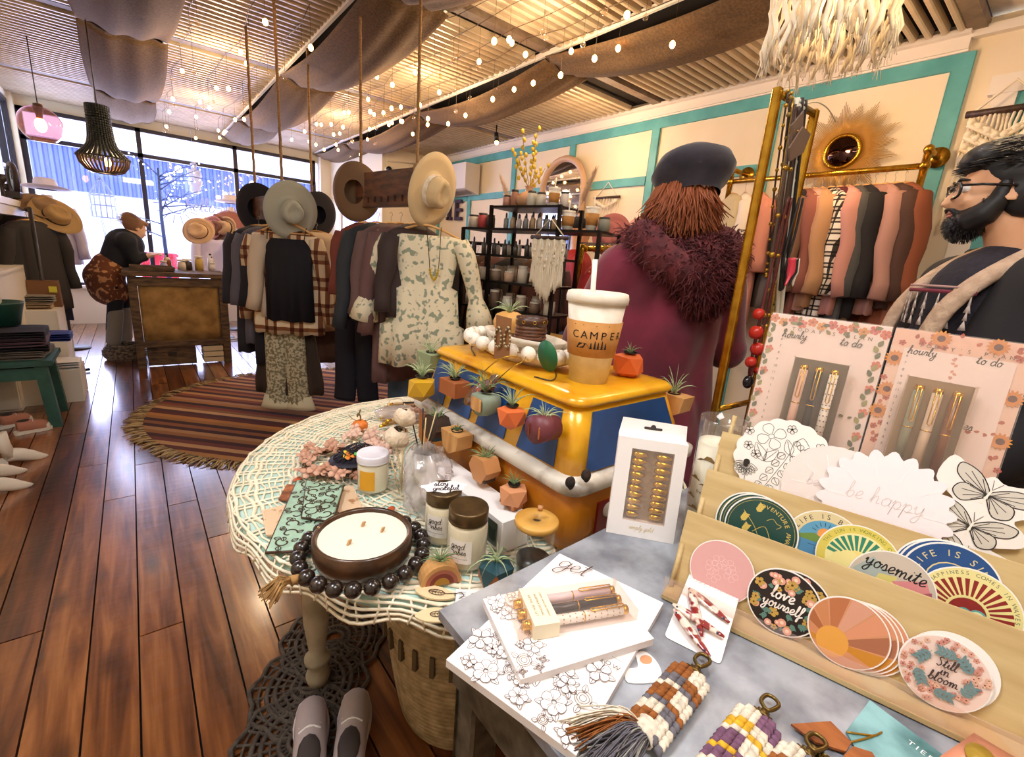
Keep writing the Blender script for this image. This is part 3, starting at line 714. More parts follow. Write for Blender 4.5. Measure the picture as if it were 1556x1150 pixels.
# ------------------------------------------------------------------ on the van roof
c=Pz(893,577,ZV)
cup=thing('takeaway_cup', 'tall white takeaway cup with kraft sleeve and straw on the van roof', 'cup', (c.x,c.y,ZV),math.atan2(-c.y,-c.x)+PI/2)
mat('cup_white', 'efe6d6', .55,col2='e4d8c4', sc=40)
hc=.175
rr_=lambda z: .042+(.062-.042)*z/hc
mb=MB('cup_white');mb.lathe([(0,.002),(.041,.002),(.042,0),(rr_(hc),hc),(rr_(hc)-.003,hc),(.04,.006)],36);mb.build('cup_body', cup)
mb=MB('cup_white');mb.lathe([(.0605,hc-.004),(.066,hc-.003),(.0665,hc+.008),(.064,hc+.018),(.058,hc+.02),(.055,hc+.012),(0,hc+.012)],36);mb.sph((.02,-.03,hc+.013),.014,sc=(1.4,.6,.6));mb.build('lid', cup)
mb=MB('#f4ece0_0.4');mb.tube([(-.008,.0,hc-.05),(-.0145,-.006,hc+.085)],.0055,10);mb.build('straw', cup)
mat('kraft', 'c98f4c', .75,col2='b97e3e', sc=30)
s0,s1=.06,.135
mb=MB('kraft');mb.lathe([(rr_(s0)+.0015,s0),(rr_(s0)+.003,s0),(rr_(s1)+.003,s1),(rr_(s1)+.0015,s1)],36);slv=mb.build('sleeve', cup)
def wrap(fl,R,a0=0,zoff=0,cone=None):   # wrap a flat drawing (u along arc) around a vertical cylinder/cone
    M0=fl.mb
    M0.v=[V(((Rz_ := (cone(v.y) if cone else R)+v.z)*sin(v.x/R+a0),-Rz_*cos(v.x/R+a0),v.y)) for v in M0.v]
K_='#1a120c'
fl=Flat(step=.0002)
for i,ch in enumerate('CAMPER'): fl.text(ch,-.037+i*.0195,.1,.023,K_)
for x_ in (-.038,-.02,.005,.03): fl.ell(x_,.128,.0009,None,K_,n=6)
for x_,h_ in ((-.002,.014),(.006,.019),(.013,.016),(.021,.02),(.029,.015)):
    for q_ in range(4): fl.poly([(x_-.0035+q_*.0007,.079+h_*q_*.22),(x_+.0035-q_*.0007,.079+h_*q_*.22),(x_,.079+h_*(q_*.22+.34))],K_)
fl.poly([(-.034,.079),(-.028,.09),(-.012,.09),(-.018,.079)],K_);fl.stroke([(-.012,.09),(-.004,.079)],.0008,K_)
for k in range(4): fl.stroke([(-.036+k*.004,.0765-k*.0028),(.03-k*.006,.0765-k*.0028)],.0006,K_)
wrap(fl,.055,0,cone=lambda z: rr_(z)+.0032);fl.mb.build('printed_sleeve', slv)
# dough bowl with white beads
mat('whitewash', 'e6dccb', .7,col2='c9b496', sc=22,bump=.15,bsc=40,contrast=(.45,.75));mat('bead_white', 'ece4d6', .6,col2='b09878', sc=50,contrast=(.55,.72))
b0=Pz(765,548,ZV);b0=V((.74,.9,ZV))
def trough(name,label,c,L_,W_,h_,rot,cat='bowl'):
    t=thing(name,label,cat,c,rot);mb=MB('whitewash')
    pr=[(0,.002),(.6,.003),(.82,h_*.55),(.96,h_),(1.0,h_),(.9,h_*.45),(.7,0),(0,0)]
    mb.lathe([(r,z) for r,z in pr],36,sx=L_/2,sy=W_/2);mb.build('trough', t);return t
ang=PI/2
trough('dough_bowl', 'long whitewashed wooden dough bowl standing on the van roof', (.765,.9,ZV),.37,.15,.032,ang)
trough('wooden_tray', 'pale carved tray resting on top of the dough bowl', (.775,.9,ZV+.036),.3,.13,.026,ang,'tray')
g=thing('bead_garland', 'string of chunky white wooden beads around the dough bowl', 'beads', (.76,.9,ZV+.03))
pts=[]
for k in range(21):
    t=2*PI*k/21;pts.append((.094*cos(t),.178*sin(t)))
for k,(x_,y_) in enumerate(pts): q=MB('bead_white');q.sph((x_,y_,.008),.0185,seg=12,rings=8);q.build('bead', g)
q=MB('#b09468');q.tube([(x_,y_,.008) for x_,y_ in pts],.002,5,closed=True);q.build('cord', g)
c=V((.79,.98,ZV+.055));t=thing('ribbed_planter', 'ribbed yellow ochre pot with an air plant in the wooden tray', 'planter', tuple(c));mat('ochre', 'd09a50', .5)
mb=MB('ochre');mb.lathe([(0,0),(.03,0),(.04,.012),(.043,.028),(.036,.046),(.02,.054),(0,.05)],48,fn=lambda x,y,z,th,i: (x*(1+.05*sin(20*th)),y*(1+.05*sin(20*th)),z));mb.build('pot', t)
mb=MB('leaf_pale');tuft(mb,(0,0,.05),22,.06,'leaf_pale', spread=1.1,w=.005,seed=4);mb.build('air_plant', t)
c=V((.765,.86,ZV+.062));t=thing('leather_bracelets', 'stack of brown leather wrap bracelets with eyelets on the tray', 'bracelets', tuple(c));mat('leather_brown', '6a3c20', .45,col2='4a2614', sc=40)
for k in range(5):
    mb=MB('leather_brown');z=k*.008-.008;R_=.036+.002*(k % 2)
    mb.tube(ringp(R_,z,28,.02,3,k),[.0038]*28,8,closed=True);mb.build('strap', t)
mb=MB('#4a2a1a_0.4');mb.lathe([(.038,.03),(.0395,.03),(.0395,.05),(.038,.05),(.038,.03)],28);bnd=mb.build('wide_band', t)
mb=MB('brass')
for k in range(9): a=2*PI*k/9;mb.tube([V((.0402*cos(a),.0402*sin(a),.04))+V((-sin(a),cos(a),0))*.004*cos(s_)+V((0,0,.004*sin(s_))) for s_ in [i*PI/4 for i in range(8)]],.0011,5,closed=True)
mb.build('eyelets', bnd)
# kraft earring card standing against the beads, with green round card and wire
def card_up(name,label,cat,px4,depthX,m,thick=.0015,y=None):
    P4=[Px(a,b,depthX) for a,b in px4];c=sum(P4,V())/4;t=thing(name,label,cat,tuple(c)); 
    mb=MB(m);d=V((-thick,0,0));mb.add([p for p in P4]+[p+d for p in P4],[(3,2,1,0),(4,5,6,7),(0,1,5,4),(1,2,6,5),(2,3,7,6),(3,0,4,7)],smooth=False);mb.build('card', t,world=True);return t,P4
t,P4=card_up('earring_card', 'brown kraft card with two beaded loop earrings in front of the white beads', 'earrings', [(751,545),(774,543),(778,484),(755,478)],.64,'#8c5c34_0.8')
for px_ in (757,771):
    mb=MB('#5a4a30_0.4');L_=spline([Px(px_+1,497,.635),Px(px_-5,512,.634),Px(px_-3,526,.634),Px(px_+3,524,.634),Px(px_+4,510,.634)],5,True)
    mb.tube(L_,.0016,5,closed=True)
    for k in range(0,len(L_),2): mb.sph(L_[k],.0028,seg=6,rings=4,m='#b8a880_0.4')
    mb.build('loop_earring', t,world=True)
c=Px(832,541,.665);t=thing('round_card', 'dark green round card leaning on the white beads', 'card', tuple(c));mb=MB('#17603a_0.5')
mb.lathe([(0,-.001),(.03,-.001),(.03,.001),(0,.001)],28,M=xf(rot=(0,PI/2-.2,0),sc=(1.15,1,1)));mb.build('card_disc', t)
t=thing('wire_loop', 'bent dark wire with a long loop lying on the roof edge', 'wire', tuple(Pz(790,560,ZV)));mb=MB('#40342a_0.3')
L_=[Pz(a,b,ZV+.002) for a,b in ((722,540),(716,528),(724,521),(745,530),(775,545),(805,550),(835,556),(845,568),(838,578),(812,572))];mb.tube(spline(L_,5),.0016,6);mb.build('wire', t,world=True)
# rose glasses hooked over the roof edge
t=thing('rose_glasses', 'gold rimmed rose tinted glasses hooked over the van roof edge', 'glasses', tuple(Px(740,590,.6)))
glassy('rose_lens', 'd8a8a0', .5,.05,.25)
lens=[(0,0),(0,0)]
XL=.585
for (cx_2,cy_2,a_2,b_2) in ((726,596,22,17),(744,588,12,19)):
    LP=[Px(cx_2+a_2*cos(k*PI/10)*.9-b_2*.35*sin(k*PI/10),cy_2+b_2*sin(k*PI/10)-a_2*.45*cos(k*PI/10),XL+(0 if cx_2<730 else .02)) for k in range(20)]
    mb=MB('brass');mb.tube(LP,.0011,6,closed=True);rm=mb.build('rim', t,world=True)
    mb=MB('rose_lens');cc=sum(LP,V())/20;mb.add(LP+[cc+V((-.002,0,0))],[(k,(k+1) % 20,20) for k in range(20)],smooth=True);mb.build('lens', rm,world=True,solid=.0008)
for pts in (((716,614),(744,588),(775,560),(793,550),(799,542)),((712,590),(738,562),(760,545),(780,541),(792,544))):
    mb=MB('brass');L_=[Px(a,b,XL+.02*i) for i,(a,b) in enumerate(pts)];mb.tube(spline(L_,5),.0013,6);mb.build('temple_arm', t,world=True)
# ================================================================== THINGS ON THE ROUND TABLE
ZL=ZR+.004
def on(px,py,z=ZL): return Pz(px,py,z)
def flatM(a,b,c,z):     # frame from pixel points: origin a, x towards b, y towards c, all on height z
    A_,B_,C_=on(*a,z),on(*b,z),on(*c,z);return frame(A_,B_-A_,C_-A_),(B_-A_).length,(C_-A_).length
# candle bowl with bead garland
mat('dark_bowl', '3a2618', .3,col2='5e3c22', sc=26,coat=.4,contrast=(.4,.8))
c=on(552,832,ZL+.02)
bw=thing('bowl_candle', 'dark glazed bowl candle with three wicks and cream wax', 'candle', (c.x,c.y,ZL+.004))
mb=MB('dark_bowl');R_=.089
mb.lathe([(0,0),(R_*.86,0),(R_*.95,.006),(R_,.022),(R_*.985,.047),(R_*.95,.051),(R_*.9,.048),(R_*.88,.03)],48);mb.build('bowl', bw)
mb=MB('white_wax');mb.lathe([(0,.041),(R_*.6,.0405),(R_*.885,.042)],40);wax=mb.build('wax', bw)
for dx,dy in ((.012,.03),(-.03,-.012),(.035,-.006)): q=MB('#c9a074_0.8');q.box((dx,dy,.0455),(.009,.003,.009),R=Euler((.2,.3,.6)).to_matrix());q.build('wick', wax)
mat('bead_black', '241a16', .25,col2='3a2618', sc=40,coat=.5,contrast=(.6,.75))
g=thing('black_bead_garland', 'string of large black wooden beads around the bowl candle, with a jute tassel', 'beads', (c.x,c.y,ZL+.018))
n_=23;BP=[((R_+.021)*cos(t),(R_+.021)*sin(t),0) for t in [2*PI*k/n_+.1 for k in range(n_)]]
for p in BP: q=MB('bead_black');q.sph(p,.0145,seg=14,rings=9,sc=(1,1,.95));q.build('bead', g)
q=MB('#8a6a40');q.tube(BP,.002,5,closed=True);q.build('cord', g)
mat('jute', 'b98f58', .9,col2='8f6a3a', sc=60)
tc_=on(462,880,ZL+.012);b2=V((c.x,c.y,ZL+.02));q=MB('jute', None);dv=(tc_-b2);dv.z=0;dv.normalize();st=b2+dv*(R_+.03)
sd_=V((-dv.y,dv.x,0))
q.tube([st,st+dv*.014],[.006,.009],10);q.tube(ringp(.008,0,10),.001,4,closed=True) if 0 else None
for k in range(70):
    a=rnd(-.8,.8);l=rnd(.03,.048);h_=rnd(0,.014)
    q.tube([st+dv*.012+V((0,0,h_*.3)),st+dv*(.012+l*.5)+sd_*(a*l*.35)+V((0,0,h_)),st+dv*(.012+l)+sd_*(a*l*.75)+V((0,0,-.012+h_*.4))],.0012,4)
q.build('tassel', g,world=True)
# tooled leather clutches
mat('turq_leather', 'a2c4ae', .5,col2='7a9a80', sc=18,contrast=(.4,.75));BR='#35281a_0.5'
def clutch(label,Q,z,th,seed,small=False):
    P4=[on(a,b,z) for a,b in Q];c=sum(P4,V())/4;t=thing('leather_clutch', label,'clutch bag', tuple(c),0,'tooled turquoise leather pouches')
    mb=MB('turq_leather');d=V((0,0,th));k_=.96
    up_=[c+(p-c)*k_+d for p in P4];mb.add(P4+[p+d*.7 for p in P4]+up_,[(3,2,1,0),(0,1,5,4),(1,2,6,5),(2,3,7,6),(3,0,4,7),(4,5,9,8),(5,6,10,9),(6,7,11,10),(7,4,8,11),(8,9,10,11)],smooth=False);mb.build('body', t,world=True)
    mb=MB('#4a3020_0.5');mb.tube([p+d*.35 for p in P4],th*.36,5,closed=True);mb.build('edge_binding', t,world=True)
    M=frame(up_[0],up_[1]-up_[0],up_[3]-up_[0]);W_=(up_[1]-up_[0]).length;H_=(up_[3]-up_[0]).length;sk=(up_[3]-up_[0]).dot((up_[1]-up_[0]).normalized())/H_
    fl=Flat(M,.0001);rg=random.Random(seed);nx=max(2,int(W_/.034));ny=max(2,int(H_/.03))
    Mi=M.inverted();L4=[Mi @ p for p in up_]
    def loc(s_,t_): return L4[0]*(1-s_)*(1-t_)+L4[1]*s_*(1-t_)+L4[2]*s_*t_+L4[3]*(1-s_)*t_
    for i in range(nx):
        for j in range(ny):
            q=loc((i+.5+rg.uniform(-.1,.1))/nx,(j+.5+rg.uniform(-.1,.1))/ny);a=rg.uniform(0,6);s_=rg.choice((-1,1));R0=.0155
            sp=[(q.x+R0*(1-k*.085)*cos(a+s_*k*.62),q.y+R0*(1-k*.085)*sin(a+s_*k*.62)) for k in range(9)]
            fl.curve(sp,.0034,BR,n=3)
            for k in range(3): fl.leaf(q.x+R0*.9*cos(a+k*2.1),q.y+R0*.9*sin(a+k*2.1),.013,a+k*2.1+.6,.4,.002,BR,None,True)
    fl.build('tooled_scrolls', t,world=True)
    return t
clutch('larger turquoise tooled leather pouch with brown scrolls, under the smaller one', [(405,842),(497,838),(520,742),(452,733)],ZL+.002,.009,3)
clutch('smaller turquoise tooled leather pouch lying on the larger one', [(459,788),(505,795),(522,740),(466,733)],ZL+.0125,.007,8)
mat('cowhide', 'd8b896', .8,col2='a8764a', sc=34,contrast=(.56,.64))
for lab,Q in (('speckled cowhide coaster at the table edge, left of the pouches', [(398,777),(404,815),(438,812),(442,766)]),('speckled cowhide coaster between the pouches and the yellow labelled jar', [(512,742),(510,785),(552,775),(537,739)])):
    P4=[on(a,b,ZL) for a,b in Q];c=sum(P4,V())/4;t=thing('cowhide_coaster', lab,'coaster', tuple(c),0,'speckled hide coasters');mb=MB('cowhide');d=V((0,0,.003))
    mb.add(P4+[p+d for p in P4],[(0,1,2,3),(7,6,5,4),(0,4,5,1),(1,5,6,2),(2,6,7,3),(3,7,4,0)],smooth=False);mb.build('hide', t,world=True)
    q=MB('#e8dcc4_0.9');cc=[c+(p-c)*.93+V((0,0,.0032)) for p in P4];q.tube(cc,.0006,4,closed=True);q.build('stitching', t,world=True)
P4=[on(a,b,ZL) for a,b in ((423,760),(440,762),(455,738),(436,737))];mat('brown_suede', '6a3a20', .7,col2='b06a3c', sc=40)
mb=MB('brown_suede');mb.add(P4+[p+V((0,0,.003)) for p in P4],[(0,1,2,3),(7,6,5,4),(0,4,5,1),(1,5,6,2),(2,6,7,3),(3,7,4,0)],smooth=False);tag(mb.build('leather_scrap'),'small dark brown leather piece with orange edge beside the larger pouch', 'leather')
for (a,b,lab) in ((452,728,'small orange oval leather tag above the larger pouch'),(594,773,'small orange leather tag behind the bowl candle')):
    p=on(a,b,ZL+.001);mb=MB('#b8562c_0.6');mb.lathe([(0,-.001),(.011,-.001),(.012,0),(.011,.001),(0,.001)],18,M=xf(p,(0,0,.6),(1,.7,1)));tag(mb.build('leather_tag'),lab,'tag')
# white lidded jar with yellow label
def jar(name,label,cat,c,R_,h_,body,lid,lidh,lidR=None,neck=None,prof=None,group=None):
    t=thing(name,label,cat,(c.x,c.y,c.z),math.atan2(-c.y,-c.x)+PI/2,group)
    mb=MB('clear_glass');n_=neck or R_*.86
    mb.lathe(prof or [(0,0),(R_*.9,0),(R_,.006),(R_,h_*.82),(R_*.93,h_*.92),(n_,h_*.96),(n_,h_)],32);mb.build('glass', t)
    mb=MB(body);mb.lathe([(0,.004),(R_*.9,.004),(R_*.97,.008),(R_*.97,h_*.82),(R_*.9,h_*.9),(0,h_*.91)],32);mb.build('wax_fill', t)
    L2=lidR or n_*1.06
    mb=MB(lid);mb.lathe([(n_*1.02,h_-lidh*.35),(L2,h_-lidh*.35),(L2,h_-lidh*.25),(L2*.985,h_-lidh*.2),(L2,h_-lidh*.1),(L2,h_+lidh*.5),(L2*.96,h_+lidh*.64),(L2*.9,h_+lidh*.6),(0,h_+lidh*.6)],36);mb.build('lid', t)
    return t
c=on(567,742);t=jar('candle_jar', 'pale candle jar with white metal lid and yellow label', 'candle', c,.036,.082,'#f0e8d0_0.5', '#e8e4ee_0.3', .02,.0375)
mb=MB('#e0a428_0.5');mb.lathe([(.0366,.012),(.0366,.06)],12,a0=-PI/2-.95,a1=-PI/2+.1);mb.build('yellow_label', t)
# two mason style candles
LABEL='#efe9e2_0.6'
for i,(a,b,R_,h_,lab) in enumerate(((672,815,.036,.105,'rear cream candle jar with bronze lid and a script sticker on top'),(708,852,.0375,.112,'front cream candle jar with plain bronze lid'))):
    c=on(a,b);t=jar('bronze_lid_candle', lab,'candle', c,R_,h_-.012,'#f0e6cc_0.5', 'bronze_lid', .026,R_*.98,R_*.88,group='cream candles with bronze lids')
    q=MB(LABEL);q.lathe([(R_+.0006,.02),(R_+.0006,.066)],14,a0=-PI/2-.95,a1=-PI/2+.25);lb=q.build('paper_label', t)
    fl=Flat(step=.0001);k='#1c1814'
    fl.script('good', -.013,.05,.014,.0011,k);fl.script('vibes', -.009,.038,.013,.0011,k)
    fl.stroke([(-.028,.034),(.004,.034)],.0004,k);fl.text('HAND POURED SOY CANDLE', -.012,.029,.0028,k);fl.text('9 OZ', -.012,.0245,.0026,k)
    wrap(fl,R_+.0012,-.12);fl.mb.build('lettering', lb)
    if i==0:
        cs=V((c.x,c.y,ZL+h_+.0065));s_=thing('script_sticker', 'white die cut script sticker lying on the rear bronze lid', 'sticker', tuple(cs),(0,0,-.45))
        q=MB('#f6f2f4_0.4');out=[(.044*cos(t)*(1+.1*sin(5*t)),.018*sin(t)*(1+.16*sin(7*t))) for t in [2*PI*k/48 for k in range(48)]];q.prism(out,0,.0008,M=xf(rot=(.12,0,0)));sb=q.build('sticker_sheet', s_)
        fl=Flat(xf((0,0,.001),(.12,0,0)),.0001);fl.script('stay', -.006,.003,.017,.0018,'#2a2024');fl.script('grateful', .002,-.012,.016,.0018,'#2a2024');fl.mb.build('lettering', sb)
# wood planters on the table
c=on(668,880);t=thing('rainbow_planter', 'half round wooden planter painted with a rainbow, holding an air plant', 'planter', (c.x,c.y,ZL),math.atan2(-c.y,-c.x)+PI/2+.25)
arc=[(.036*cos(k*PI/14)*(1 if 1 else 1),.038*sin(k*PI/14)) for k in range(15)]
mb=MB('wood_light');mb.prism(arc,-.016,.016,M=frame((0,0,0),(1,0,0),(0,0,1)));mb.build('block', t)
fl=Flat(frame((0,-.0163,.001),(1,0,0),(0,0,1)),.0002)
for R_,m_ in ((.029,'#a8604c'),(.022,'#7c3428'),(.014,'#b48430')): fl.poly([(R_*cos(k*PI/14),R_*sin(k*PI/14)) for k in range(15)],m_)
fl.build('painted_rainbow', t)
mb=MB('leaf_green');tuft(mb,(0,0,.035),40,.038,'leaf_green', spread=1.1,w=.003,seed=9);mb.build('air_plant', t)
c=on(752,888);t=thing('navy_planter', 'dark teal and wood faceted planter with a curling air plant', 'planter', (c.x,c.y,ZL),.3)
mb=MB('wood_mid');bm=bmesh.new();bmesh.ops.create_icosphere(bm,subdivisions=1,radius=.036)
vs=[(v.co.x,v.co.y,max(-.026,min(.026,v.co.z))+.026) for v in bm.verts];fs=[[v.index for v in f.verts] for f in bm.faces];cen=[sum((V(vs[i]) for i in f),V())/3 for f in fs];bm.free()
mb.add(vs,[f for f,c_ in zip(fs,cen) if c_.z<.022],'wood_mid', None,False);mb.add(vs,[f for f,c_ in zip(fs,cen) if c_.z>=.022],'#16414a_0.4', None,False);mb.build('pot', t)
mb=MB('leaf_pale');tuft(mb,(0,0,.045),14,.055,'leaf_pale', spread=1.25,w=.007,droop=.9,seed=3);mb.build('air_plant', t)
# wooden leaf earrings with tag
for i,(a,b,r_) in enumerate(((660,902,-.1),(663,936,.18))):
    c=on(a,b);t=thing('wooden_leaf_earring', ('upper' if i==0 else 'lower')+' pale wooden leaf earring with wire leaf charm beside the planters', 'earring', (c.x,c.y,ZL),-.75+r_,'pair of wooden leaf earrings')
    fl=Flat();sp=spline([(-.034,0,0),(-.012,.015,0),(.016,.013,0),(.036,-.002,0),(.012,-.014,0),(-.016,-.013,0)],4,True)
    mb=MB('#e4cda2_0.5');mb.prism([(p.x,p.y) for p in sp],0,.003);mb.build('wood_leaf', t)
    mb=MB('#4a3020_0.4');L_=[V((.004+.014*cos(u_),.006*sin(u_),.0045)) for u_ in [k*PI/8 for k in range(16)]];mb.tube(L_,.0006,4,closed=True)
    for k in range(4): mb.tube([(-.004+k*.005,0,.0045),(k*.005-.001,.0045,.0045)],.0004,4);mb.tube([(-.004+k*.005,0,.0045),(k*.005-.001,-.0045,.0045)],.0004,4)
    mb.tube([(-.01,0,.0045),(.022,.001,.0045),(.036,.006,.004)],.0006,4);mb.tube(spline([(.034,.004,.004),(.044,.01,.004),(.05,.004,.004),(.044,-.004,.004)],4),.0006,4);mb.build('wire_charm', t)
c=on(715,908);t=thing('printed_tag', 'small white printed tag of the leaf earrings', 'tag', (c.x,c.y,ZL+.001),-.6)
mb=MB('paper');mb.box((0,0,.0008),(.05,.034,.0012));q=mb.build('tag_paper', t);fl=Flat(xf((0,0,.0016)));fl.curve([(-.002,-.002),(.004,.006),(.012,.002),(.018,-.004),(.01,-.008),(0,-.006)],.003,'#22222a', True)
for k in range(4): fl.stroke([(-.02,.01-k*.005),(-.008,.01-k*.005)],.0009,'#777780')
fl.build('print', q)
# long white box along the van, tumbler, bubble wrap
A_,B_=on(690,735),on(778,855);dir_=(B_-A_); 
t=thing('white_box', 'long white carton with a printed window of small plants, along the side of the van', 'box', (.535,.72,ZL))
mb=MB('paper');mb.box((.535,.745,ZL+.034),(.07,.30,.068),bev=.002);mb.build('carton', t,world=True)
fl=Flat(frame((.5,.745,ZL+.034),(0,-1,0),(0,0,1)));fl.poly([(-.135,-.026),(.135,-.026),(.135,.026),(-.135,.026)],'#3a4436_0.3')
for k in range(9): fl.sprig(-.12+k*.03,-.022,.03,PI/2,4,.35,0,fill='#1c3024', leafL=.5)
fl.build('printed_window', t,world=True)
c=on(808,868); 
t=thing('glass_tumbler', 'glass tumbler with bamboo lid and a clear straw in front of the van', 'tumbler', (c.x,c.y,ZL),0)
mb=MB('clear_glass');mb.lathe([(0,0),(.03,0),(.034,.006),(.036,.09),(.035,.1)],32);mb.build('glass', t)
mb=MB('#2a2420_0.3');mb.lathe([(0,.004),(.029,.004),(.032,.03),(0,.032)],24);mb.build('dark_contents', t)
mat('bamboo', 'd8a856', .45,col2='c8923e', sc=6,stretch=(1,6,1))
mb=MB('bamboo');mb.lathe([(.009,.098),(.038,.098),(.04,.101),(.04,.108),(.038,.11),(.009,.11),(.009,.098)],40);mb.build('bamboo_lid', t)
mb=MB('#3a2c1c_0.6');mb.lathe([(0,.104),(.009,.104)],16);mb.build('straw_hole', t)
mb=MB('clear_glass');mb.tube([(.0,0,.02),(.004,-.002,.135)],.0045,10,caps=False);q=mb.build('straw', t);mb=MB('#c98c5c_0.3');mb.cyl((.0036,-.0018,.127),(.004,-.002,.1352),.0048,seg=10);mb.build('straw_tip', q)
t=thing('wrapped_bottle', 'bottle loosely wrapped in clear crinkled plastic beside the van', 'bottle', tuple(on(655,765)));c=on(655,770)
glassy('crinkle', 'f2eeee', .9,.15,.28)
mb=MB('crinkle');rg=random.Random(5)
def crk(u_,v_):
    th=2*PI*u_;R_=(.05+.006*sin(7*th+9*v_))*(1.0-.35*v_+.25*sin(v_*3)) ; n_=noise.noise((cos(th)*3,sin(th)*3,v_*7))*.012
    return V((c.x+(R_+n_)*cos(th),c.y+(R_+n_)*sin(th)+v_*.03,ZL+v_*.13+n_*.3))
mb.grid(crk,40,18,cu=True);mb.build('plastic_wrap', t,world=True)
mb=MB('#e4dcd4_0.3');mb.lathe([(0,0),(.03,0),(.032,.05),(.02,.075),(.012,.085),(.012,.11),(0,.112)],20,(c.x,c.y,ZL));mb.build('bottle', t,world=True)
# reed diffusers with cotton flowers
mat('cotton', 'e6d4bc', .9,col2='d2bc9e', sc=50,bump=.5,bsc=90)
c=on(640,738);t=thing('reed_diffuser', 'clear glass reed diffuser with black and natural reeds', 'diffuser', (c.x,c.y,ZL));CD=c.copy()
mb=MB('clear_glass');mb.lathe([(0,0),(.03,0),(.032,.004),(.03,.05),(.018,.066),(.014,.074),(.014,.082)],24);mb.build('bottle', t)
mb=MB('#c8bc74_0.2');mb.lathe([(0,.004),(.028,.004),(.0275,.036),(0,.037)],20);mb.build('oil', t)
mb=MB('#2a2420_0.4');mb.lathe([(.009,.076),(.017,.076),(.017,.094),(.009,.094),(.009,.076)],20);mb.build('collar', t)
for k in range(6):
    a=k*1.1;mb=MB('#181412_0.6' if k % 2 else '#d8bc88_0.6');mb.tube([(-.014*cos(a),-.014*sin(a),.01),(.035*cos(a),.035*sin(a),.19)],.0017,6);mb.build('reed', t)
c=on(610,752);t=thing('flower_diffuser', 'glass diffuser bottle with two round cotton blossoms on reeds', 'diffuser', (c.x,c.y,ZL))
mb=MB('clear_glass');mb.lathe([(0,0),(.026,0),(.028,.004),(.026,.042),(.012,.06),(.012,.072)],24);mb.build('bottle', t)
for k,(a,b,r_) in enumerate(((615,635,.026),(603,665,.03))):
    p=Pv(a,b,c.x+.012,c.y+.03)-V((c.x,c.y,ZL));mb=MB('#d8bc88_0.6');mb.tube([(0,0,.01),tuple(p)],.0013,5);mb.build('reed', t)
    mb=MB('cotton'); 
    for j in range(7):
        rr0=r_*(1-j*.11);M=xf(tuple(p),(rnd(-.3,.3),rnd(-.3,.3),j))
        mb.lathe([(rr0*.3,-rr0*.75),(rr0*.85,-rr0*.4),(rr0,.1*rr0),(rr0*.72,rr0*.72),(rr0*.5,rr0*.8)],14,M=M,fn=lambda x,y,z,th,i: (x*(1+.1*sin(5*th)),y*(1+.1*sin(5*th)),z))
    mb.build('cotton_blossom', t)
for k in range(3):
    mb=MB('#d8bc88_0.6');mb.tube([(rnd(-.01,.01),rnd(-.01,.01),.005),(-.03+k*.025,-.01,.10+.01*k)],.0013,5);mb.build('reed', t)
c=on(662,700);t=thing('amber_vial', 'small amber bottle with dark reeds at the corner of the van', 'bottle', (c.x,c.y,ZL))
mb=MB('#3a1c12_0.15');mb.lathe([(0,0),(.015,0),(.016,.003),(.016,.05),(.0155,.056),(.012,.056),(.012,.05)],20);mb.build('bottle', t)
for k in range(5): mb=MB('#2a2220_0.6');mb.tube([(0,0,.02),(.004*cos(k*1.3),.004*sin(k*1.3)+.003,.105)],.0017,5);mb.build('reed', t)
# bundle of gold tipped brushes in a pouch
c=on(610,632,ZL);t=thing('brush_pouch', 'clear pouch of wooden brushes with gold tips at the far table edge', 'brushes', tuple(c))
for k in range(9):
    a0=on(577+(k % 3)*5+(k // 3),648-k*4.2,ZL+.012+.011*(k % 3));a1=on(650-(k % 2)*6,630-k*2.6,ZL+.012+.011*(k % 3));d=(a1-a0).normalized()
    mb=MB('#d0a878_0.5');mb.tube([a0+d*.016,a1],.0045,7);b_=mb.build('brush_handle', t,world=True);mb=MB('gold');mb.tube([a0,a0+d*.018],.005,8);mb.build('gold_tip', b_,world=True)
mb=MB('crinkle');cc=on(612,628,ZL+.025);mb.sph(cc,.1,seg=24,rings=12,sc=(.95,.5,.26),M=Euler((0,0,-.6)).to_matrix().to_4x4(),fn=lambda v: v*(1+.08*noise.noise(v*4)));mb.build('clear_pouch', t,world=True)
mb=MB('#d8c8b0_0.7');mb.tube(spline([on(590,616,ZL+.04),on(594,607,ZL+.06),on(610,606,ZL+.06),on(616,618,ZL+.04)],5),.002,6);mb.build('string_handle', t,world=True)
t=thing('black_ring_holder', 'thin black metal stem lying across the far pouch', 'rod', tuple(on(640,612,ZL+.05)));mb=MB('#14110f_0.4');mb.tube([on(612,612,ZL+.05),on(655,611,ZL+.055)],.003,8);mb.lathe([(0,-.004),(.004,-.004),(.004,.004),(0,.004)],8,on(645,611,ZL+.055),m='#e8e0d0');mb.build('stem', t,world=True)
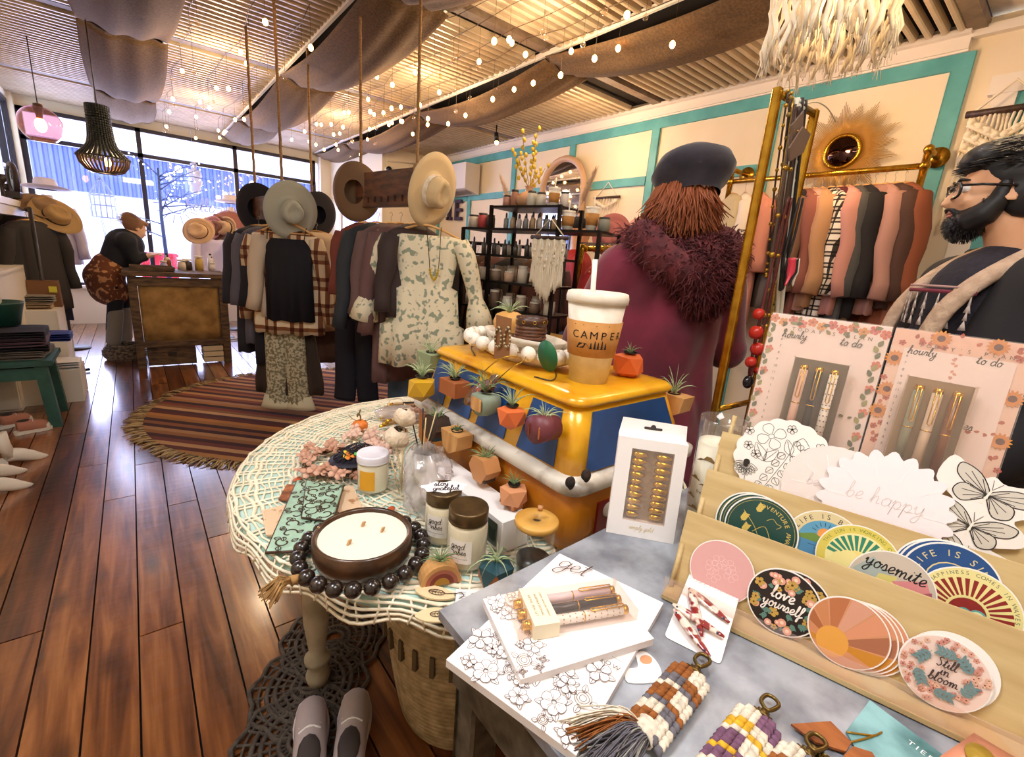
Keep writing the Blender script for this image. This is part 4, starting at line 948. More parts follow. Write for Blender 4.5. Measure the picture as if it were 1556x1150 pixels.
# dried flowers: wreath, mini pumpkin, witch hat
mat('dried_petal', 'd8ab94', .85,col2='b88468', sc=30);mat('twig', '6a4a30', .8)
def petal4(mb,o,r,nrm,m='dried_petal', n=4,rot=0):
    nrm=V(nrm).normalized();a=nrm.orthogonal().normalized();b=nrm.cross(a);o=V(o)
    for k in range(n):
        t=rot+2*PI*k/n;d=a*cos(t)+b*sin(t);e=-a*sin(t)+b*cos(t)
        mb.add([o,o+d*r*.5+e*r*.42+nrm*r*.15,o+d*r+e*r*.25+nrm*r*.05,o+d*r-e*r*.25+nrm*r*.1,o+d*r*.5-e*r*.42+nrm*r*.15],[(0,1,2,3,4)],m)
wc=on(513,708,ZL);t=thing('dried_wreath', 'twig wreath with dried pink blossoms and cream berries', 'wreath', (wc.x,wc.y,ZL))
mb=MB('twig')
for k in range(9): mb.tube([(( .078+rnd(-.012,.012))*cos(a),(.078+rnd(-.012,.012))*sin(a),.01+rnd(-.004,.008)) for a in [2*PI*i/26 for i in range(26)]],.0017,4,closed=True)
mb.build('twig_ring', t)
rg=random.Random(3)
for k in range(46):
    a=rg.uniform(0,2*PI);R_=.078+rg.uniform(-.024,.03);p=(R_*cos(a),R_*sin(a),.014+rg.uniform(0,.018))
    if k % 9==8: mb=MB('#f0e0b8_0.5');mb.sph(p,.006,seg=8,rings=6);mb.build('berry', t)
    else: mb=MB('dried_petal');petal4(mb,p,rg.uniform(.013,.02),(rg.uniform(-.5,.5),rg.uniform(-.8,.2),1),rot=rg.random());mb.build('blossom', t,solid=.0006)
t=thing('blossom_spray', 'loose spray of pale pink dried blossoms beside the cotton diffuser', 'dried flowers', tuple(on(585,668,ZL)))
for k in range(22):
    p=on(rg.uniform(560,600),rg.uniform(655,690),ZL+rg.uniform(.01,.05));mb=MB('#e0b8a4_0.8');petal4(mb,p,rg.uniform(.014,.022),(rg.uniform(-.6,.3),rg.uniform(-1,0),.8),'#e0b8a4_0.8');mb.build('blossom', t,world=True,solid=.0006)
t=thing('blossom_cluster', 'small cluster of pale dried blossoms in front of the mini pumpkin', 'dried flowers', tuple(on(533,655,ZL)))
for k in range(8): p=on(rg.uniform(523,550),rg.uniform(648,664),ZL+rg.uniform(.008,.03));mb=MB('#e6c0ac_0.8');petal4(mb,p,.017,(rg.uniform(-.6,.3),rg.uniform(-1,0),.8),'#e6c0ac_0.8');mb.build('blossom', t,world=True,solid=.0006)
c=on(547,655,ZL);t=thing('mini_pumpkin', 'small orange pumpkin with a curly twig stem near the far table edge', 'pumpkin', (c.x,c.y,ZL));mat('pumpkin', 'e07a28', .5)
mb=MB('pumpkin');mb.sph((0,0,.019),.024,seg=30,rings=12,fn=lambda v: V((v.x*(1+.07*cos(8*math.atan2(v.y,v.x))),v.y*(1+.07*cos(8*math.atan2(v.y,v.x))),v.z*(.8-.25*max(0,1-3*math.hypot(v.x,v.y))))));mb.build('pumpkin_body', t)
mb=MB('#7a5a2c_0.7');mb.tube(spline([(0,0,.03),(.002,0,.048),(-.004,.004,.058),(-.008,0,.05),(-.003,-.003,.062),(.002,0,.072)],4),.0024,6);mb.tube(spline([(0,0,.034),(-.02,.004,.042),(-.035,0,.06)],4),.001,4);mb.tube(spline([(0,0,.034),(.02,-.008,.036),(.04,-.004,.04)],4),.001,4);mb.build('stem', t)
c=on(543,695,ZL+.03);t=thing('witch_hat_headband', 'black net mini hat with yellow, orange and green trims lying on the wreath', 'hat', tuple(c))
mb=MB('#1c1828_0.6');mb.lathe([(0,.004),(.03,.006),(.07,0),(.072,-.002),(.03,.002),(0,0)],30,sy=.8)
for k in range(40):
    a=rg.uniform(0,6.28);b=a+rg.uniform(1,3);mb.tube(spline([(.06*cos(a),.045*sin(a),.006),(rg.uniform(-.02,.02),rg.uniform(-.02,.02),rg.uniform(.015,.04)),(.06*cos(b),.045*sin(b),.008)],4),.0011,4)
mb.build('net_brim', t)
for (x_,y_,m_) in ((.012,.002,'#f0c020'),(.02,-.004,'#f0c020'),(-.03,-.01,'#e8c828'),(-.028,-.022,'#e8862c'),(-.004,-.026,'#5ab858'),(.004,-.022,'#5ab858')):
    mb=MB(m_+'_0.5');petal4(mb,(x_,y_,.018),.014,(.1,-.5,1),m_+'_0.5', 3,x_*40);mb.build('trim_piece', t,solid=.001)
t=thing('copper_bow', 'crumpled copper coloured ribbon at the far corner under the faceted pot', 'ribbon', tuple(on(645,600,ZL+.05)))
for k in range(12): p=Pd(rg.uniform(632,662),rg.uniform(598,622),1.5);mb=MB('#b88468_0.4');petal4(mb,p,.022,(rg.uniform(-1,1),-1,rg.uniform(-.5,1)),'#b88468_0.4', 3,k);mb.build('loop', t,world=True,solid=.001)
# ================================================================== THINGS ON THE METAL TABLE
ZT=ZM+.0005
INK='#5a3c38_0.6'; BLK='#17130f_0.5'
def slab(name,label,cat,Q,z,th,m='paper', edge='paper_shadow', group=None):
    A_,B_,D_=Pz(*Q[0],z+th),Pz(*Q[1],z+th),Pz(*Q[3],z+th);C_=Pz(*Q[2],z+th)
    W_=((B_-A_).length+(C_-D_).length)/2;H_=((D_-A_).length+(C_-B_).length)/2
    c=(A_+B_+C_+D_)/4;M=frame(c,(B_-A_)+(C_-D_),(D_-A_)+(C_-B_));M.translation=c-V((0,0,th))
    t=thing(name,label,cat,M=M,group=group)
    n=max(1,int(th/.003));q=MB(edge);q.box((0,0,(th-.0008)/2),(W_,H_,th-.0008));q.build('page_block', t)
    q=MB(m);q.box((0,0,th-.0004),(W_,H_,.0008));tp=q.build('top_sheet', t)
    return t,tp,W_,H_,th
# lower pad: origin lower-left = (684,1003); reading direction from T corner..
t,tp,W_,H_,th=slab('notepad', 'lower floral line art notepad, partly covered, with the word get at its top corner', 'notepad', [(684,1003),(882,1156),(1003,912),(846,840)],ZT,.010,group='stacked line art notepads')
fl=Flat(xf((0,0,th)));rg=random.Random(21)
def garden(fl,x0,x1,y0,y1,n,rmin,rmax,w,seed,ink=INK,fill='paper'):
    rg=random.Random(seed);done=[];k=0;tries=0
    while k<n and tries<900:
        tries+=1;r=rg.uniform(rmin,rmax)*(1 if k<n*.4 else .55);x=rg.uniform(x0+r*.8,x1-r*.8);y=rg.uniform(y0+r*.8,y1-r*.8)
        if any(math.hypot(x-a,y-b)<(r+c_)*.8 for a,b,c_ in done): continue
        done.append((x,y,r));k+=1
    for (x,y,r) in done:
        for j in range(4): fl.leaf(x+r*.6*cos(j*1.7+x*50),y+r*.6*sin(j*1.7+x*50),r*.8,j*1.7+x*50,.36,w,ink,fill)
    for i,(x,y,r) in enumerate(done):
        if i % 3==2: 
            for j in range(3): fl.curve([(x+r*.7*(1-j*.3)*cos(a)*(1+.06*sin(3*a+j)),y+r*.7*(1-j*.3)*sin(a)) for a in [kk*.9+j for kk in range(7)]],w,ink,True,3)
        else:
            fl.flower(x,y,r,5+i % 3,w,ink,fill,None,rg.random()*3)
            for j in range(6): fl.stroke([(x+r*.25*cos(j*1.05),y+r*.25*sin(j*1.05)),(x+r*.6*cos(j*1.05+.1),y+r*.6*sin(j*1.05+.1))],w*.8,ink)
hx,hy=W_/2,H_/2
garden(fl,-hx,hx,-hy,-hy+H_*.46,24,.012,.021,.0006,21)
fl.script('get', -hx+.034,hy-.03,.036,.0014,'#5a3430_0.6', rot=.05)
tp_=root_matrix(t).inverted() @ Pz(900,1000,ZT+.01);fl.text('TOMORROW', tp_.x,tp_.y,.0085,'#6a5a58', spacing=1.4);fl.stroke([(tp_.x-.03,tp_.y+.014),(tp_.x+.03,tp_.y+.014)],.0005,'#6a5a58')
fl.build('line_art', tp)
t,tp,W_,H_,th2=slab('notepad', 'upper floral line art notepad lying under the pen set', 'notepad', [(737,913),(795,1042),(988,962),(905,868)],ZT+.0105,.010,group='stacked line art notepads')
# this pad reads along its left side
fl=Flat(xf((0,0,th2)));hx,hy=W_/2,H_/2
garden(fl,-hx,hx,-hy,-hy+.045,12,.008,.014,.0005,5);fl.build('line_art', tp)
# pen set in a clear box with paper band
def pen(mb_parent,p0,p1,col,r=.0056,dots=None,label=None,gold='gold', up=V((0,0,1))):
    p0,p1=V(p0),V(p1);d=(p1-p0).normalized();L_=(p1-p0).length
    q=MB(col);q.tube([p0+d*.012,p0+d*(L_-.006)],[r,r],14);b_=q.build('pen', mb_parent,label=label)
    q=MB(gold);q.tube([p0,p0+d*.013],[r*.92,r*1.03],14);q.tube([p0+d*(L_-.007),p0+d*L_],[r*1.03,r*.9],14);q.tube([p0+d*L_*.56,p0+d*(L_*.56+.0015)],r*1.05,14)
    u=(up-d*up.dot(d)).normalized();s_=d.cross(u)
    e0=p0+d*(L_-.005)+u*r*1.25;e1=p0+d*(L_*.64)+u*r*1.3
    q.tube([e0-u*r*.4,e0-s_*.0022,e1-s_*.0022,e1-d*.002,e1+s_*.0022,e0+s_*.0022,e0-u*r*.4],.0008,5);q.build('gold_fittings', b_)
    if dots:
        q=MB(dots)
        for i in range(14):
            for j in range(7):
                a=2*PI*(j+.5*(i % 2))/7;n_=u*cos(a)+s_*sin(a);q.sph(p0+d*(.017+i*(L_-.03)/13)+n_*r*.86,.0014,seg=6,rings=4)
        q.build('dots', b_)
    return b_
zp=ZT+.021+.012
A_=Pz(783,932,zp);Bp=Pz(958,905,zp);d=(Bp-A_).normalized();n_=V((-d.y,d.x,0))
L_=.145;M=frame(A_+d*L_*.5-V((0,0,.0115)),d,n_)
pb=thing('pen_set', 'clear box of three pens with gold ends and a cream paper band on the notepads', 'pen set', M=M)
MB_=lambda m: MB(m)
for k,(col,dots,lab) in enumerate((('#e8ccd0_0.35', None,'pale pink pen'),('#2a1c1c_0.3', None,'black pen'),('#f2ece6_0.35', '#b09058_0.4', 'white pen with tan spots'))):
    pen(pb,(-L_/2+.004,.0175-k*.0175,.009),(L_/2-.004,.0175-k*.0175,.009),col,.0058,dots,lab)
q=MB('clear_plastic');q.box((0,0,.009),(L_+.012,.062,.018),bev=.003);q.build('clear_case', pb)
q=MB('#efe4c8_0.6');q.box((-L_*.30,0,.0094),(.032,.064,.0198),bev=.0006);bd=q.build('paper_band', pb)
fl=Flat(xf((-L_*.30,0,.0194),(0,0,-PI/2))); 
for i,s_ in enumerate(('EVERY WRITER NEEDS', 'INSPIRATIONAL', 'METAL PEN SET')): fl.text(s_,0,.006-i*.0075,.0046 if i else .0036,'#8a7a58', spacing=1.15)
fl.build('lettering', bd)
# hair clip card
Q=[(1013,968),(1099,1010),(1130,893),(1044,857)]
A_,B_,C_,D_=[Pz(a,b,ZT+h) for (a,b),h in zip(Q,(.001,.001,.034,.034))]
M=frame((A_+B_+C_+D_)/4,(B_-A_)+(C_-D_),(D_-A_)+(C_-B_));W_=(B_-A_).length;H_=(D_-A_).length
t=thing('hair_clip_card', 'white card holding three tortoiseshell snap hair clips', 'hair clips', M=M)
q=MB('paper');q.prism(rrect(-W_/2,W_/2,-H_/2,H_/2,.005),-.0008,0);cd=q.build('card', t)
fl=Flat();fl.script('Fashion Jewelry', .002,H_*.30,.0105,.0004,'#a89c94', slant=.3);fl.ell(.0,H_*.42,.0034,None,'#b8b0a8');fl.ell(0,H_*.42,.0026,None,'#6f6a6c');fl.build('lettering', cd)
mat('tortoise', 'e8d4c4', .2,col2='8a2a2a', sc=95,coat=.6,contrast=(.46,.56),detail=1);mat('tortoise2', '2a3450', .2)
for k,(x0,y0,x1,y1) in enumerate(((-W_*.40,H_*.16,W_*.46,-.04*H_),(-W_*.36,H_*.14,W_*.10,-H_*.34),(-W_*.56,-H_*.14,W_*.45,-H_*.24),(-W_*.50,-H_*.2,W_*.32,-H_*.52))):
    a,b=V((x0,y0,.004+.0015*k)),V((x1,y1,.004+.0015*k));d=(b-a).normalized();s_=V((-d.y,d.x,0));L2=(b-a).length
    q=MB('tortoise'); 
    q.tube([a+d*L2*i/10 for i in range(11)],[.002,.0045,.0055,.006,.0062,.006,.0055,.005,.0042,.0032,.0018],8,flat=.5,up=(0,0,1))
    for i in range(7): q.sph(a+d*L2*(.1+.13*i)+s_*.0015*(1 if i % 2 else -1)+V((0,0,.0007)),.0019,'tortoise2' if i % 3==0 else ('#b89048_0.2' if i % 3==1 else '#9a3038_0.2'),6,4)
    q.build('snap_clip', t)
# macrame key fobs
YARN={'white': 'ece0cc', 'grey': '706c74', 'brown': '9a5a22', 'yellow': 'e8b428', 'purple': '7c5470'}
for k_,v_ in YARN.items(): mat('yarn_' + k_,v_,.85,col2=''.join('%02x' % int(int(v_[i:i+2],16)*.84) for i in (0,2,4)),sc=160,stretch=(1,1,1))
def clasp(parent,p,d):
    s_=V((-d.y,d.x,0));q=MB('#4a3a1c_0.3');MATS.get('clasp') or mat('clasp', '6e5a30', .3,.9);q.m='clasp'
    q.tube(spline([p,p+d*.006+s_*.008,p+d*.018+s_*.007,p+d*.021,p+d*.016-s_*.006,p+d*.005-s_*.004],4,True),.0021,7,closed=True)
    q.tube([p-d*.004,p-d*.012],[.0045,.0035],8);q.tube(spline([p-d*.004+s_*.006,p-d*.01-s_*.0,p-d*.018-s_*.008,p-d*.022-s_*.01],4),.0017,6)
    q.tube([p-d*.012+V((0,0,.004))-s_*.009,p-d*.012+V((0,0,.004))+s_*.009],.0014,6);q.build('lobster_clasp', parent)
def fob(label,px_c,px_e,cols,width,tail=None):
    c0=Pz(*px_c,ZT+.01);e0=Pz(*px_e,ZT+.01);d=(c0-e0).normalized();s_=V((-d.y,d.x,0));L_=(c0-e0).length
    t=thing('macrame_key_fob', label,'key ring', tuple((c0+e0)/2),0,'macrame key fobs on the metal table');o=(c0+e0)/2
    clasp(t,c0-o,d);n=int(L_/.0068);k=0
    strands={}
    for i in range(n):
        for side in (-1,1):
            col=cols[(i // 3+(0 if side<0 else 1)+i // 5) % len(cols)]
            for j in range(3):
                p=c0-o-d*(.014+i*.0068)+s_*side*(.0035+j*.0062)*(width/.02)-d*j*.0036+V((0,0,.003*(1-abs(j-1))))
                a1=p+s_*side*.0034-d*.0042;a0=p-s_*side*.0034+d*.0042
                q=strands.setdefault((col,side),MB('yarn_' + col));q.tube([a0,(a0+a1)/2+V((0,0,.0012)),a1],[.0022,.0044,.0022],7)
    for (col,side),q in strands.items(): q.build('knotted_strand', t,stuff=True)
    if tail:
        q=MB('yarn_white');e1=e0-o
        for i in range(9): q.tube([e1+d*(.006-i*.002)+s_*.0115*cos(a)+V((0,0,.009*sin(a)+.001)) for a in [kk*PI/6 for kk in range(12)]],.0016,5,closed=True)
        q.build('wrap', t)
        tq=[MB('yarn_grey'),MB('#9a9890_0.9'),MB('yarn_brown'),MB('yarn_white')];T_=Pz(*tail,ZT+.01)-o;td=(T_-e1).normalized();ts=V((-td.y,td.x,0))
        for i in range(240):
            a=rnd(-1,1);l=(T_-e1).length*rnd(.7,1.1);qq=tq[0 if a<.25 and i % 4 else (1 if a<.3 else (2 if a<.7 else 3))]
            qq.tube(spline([e1+ts*a*-.006,e1+td*l*.4+ts*(-a*.02+rnd(-.003,.003))+V((0,0,rnd(0,.018))),e1+td*l+ts*(-a*.036+rnd(-.008,.008))+V((0,0,rnd(-.008,.006)))],4),.0009,3)
        for q in tq: q.build('tassel_fringe', t,stuff=True)
    return t
fob('macrame key fob in white, brown and grey yarn with a big grey tassel', (1062,1012),(982,1110),['white', 'brown', 'grey', 'white', 'brown', 'grey'],.022,(885,1150))
fob('macrame key fob in yellow, white and purple yarn', (1165,1078),(1090,1185),['purple', 'white', 'yellow', 'white', 'purple', 'yellow'],.022)
fob('macrame key fob in grey and white yarn at the lower picture edge', (1234,1138),(1168,1215),['grey', 'white', 'brown'],.02)
c=Pz(980,1020,ZT);t=thing('die_cut_card', 'small white die cut card with a peach figure under the grey tassel fob', 'card', tuple(c),-.5);q=MB('paper');q.prism([(p.x,p.y) for p in spline([(-.026,-.012,0),(-.02,.004,0),(-.006,.006,0),(0,.024,0),(.014,.024,0),(.02,.004,0),(.01,-.014,0)],4,True)],0,.001);q.build('card', t)
fl=Flat(xf((0,0,.001)));fl.ell(.008,.014,.008,.006,'#d89a70', .3);fl.build('print', t)
# wooden leaf pendant, teal card, pink pouch
t=thing('wooden_diamond_earrings', 'orange brown geometric wooden earrings with brass star beads', 'earrings', tuple(Pz(1260,1120,ZT)))
mat('cherry', 'a8602a', .45,col2='8c4a1c', sc=14,stretch=(8,1,1))
for Q in ([(1202,1100),(1262,1096),(1294,1128),(1285,1142),(1240,1128)],[(1296,1134),(1325,1143),(1345,1175),(1300,1195),(1278,1165),(1283,1147)]):
    P_=[Pz(a,b,ZT+.005) for a,b in Q];q=MB('cherry');q.prism([(p.x,p.y) for p in P_][::-1],ZT+.003,ZT+.0055);q.build('wood_piece', t,world=True)
q=MB('clasp');p=Pz(1244,1143,ZT+.004)
for k in range(5): a=k*1.256;q.tube([p,p+V((.012*cos(a),.012*sin(a),0))],[.004,.0005],5)
q.build('brass_star', t,world=True)
t=thing('teal_marble_card', 'teal and white marbled card with a gold hairpin, in front of the sticker rack', 'card', tuple(Pz(1350,1110,ZT)));mat('teal_marble', '8fc0c4', .35,col2='2a5e60', sc=14,contrast=(.42,.7),detail=8)
P_=[Pz(a,b,ZT+.003) for a,b in ((1286,1110),(1322,1063),(1432,1145),(1400,1190),(1330,1190))];q=MB('teal_marble');q.prism([(p.x,p.y) for p in P_][::-1],ZT,ZT+.0025);cd=q.build('card', t,world=True)
M=frame(Pz(1400,1140,ZT+.0028),Pz(1420,1155,ZT+.0028)-Pz(1400,1140,ZT+.0028),V((.3,1,0))*1,(0,0,1));fl=Flat(M)
fl.text('TIER', 0,-.004,.009,'#f0f4f4', spacing=1.3);fl.mb.build('lettering', cd,world=True)
q=MB('brass');q.tube(spline([Pz(a,b,ZT+.004) for a,b in ((1287,1112),(1315,1116),(1330,1117),(1340,1112))],4),.0009,6);q.tube(spline([Pz(a,b,ZT+.004) for a,b in ((1290,1128),(1315,1122),(1330,1117))],4),.0009,6);q.build('gold_pin', t,world=True)
t=thing('pink_sachet', 'glossy salmon pink foil sachet with a gold oval in the lower right corner', 'sachet', tuple(Pz(1480,1140,ZT)));P_=[Pz(a,b,ZT+.012) for a,b in ((1420,1155),(1480,1113),(1550,1155),(1500,1210))];mat('foil_pink', 'e8a080', .25,.3)
cc=sum(P_,V())/4;q=MB('foil_pink');q.add([p-V((0,0,.01)) for p in P_]+P_+[cc+V((0,0,.006))],[(3,2,1,0),(0,1,5,4),(1,2,6,5),(2,3,7,6),(3,0,4,7),(4,5,8),(5,6,8),(6,7,8),(7,4,8)]);q.build('sachet_body', t,world=True)
q=MB('#a8882c_0.3');q.lathe([(0,0),(.014,0),(.014,.001),(0,.001)],20,cc+V((0,0,.005)),sx=1.2,sy=.8);q.build('gold_oval', t,world=True)
# nail box
A_=Pz(921,808,ZT);B_=Pz(1023,827,ZT);W_=(B_-A_).length;up_=V((.10,.06,1)).normalized()
M=frame(A_+(B_-A_)/2,B_-A_,up_)
top=(M.inverted() @ Pd(990,650,.86)).y;Hn=.172
t=thing('press_on_nail_box', 'white carton with a window showing two columns of gold press on nails', 'box', M=M)
q=MB('paper');D_=.026;w0,w1,h0,h1=-W_/2+.024,W_/2-.019,.028,Hn-.018
def ringbox(q,x0,x1,y0,y1,a0,a1,b0,b1,z,m=None):
    q.add([(x0,y0,z),(x1,y0,z),(x1,y1,z),(x0,y1,z),(a0,b0,z),(a1,b0,z),(a1,b1,z),(a0,b1,z)],[(0,1,5,4),(1,2,6,5),(2,3,7,6),(3,0,4,7)],m,None,False)
ringbox(q,-W_/2,W_/2,0,Hn,w0,w1,h0,h1,0)
x,y=W_/2,Hn
q.add([(-x,0,0),(x,0,0),(x,y,0),(-x,y,0),(-x,0,-D_),(x,0,-D_),(x,y,-D_),(-x,y,-D_)],[(0,4,5,1),(1,5,6,2),(2,6,7,3),(3,7,4,0),(7,6,5,4)],None,None,False)
q.add([(w0,h0,0),(w1,h0,0),(w1,h1,0),(w0,h1,0),(w0,h0,-.012),(w1,h0,-.012),(w1,h1,-.012),(w0,h1,-.012)],[(0,1,5,4),(1,2,6,5),(2,3,7,6),(3,0,4,7)],None,None,False)
q.build('carton', t)
q=MB('paper');q.prism([(-x,Hn),(x,Hn),(x-.002,Hn+.026),(-x+.004,Hn+.028)],-D_+.0,-D_+.0015);hf=q.build('hang_tab', t)
fl=Flat(xf((0,0,-D_+.0016)));fl.poly(rrect(-.015,.015,Hn+.012,Hn+.0165,.002),'#3a3230');fl.ell(0,Hn+.0165,.0045,None,'#3a3230');fl.build('euro_slot', hf)
mat('linen_card', 'b0a488', .8,col2='988c70', sc=120);q=MB('linen_card');q.box(((w0+w1)/2,(h0+h1)/2,-.0125),(w1-w0,h1-h0,.001));q.build('backing', t)
q=MB('clear_plastic');q.box(((w0+w1)/2,(h0+h1)/2,-.0004),(w1-w0,h1-h0,.0004));q.build('window_film', t)
mat('gold_nail', 'd8b428', .16,.9)
for c_ in (0,1):
    for i in range(10):
        yy=h1-.011-i*(h1-h0-.018)/9.3;r_=.0135-.0022*(i % 5==4);q=MB('gold_nail')
        q.sph((w0+.015+c_*(w1-w0-.03),yy,-.007),r_,seg=14,rings=8,sc=(1,.46,.5),fn=lambda v: V((v.x,v.y*(1-.25*v.x),v.z)));q.build('gold_nail', t)
fl=Flat(xf((0,0,.0001)));fl.script('simply gold', 0,.014,.0085,.0004,'#c8a840', slant=.3);fl.build('lettering', t)
# tall glass candles
for i,(a,b,R_,h_,lab) in enumerate(((1066,806,.034,.212,'tall glass prayer candle with gold clouds and printed words, behind the nail box'),(1122,790,.034,.2,'second tall glass candle, mostly hidden behind the sticker rack'))):
    c=Pz(a,b,ZT); 
    if i: c=V((c.x+.03,c.y-.02,ZT))
    t=thing('tall_glass_candle', lab,'candle', (c.x,c.y,ZT),math.atan2(-c.y,-c.x)+PI/2,'tall glass candles')
    q=MB('clear_glass');q.lathe([(0,.0),(R_*.96,0),(R_,.006),(R_*1.02,h_*.8),(R_*1.06,h_*.97),(R_*1.08,h_),(R_*1.03,h_),(R_*.98,h_*.8)],36);q.build('glass', t)
    q=MB('white_wax');q.lathe([(0,.006),(R_*.93,.006),(R_*.95,h_*.8),(R_*.6,h_*.78),(.004,h_*.775),(0,h_*.775)],32);w_=q.build('wax', t)
    q=MB('#e0b090');q.tube([(0,0,h_*.77),(.002,0,h_*.83)],.0012,5);q.build('wick', w_)
    if i==0:
        fl=Flat(step=.0001);rg=random.Random(2)
        for (u_,v_,s_) in ((-.012,.138,.022),(.02,.118,.013),(-.006,.098,.014),(.034,.09,.012),(-.03,.104,.012),(.012,.06,.016),(.036,.07,.014),(-.022,.05,.014),(.004,.036,.02),(-.034,.07,.012),(.03,.03,.014),(-.012,.018,.014)):
            fl.poly([(u_-s_,v_),(u_-s_*.6,v_+s_*.28),(u_-s_*.3,v_+s_*.34),(u_-s_*.1,v_+s_*.62),(u_+s_*.25,v_+s_*.6),(u_+s_*.5,v_+s_*.36),(u_+s_*.75,v_+s_*.28),(u_+s_,v_)],'#9a7838_0.4')
        fl.text('free your mind', .004,.083,.0085,'#8a6a30');wrap(fl,R_*1.01+.0008);fl.mb.build('printed_clouds', t)
# ------------------------------------------------------------------ tiered sticker rack
A1=V((.552,.258,ZM));E=(V((.635,-.055,0))-V((.552,.258,0))).normalized();NB=V((-E.y,E.x,0));NB=NB if NB.x>0 else -NB
U=(NB*.30+V((0,0,1))).normalized();NF=E.cross(U)
rack=thing('sticker_rack', 'tiered plywood rack with slotted side rails and clear acrylic lips holding round stickers', 'display rack', tuple(A1+E*.18))
def Ppl(px,py,o): r=ray(px,py);return O0+r*((o-O0).dot(NF)/r.dot(NF))
tiers=[]
LEN=.40
for i in range(4):
    o=A1+NB*(.012+.058*i)+V((0,0,.006+.052*i));tiers.append(o)
    top=[Ppl(1045,775,o),Ppl(1075,712,o),Ppl(1098,655,o),Ppl(1120,602,o)][i];hh=(top-o).dot(U);s0=(top-o).dot(E)
    tb=[Ppl(1556,975,o),Ppl(1556,890,o),Ppl(1556,790,o),Ppl(1556,700,o)][i];hh2=(tb-o).dot(U)
    s0=min(s0,.03)
    h_=hh
    if i==3: h_=.03
    q=MB('pine');M=frame(o+E*s0,E,U);q.prism([(0,0),(LEN-s0,0),(LEN-s0,h_),(0,h_)],-.005,0,M=M);q.build('plywood_panel', rack,world=True)
    q=MB('pine');M=frame(o+E*s0-NB*.0,E,-NB,(0,0,1));q.box((0,0,0),(.001,.001,.001)) if 0 else None
    Ml=Matrix((E,-NB,V((0,0,1)))).transposed().to_4x4();Ml.translation=o+E*(s0+(LEN-s0)/2)-NB*.014+V((0,0,-.001));q.M=Ml;q.box((0,0,0),(LEN-s0,.034,.006));q.build('ledge', rack,world=True)
    q=MB('clear_plastic');q.M=Ml;q.box((0,.016,.014),(LEN-s0,.0016,.034));q.build('acrylic_lip', rack,world=True)
    # slotted sticks at both ends
    for s_ in (s0+.004,.345):
        q=MB('pine');a=o+E*s_-NB*.006;q.tube([a,a+(U+NB*.12)*.062],.0042,4);q.build('side_stick', rack,world=True)
q=MB('#3a3024_0.8');Ml=Matrix((E,-NB,V((0,0,1)))).transposed().to_4x4();Ml.translation=A1+E*.19+NB*.1+V((0,0,.002));q.M=Ml;q.box((0,0,0),(.40,.22,.004));q.build('base_board', rack,world=True)
def sticker(tier,cpx,r,off,label,art,group='round stickers in the rack', base='#f4eee8_0.35', name='round_sticker', shape=None,tilt=0,lean=0):
    o=tiers[tier]-NB*(.003+off);p=Ppl(cpx[0],cpx[1],o)
    M=frame(p,E*cos(tilt)+U*sin(tilt),U*cos(tilt)-E*sin(tilt));t=thing(name,label,'sticker', M=M,group=group)
    q=MB(base);pts=shape or [(r*cos(2*PI*k/44),r*sin(2*PI*k/44)) for k in range(44)];q.prism(pts,-.0012,0);b_=q.build('sticker_sheet', t)
    if art: fl=Flat(step=.00006);art(fl,r);fl.build('printed_design', b_)
    return t
def clip_circle(x,y,r): return math.hypot(x,y)<r
def art_pink(fl,r): fl.ell(0,0,r*.97,None,'#dba6a4_0.4', n=40);[fl.flower(r*.3*cos(k),r*.3*sin(k),r*.22,5,.0004,'#eec6c4') for k in range(5)]
def art_love(fl,r):
    fl.ell(0,0,r*.96,None,'#241a18_0.4', n=44);rg=random.Random(4)
    for k in range(64):
        a=rg.uniform(0,6.28);d=r*math.sqrt(rg.uniform(.14,.68));x,y=d*cos(a),d*sin(a)
        if abs(y)<r*.3 and abs(x)<r*.62: continue
        s_=rg.choice((.075,.1,.12))*r
        if k % 3==0: fl.ell(x,y,s_,None,'#e2a08a', n=10);fl.ell(x,y,s_*.45,None,'#f2d2bc', n=8)
        elif k % 3==1: fl.flower(x,y,s_*1.2,5,0,BLK,'#c09a48', '#5a3018')
        else: fl.sprig(x*.85,y*.85,s_*2,a,3,.22,.0004,'#5c8478', fill='#5c8478', leafL=.5)
    fl.script('love', -r*.05,r*.06,r*.4,r*.045,'#f6ece4');fl.script('yourself', 0,-r*.24,r*.34,r*.036,'#f6ece4')
def art_sun(fl,r):
    fl.ell(0,0,r*.965,None,'#cf9068_0.4', n=44);cx_,cy_=-r*.32,-r*.42;cols=['#c8872c', '#a86a4c', '#d8926e', '#d49a80', '#b87048', '#c88458', '#a8643c', '#cc8860']
    for k in range(9):
        a0,a1=-.25+k*.42,-.25+(k+1)*.42-.04;pts=[(cx_,cy_)]
        for i in range(7):
            a=a0+(a1-a0)*i/6;dx,dy=cos(a),sin(a);b=cx_*dx+cy_*dy;tt=-b+math.sqrt(b*b-(cx_**2+cy_**2-(r*.95)**2));pts.append((cx_+dx*tt,cy_+dy*tt))
        fl.poly(pts,cols[k % 8]+'_0.4')
    fl.ell(cx_+r*.02,cy_,r*.4,r*.44,'#e0a048_0.4')
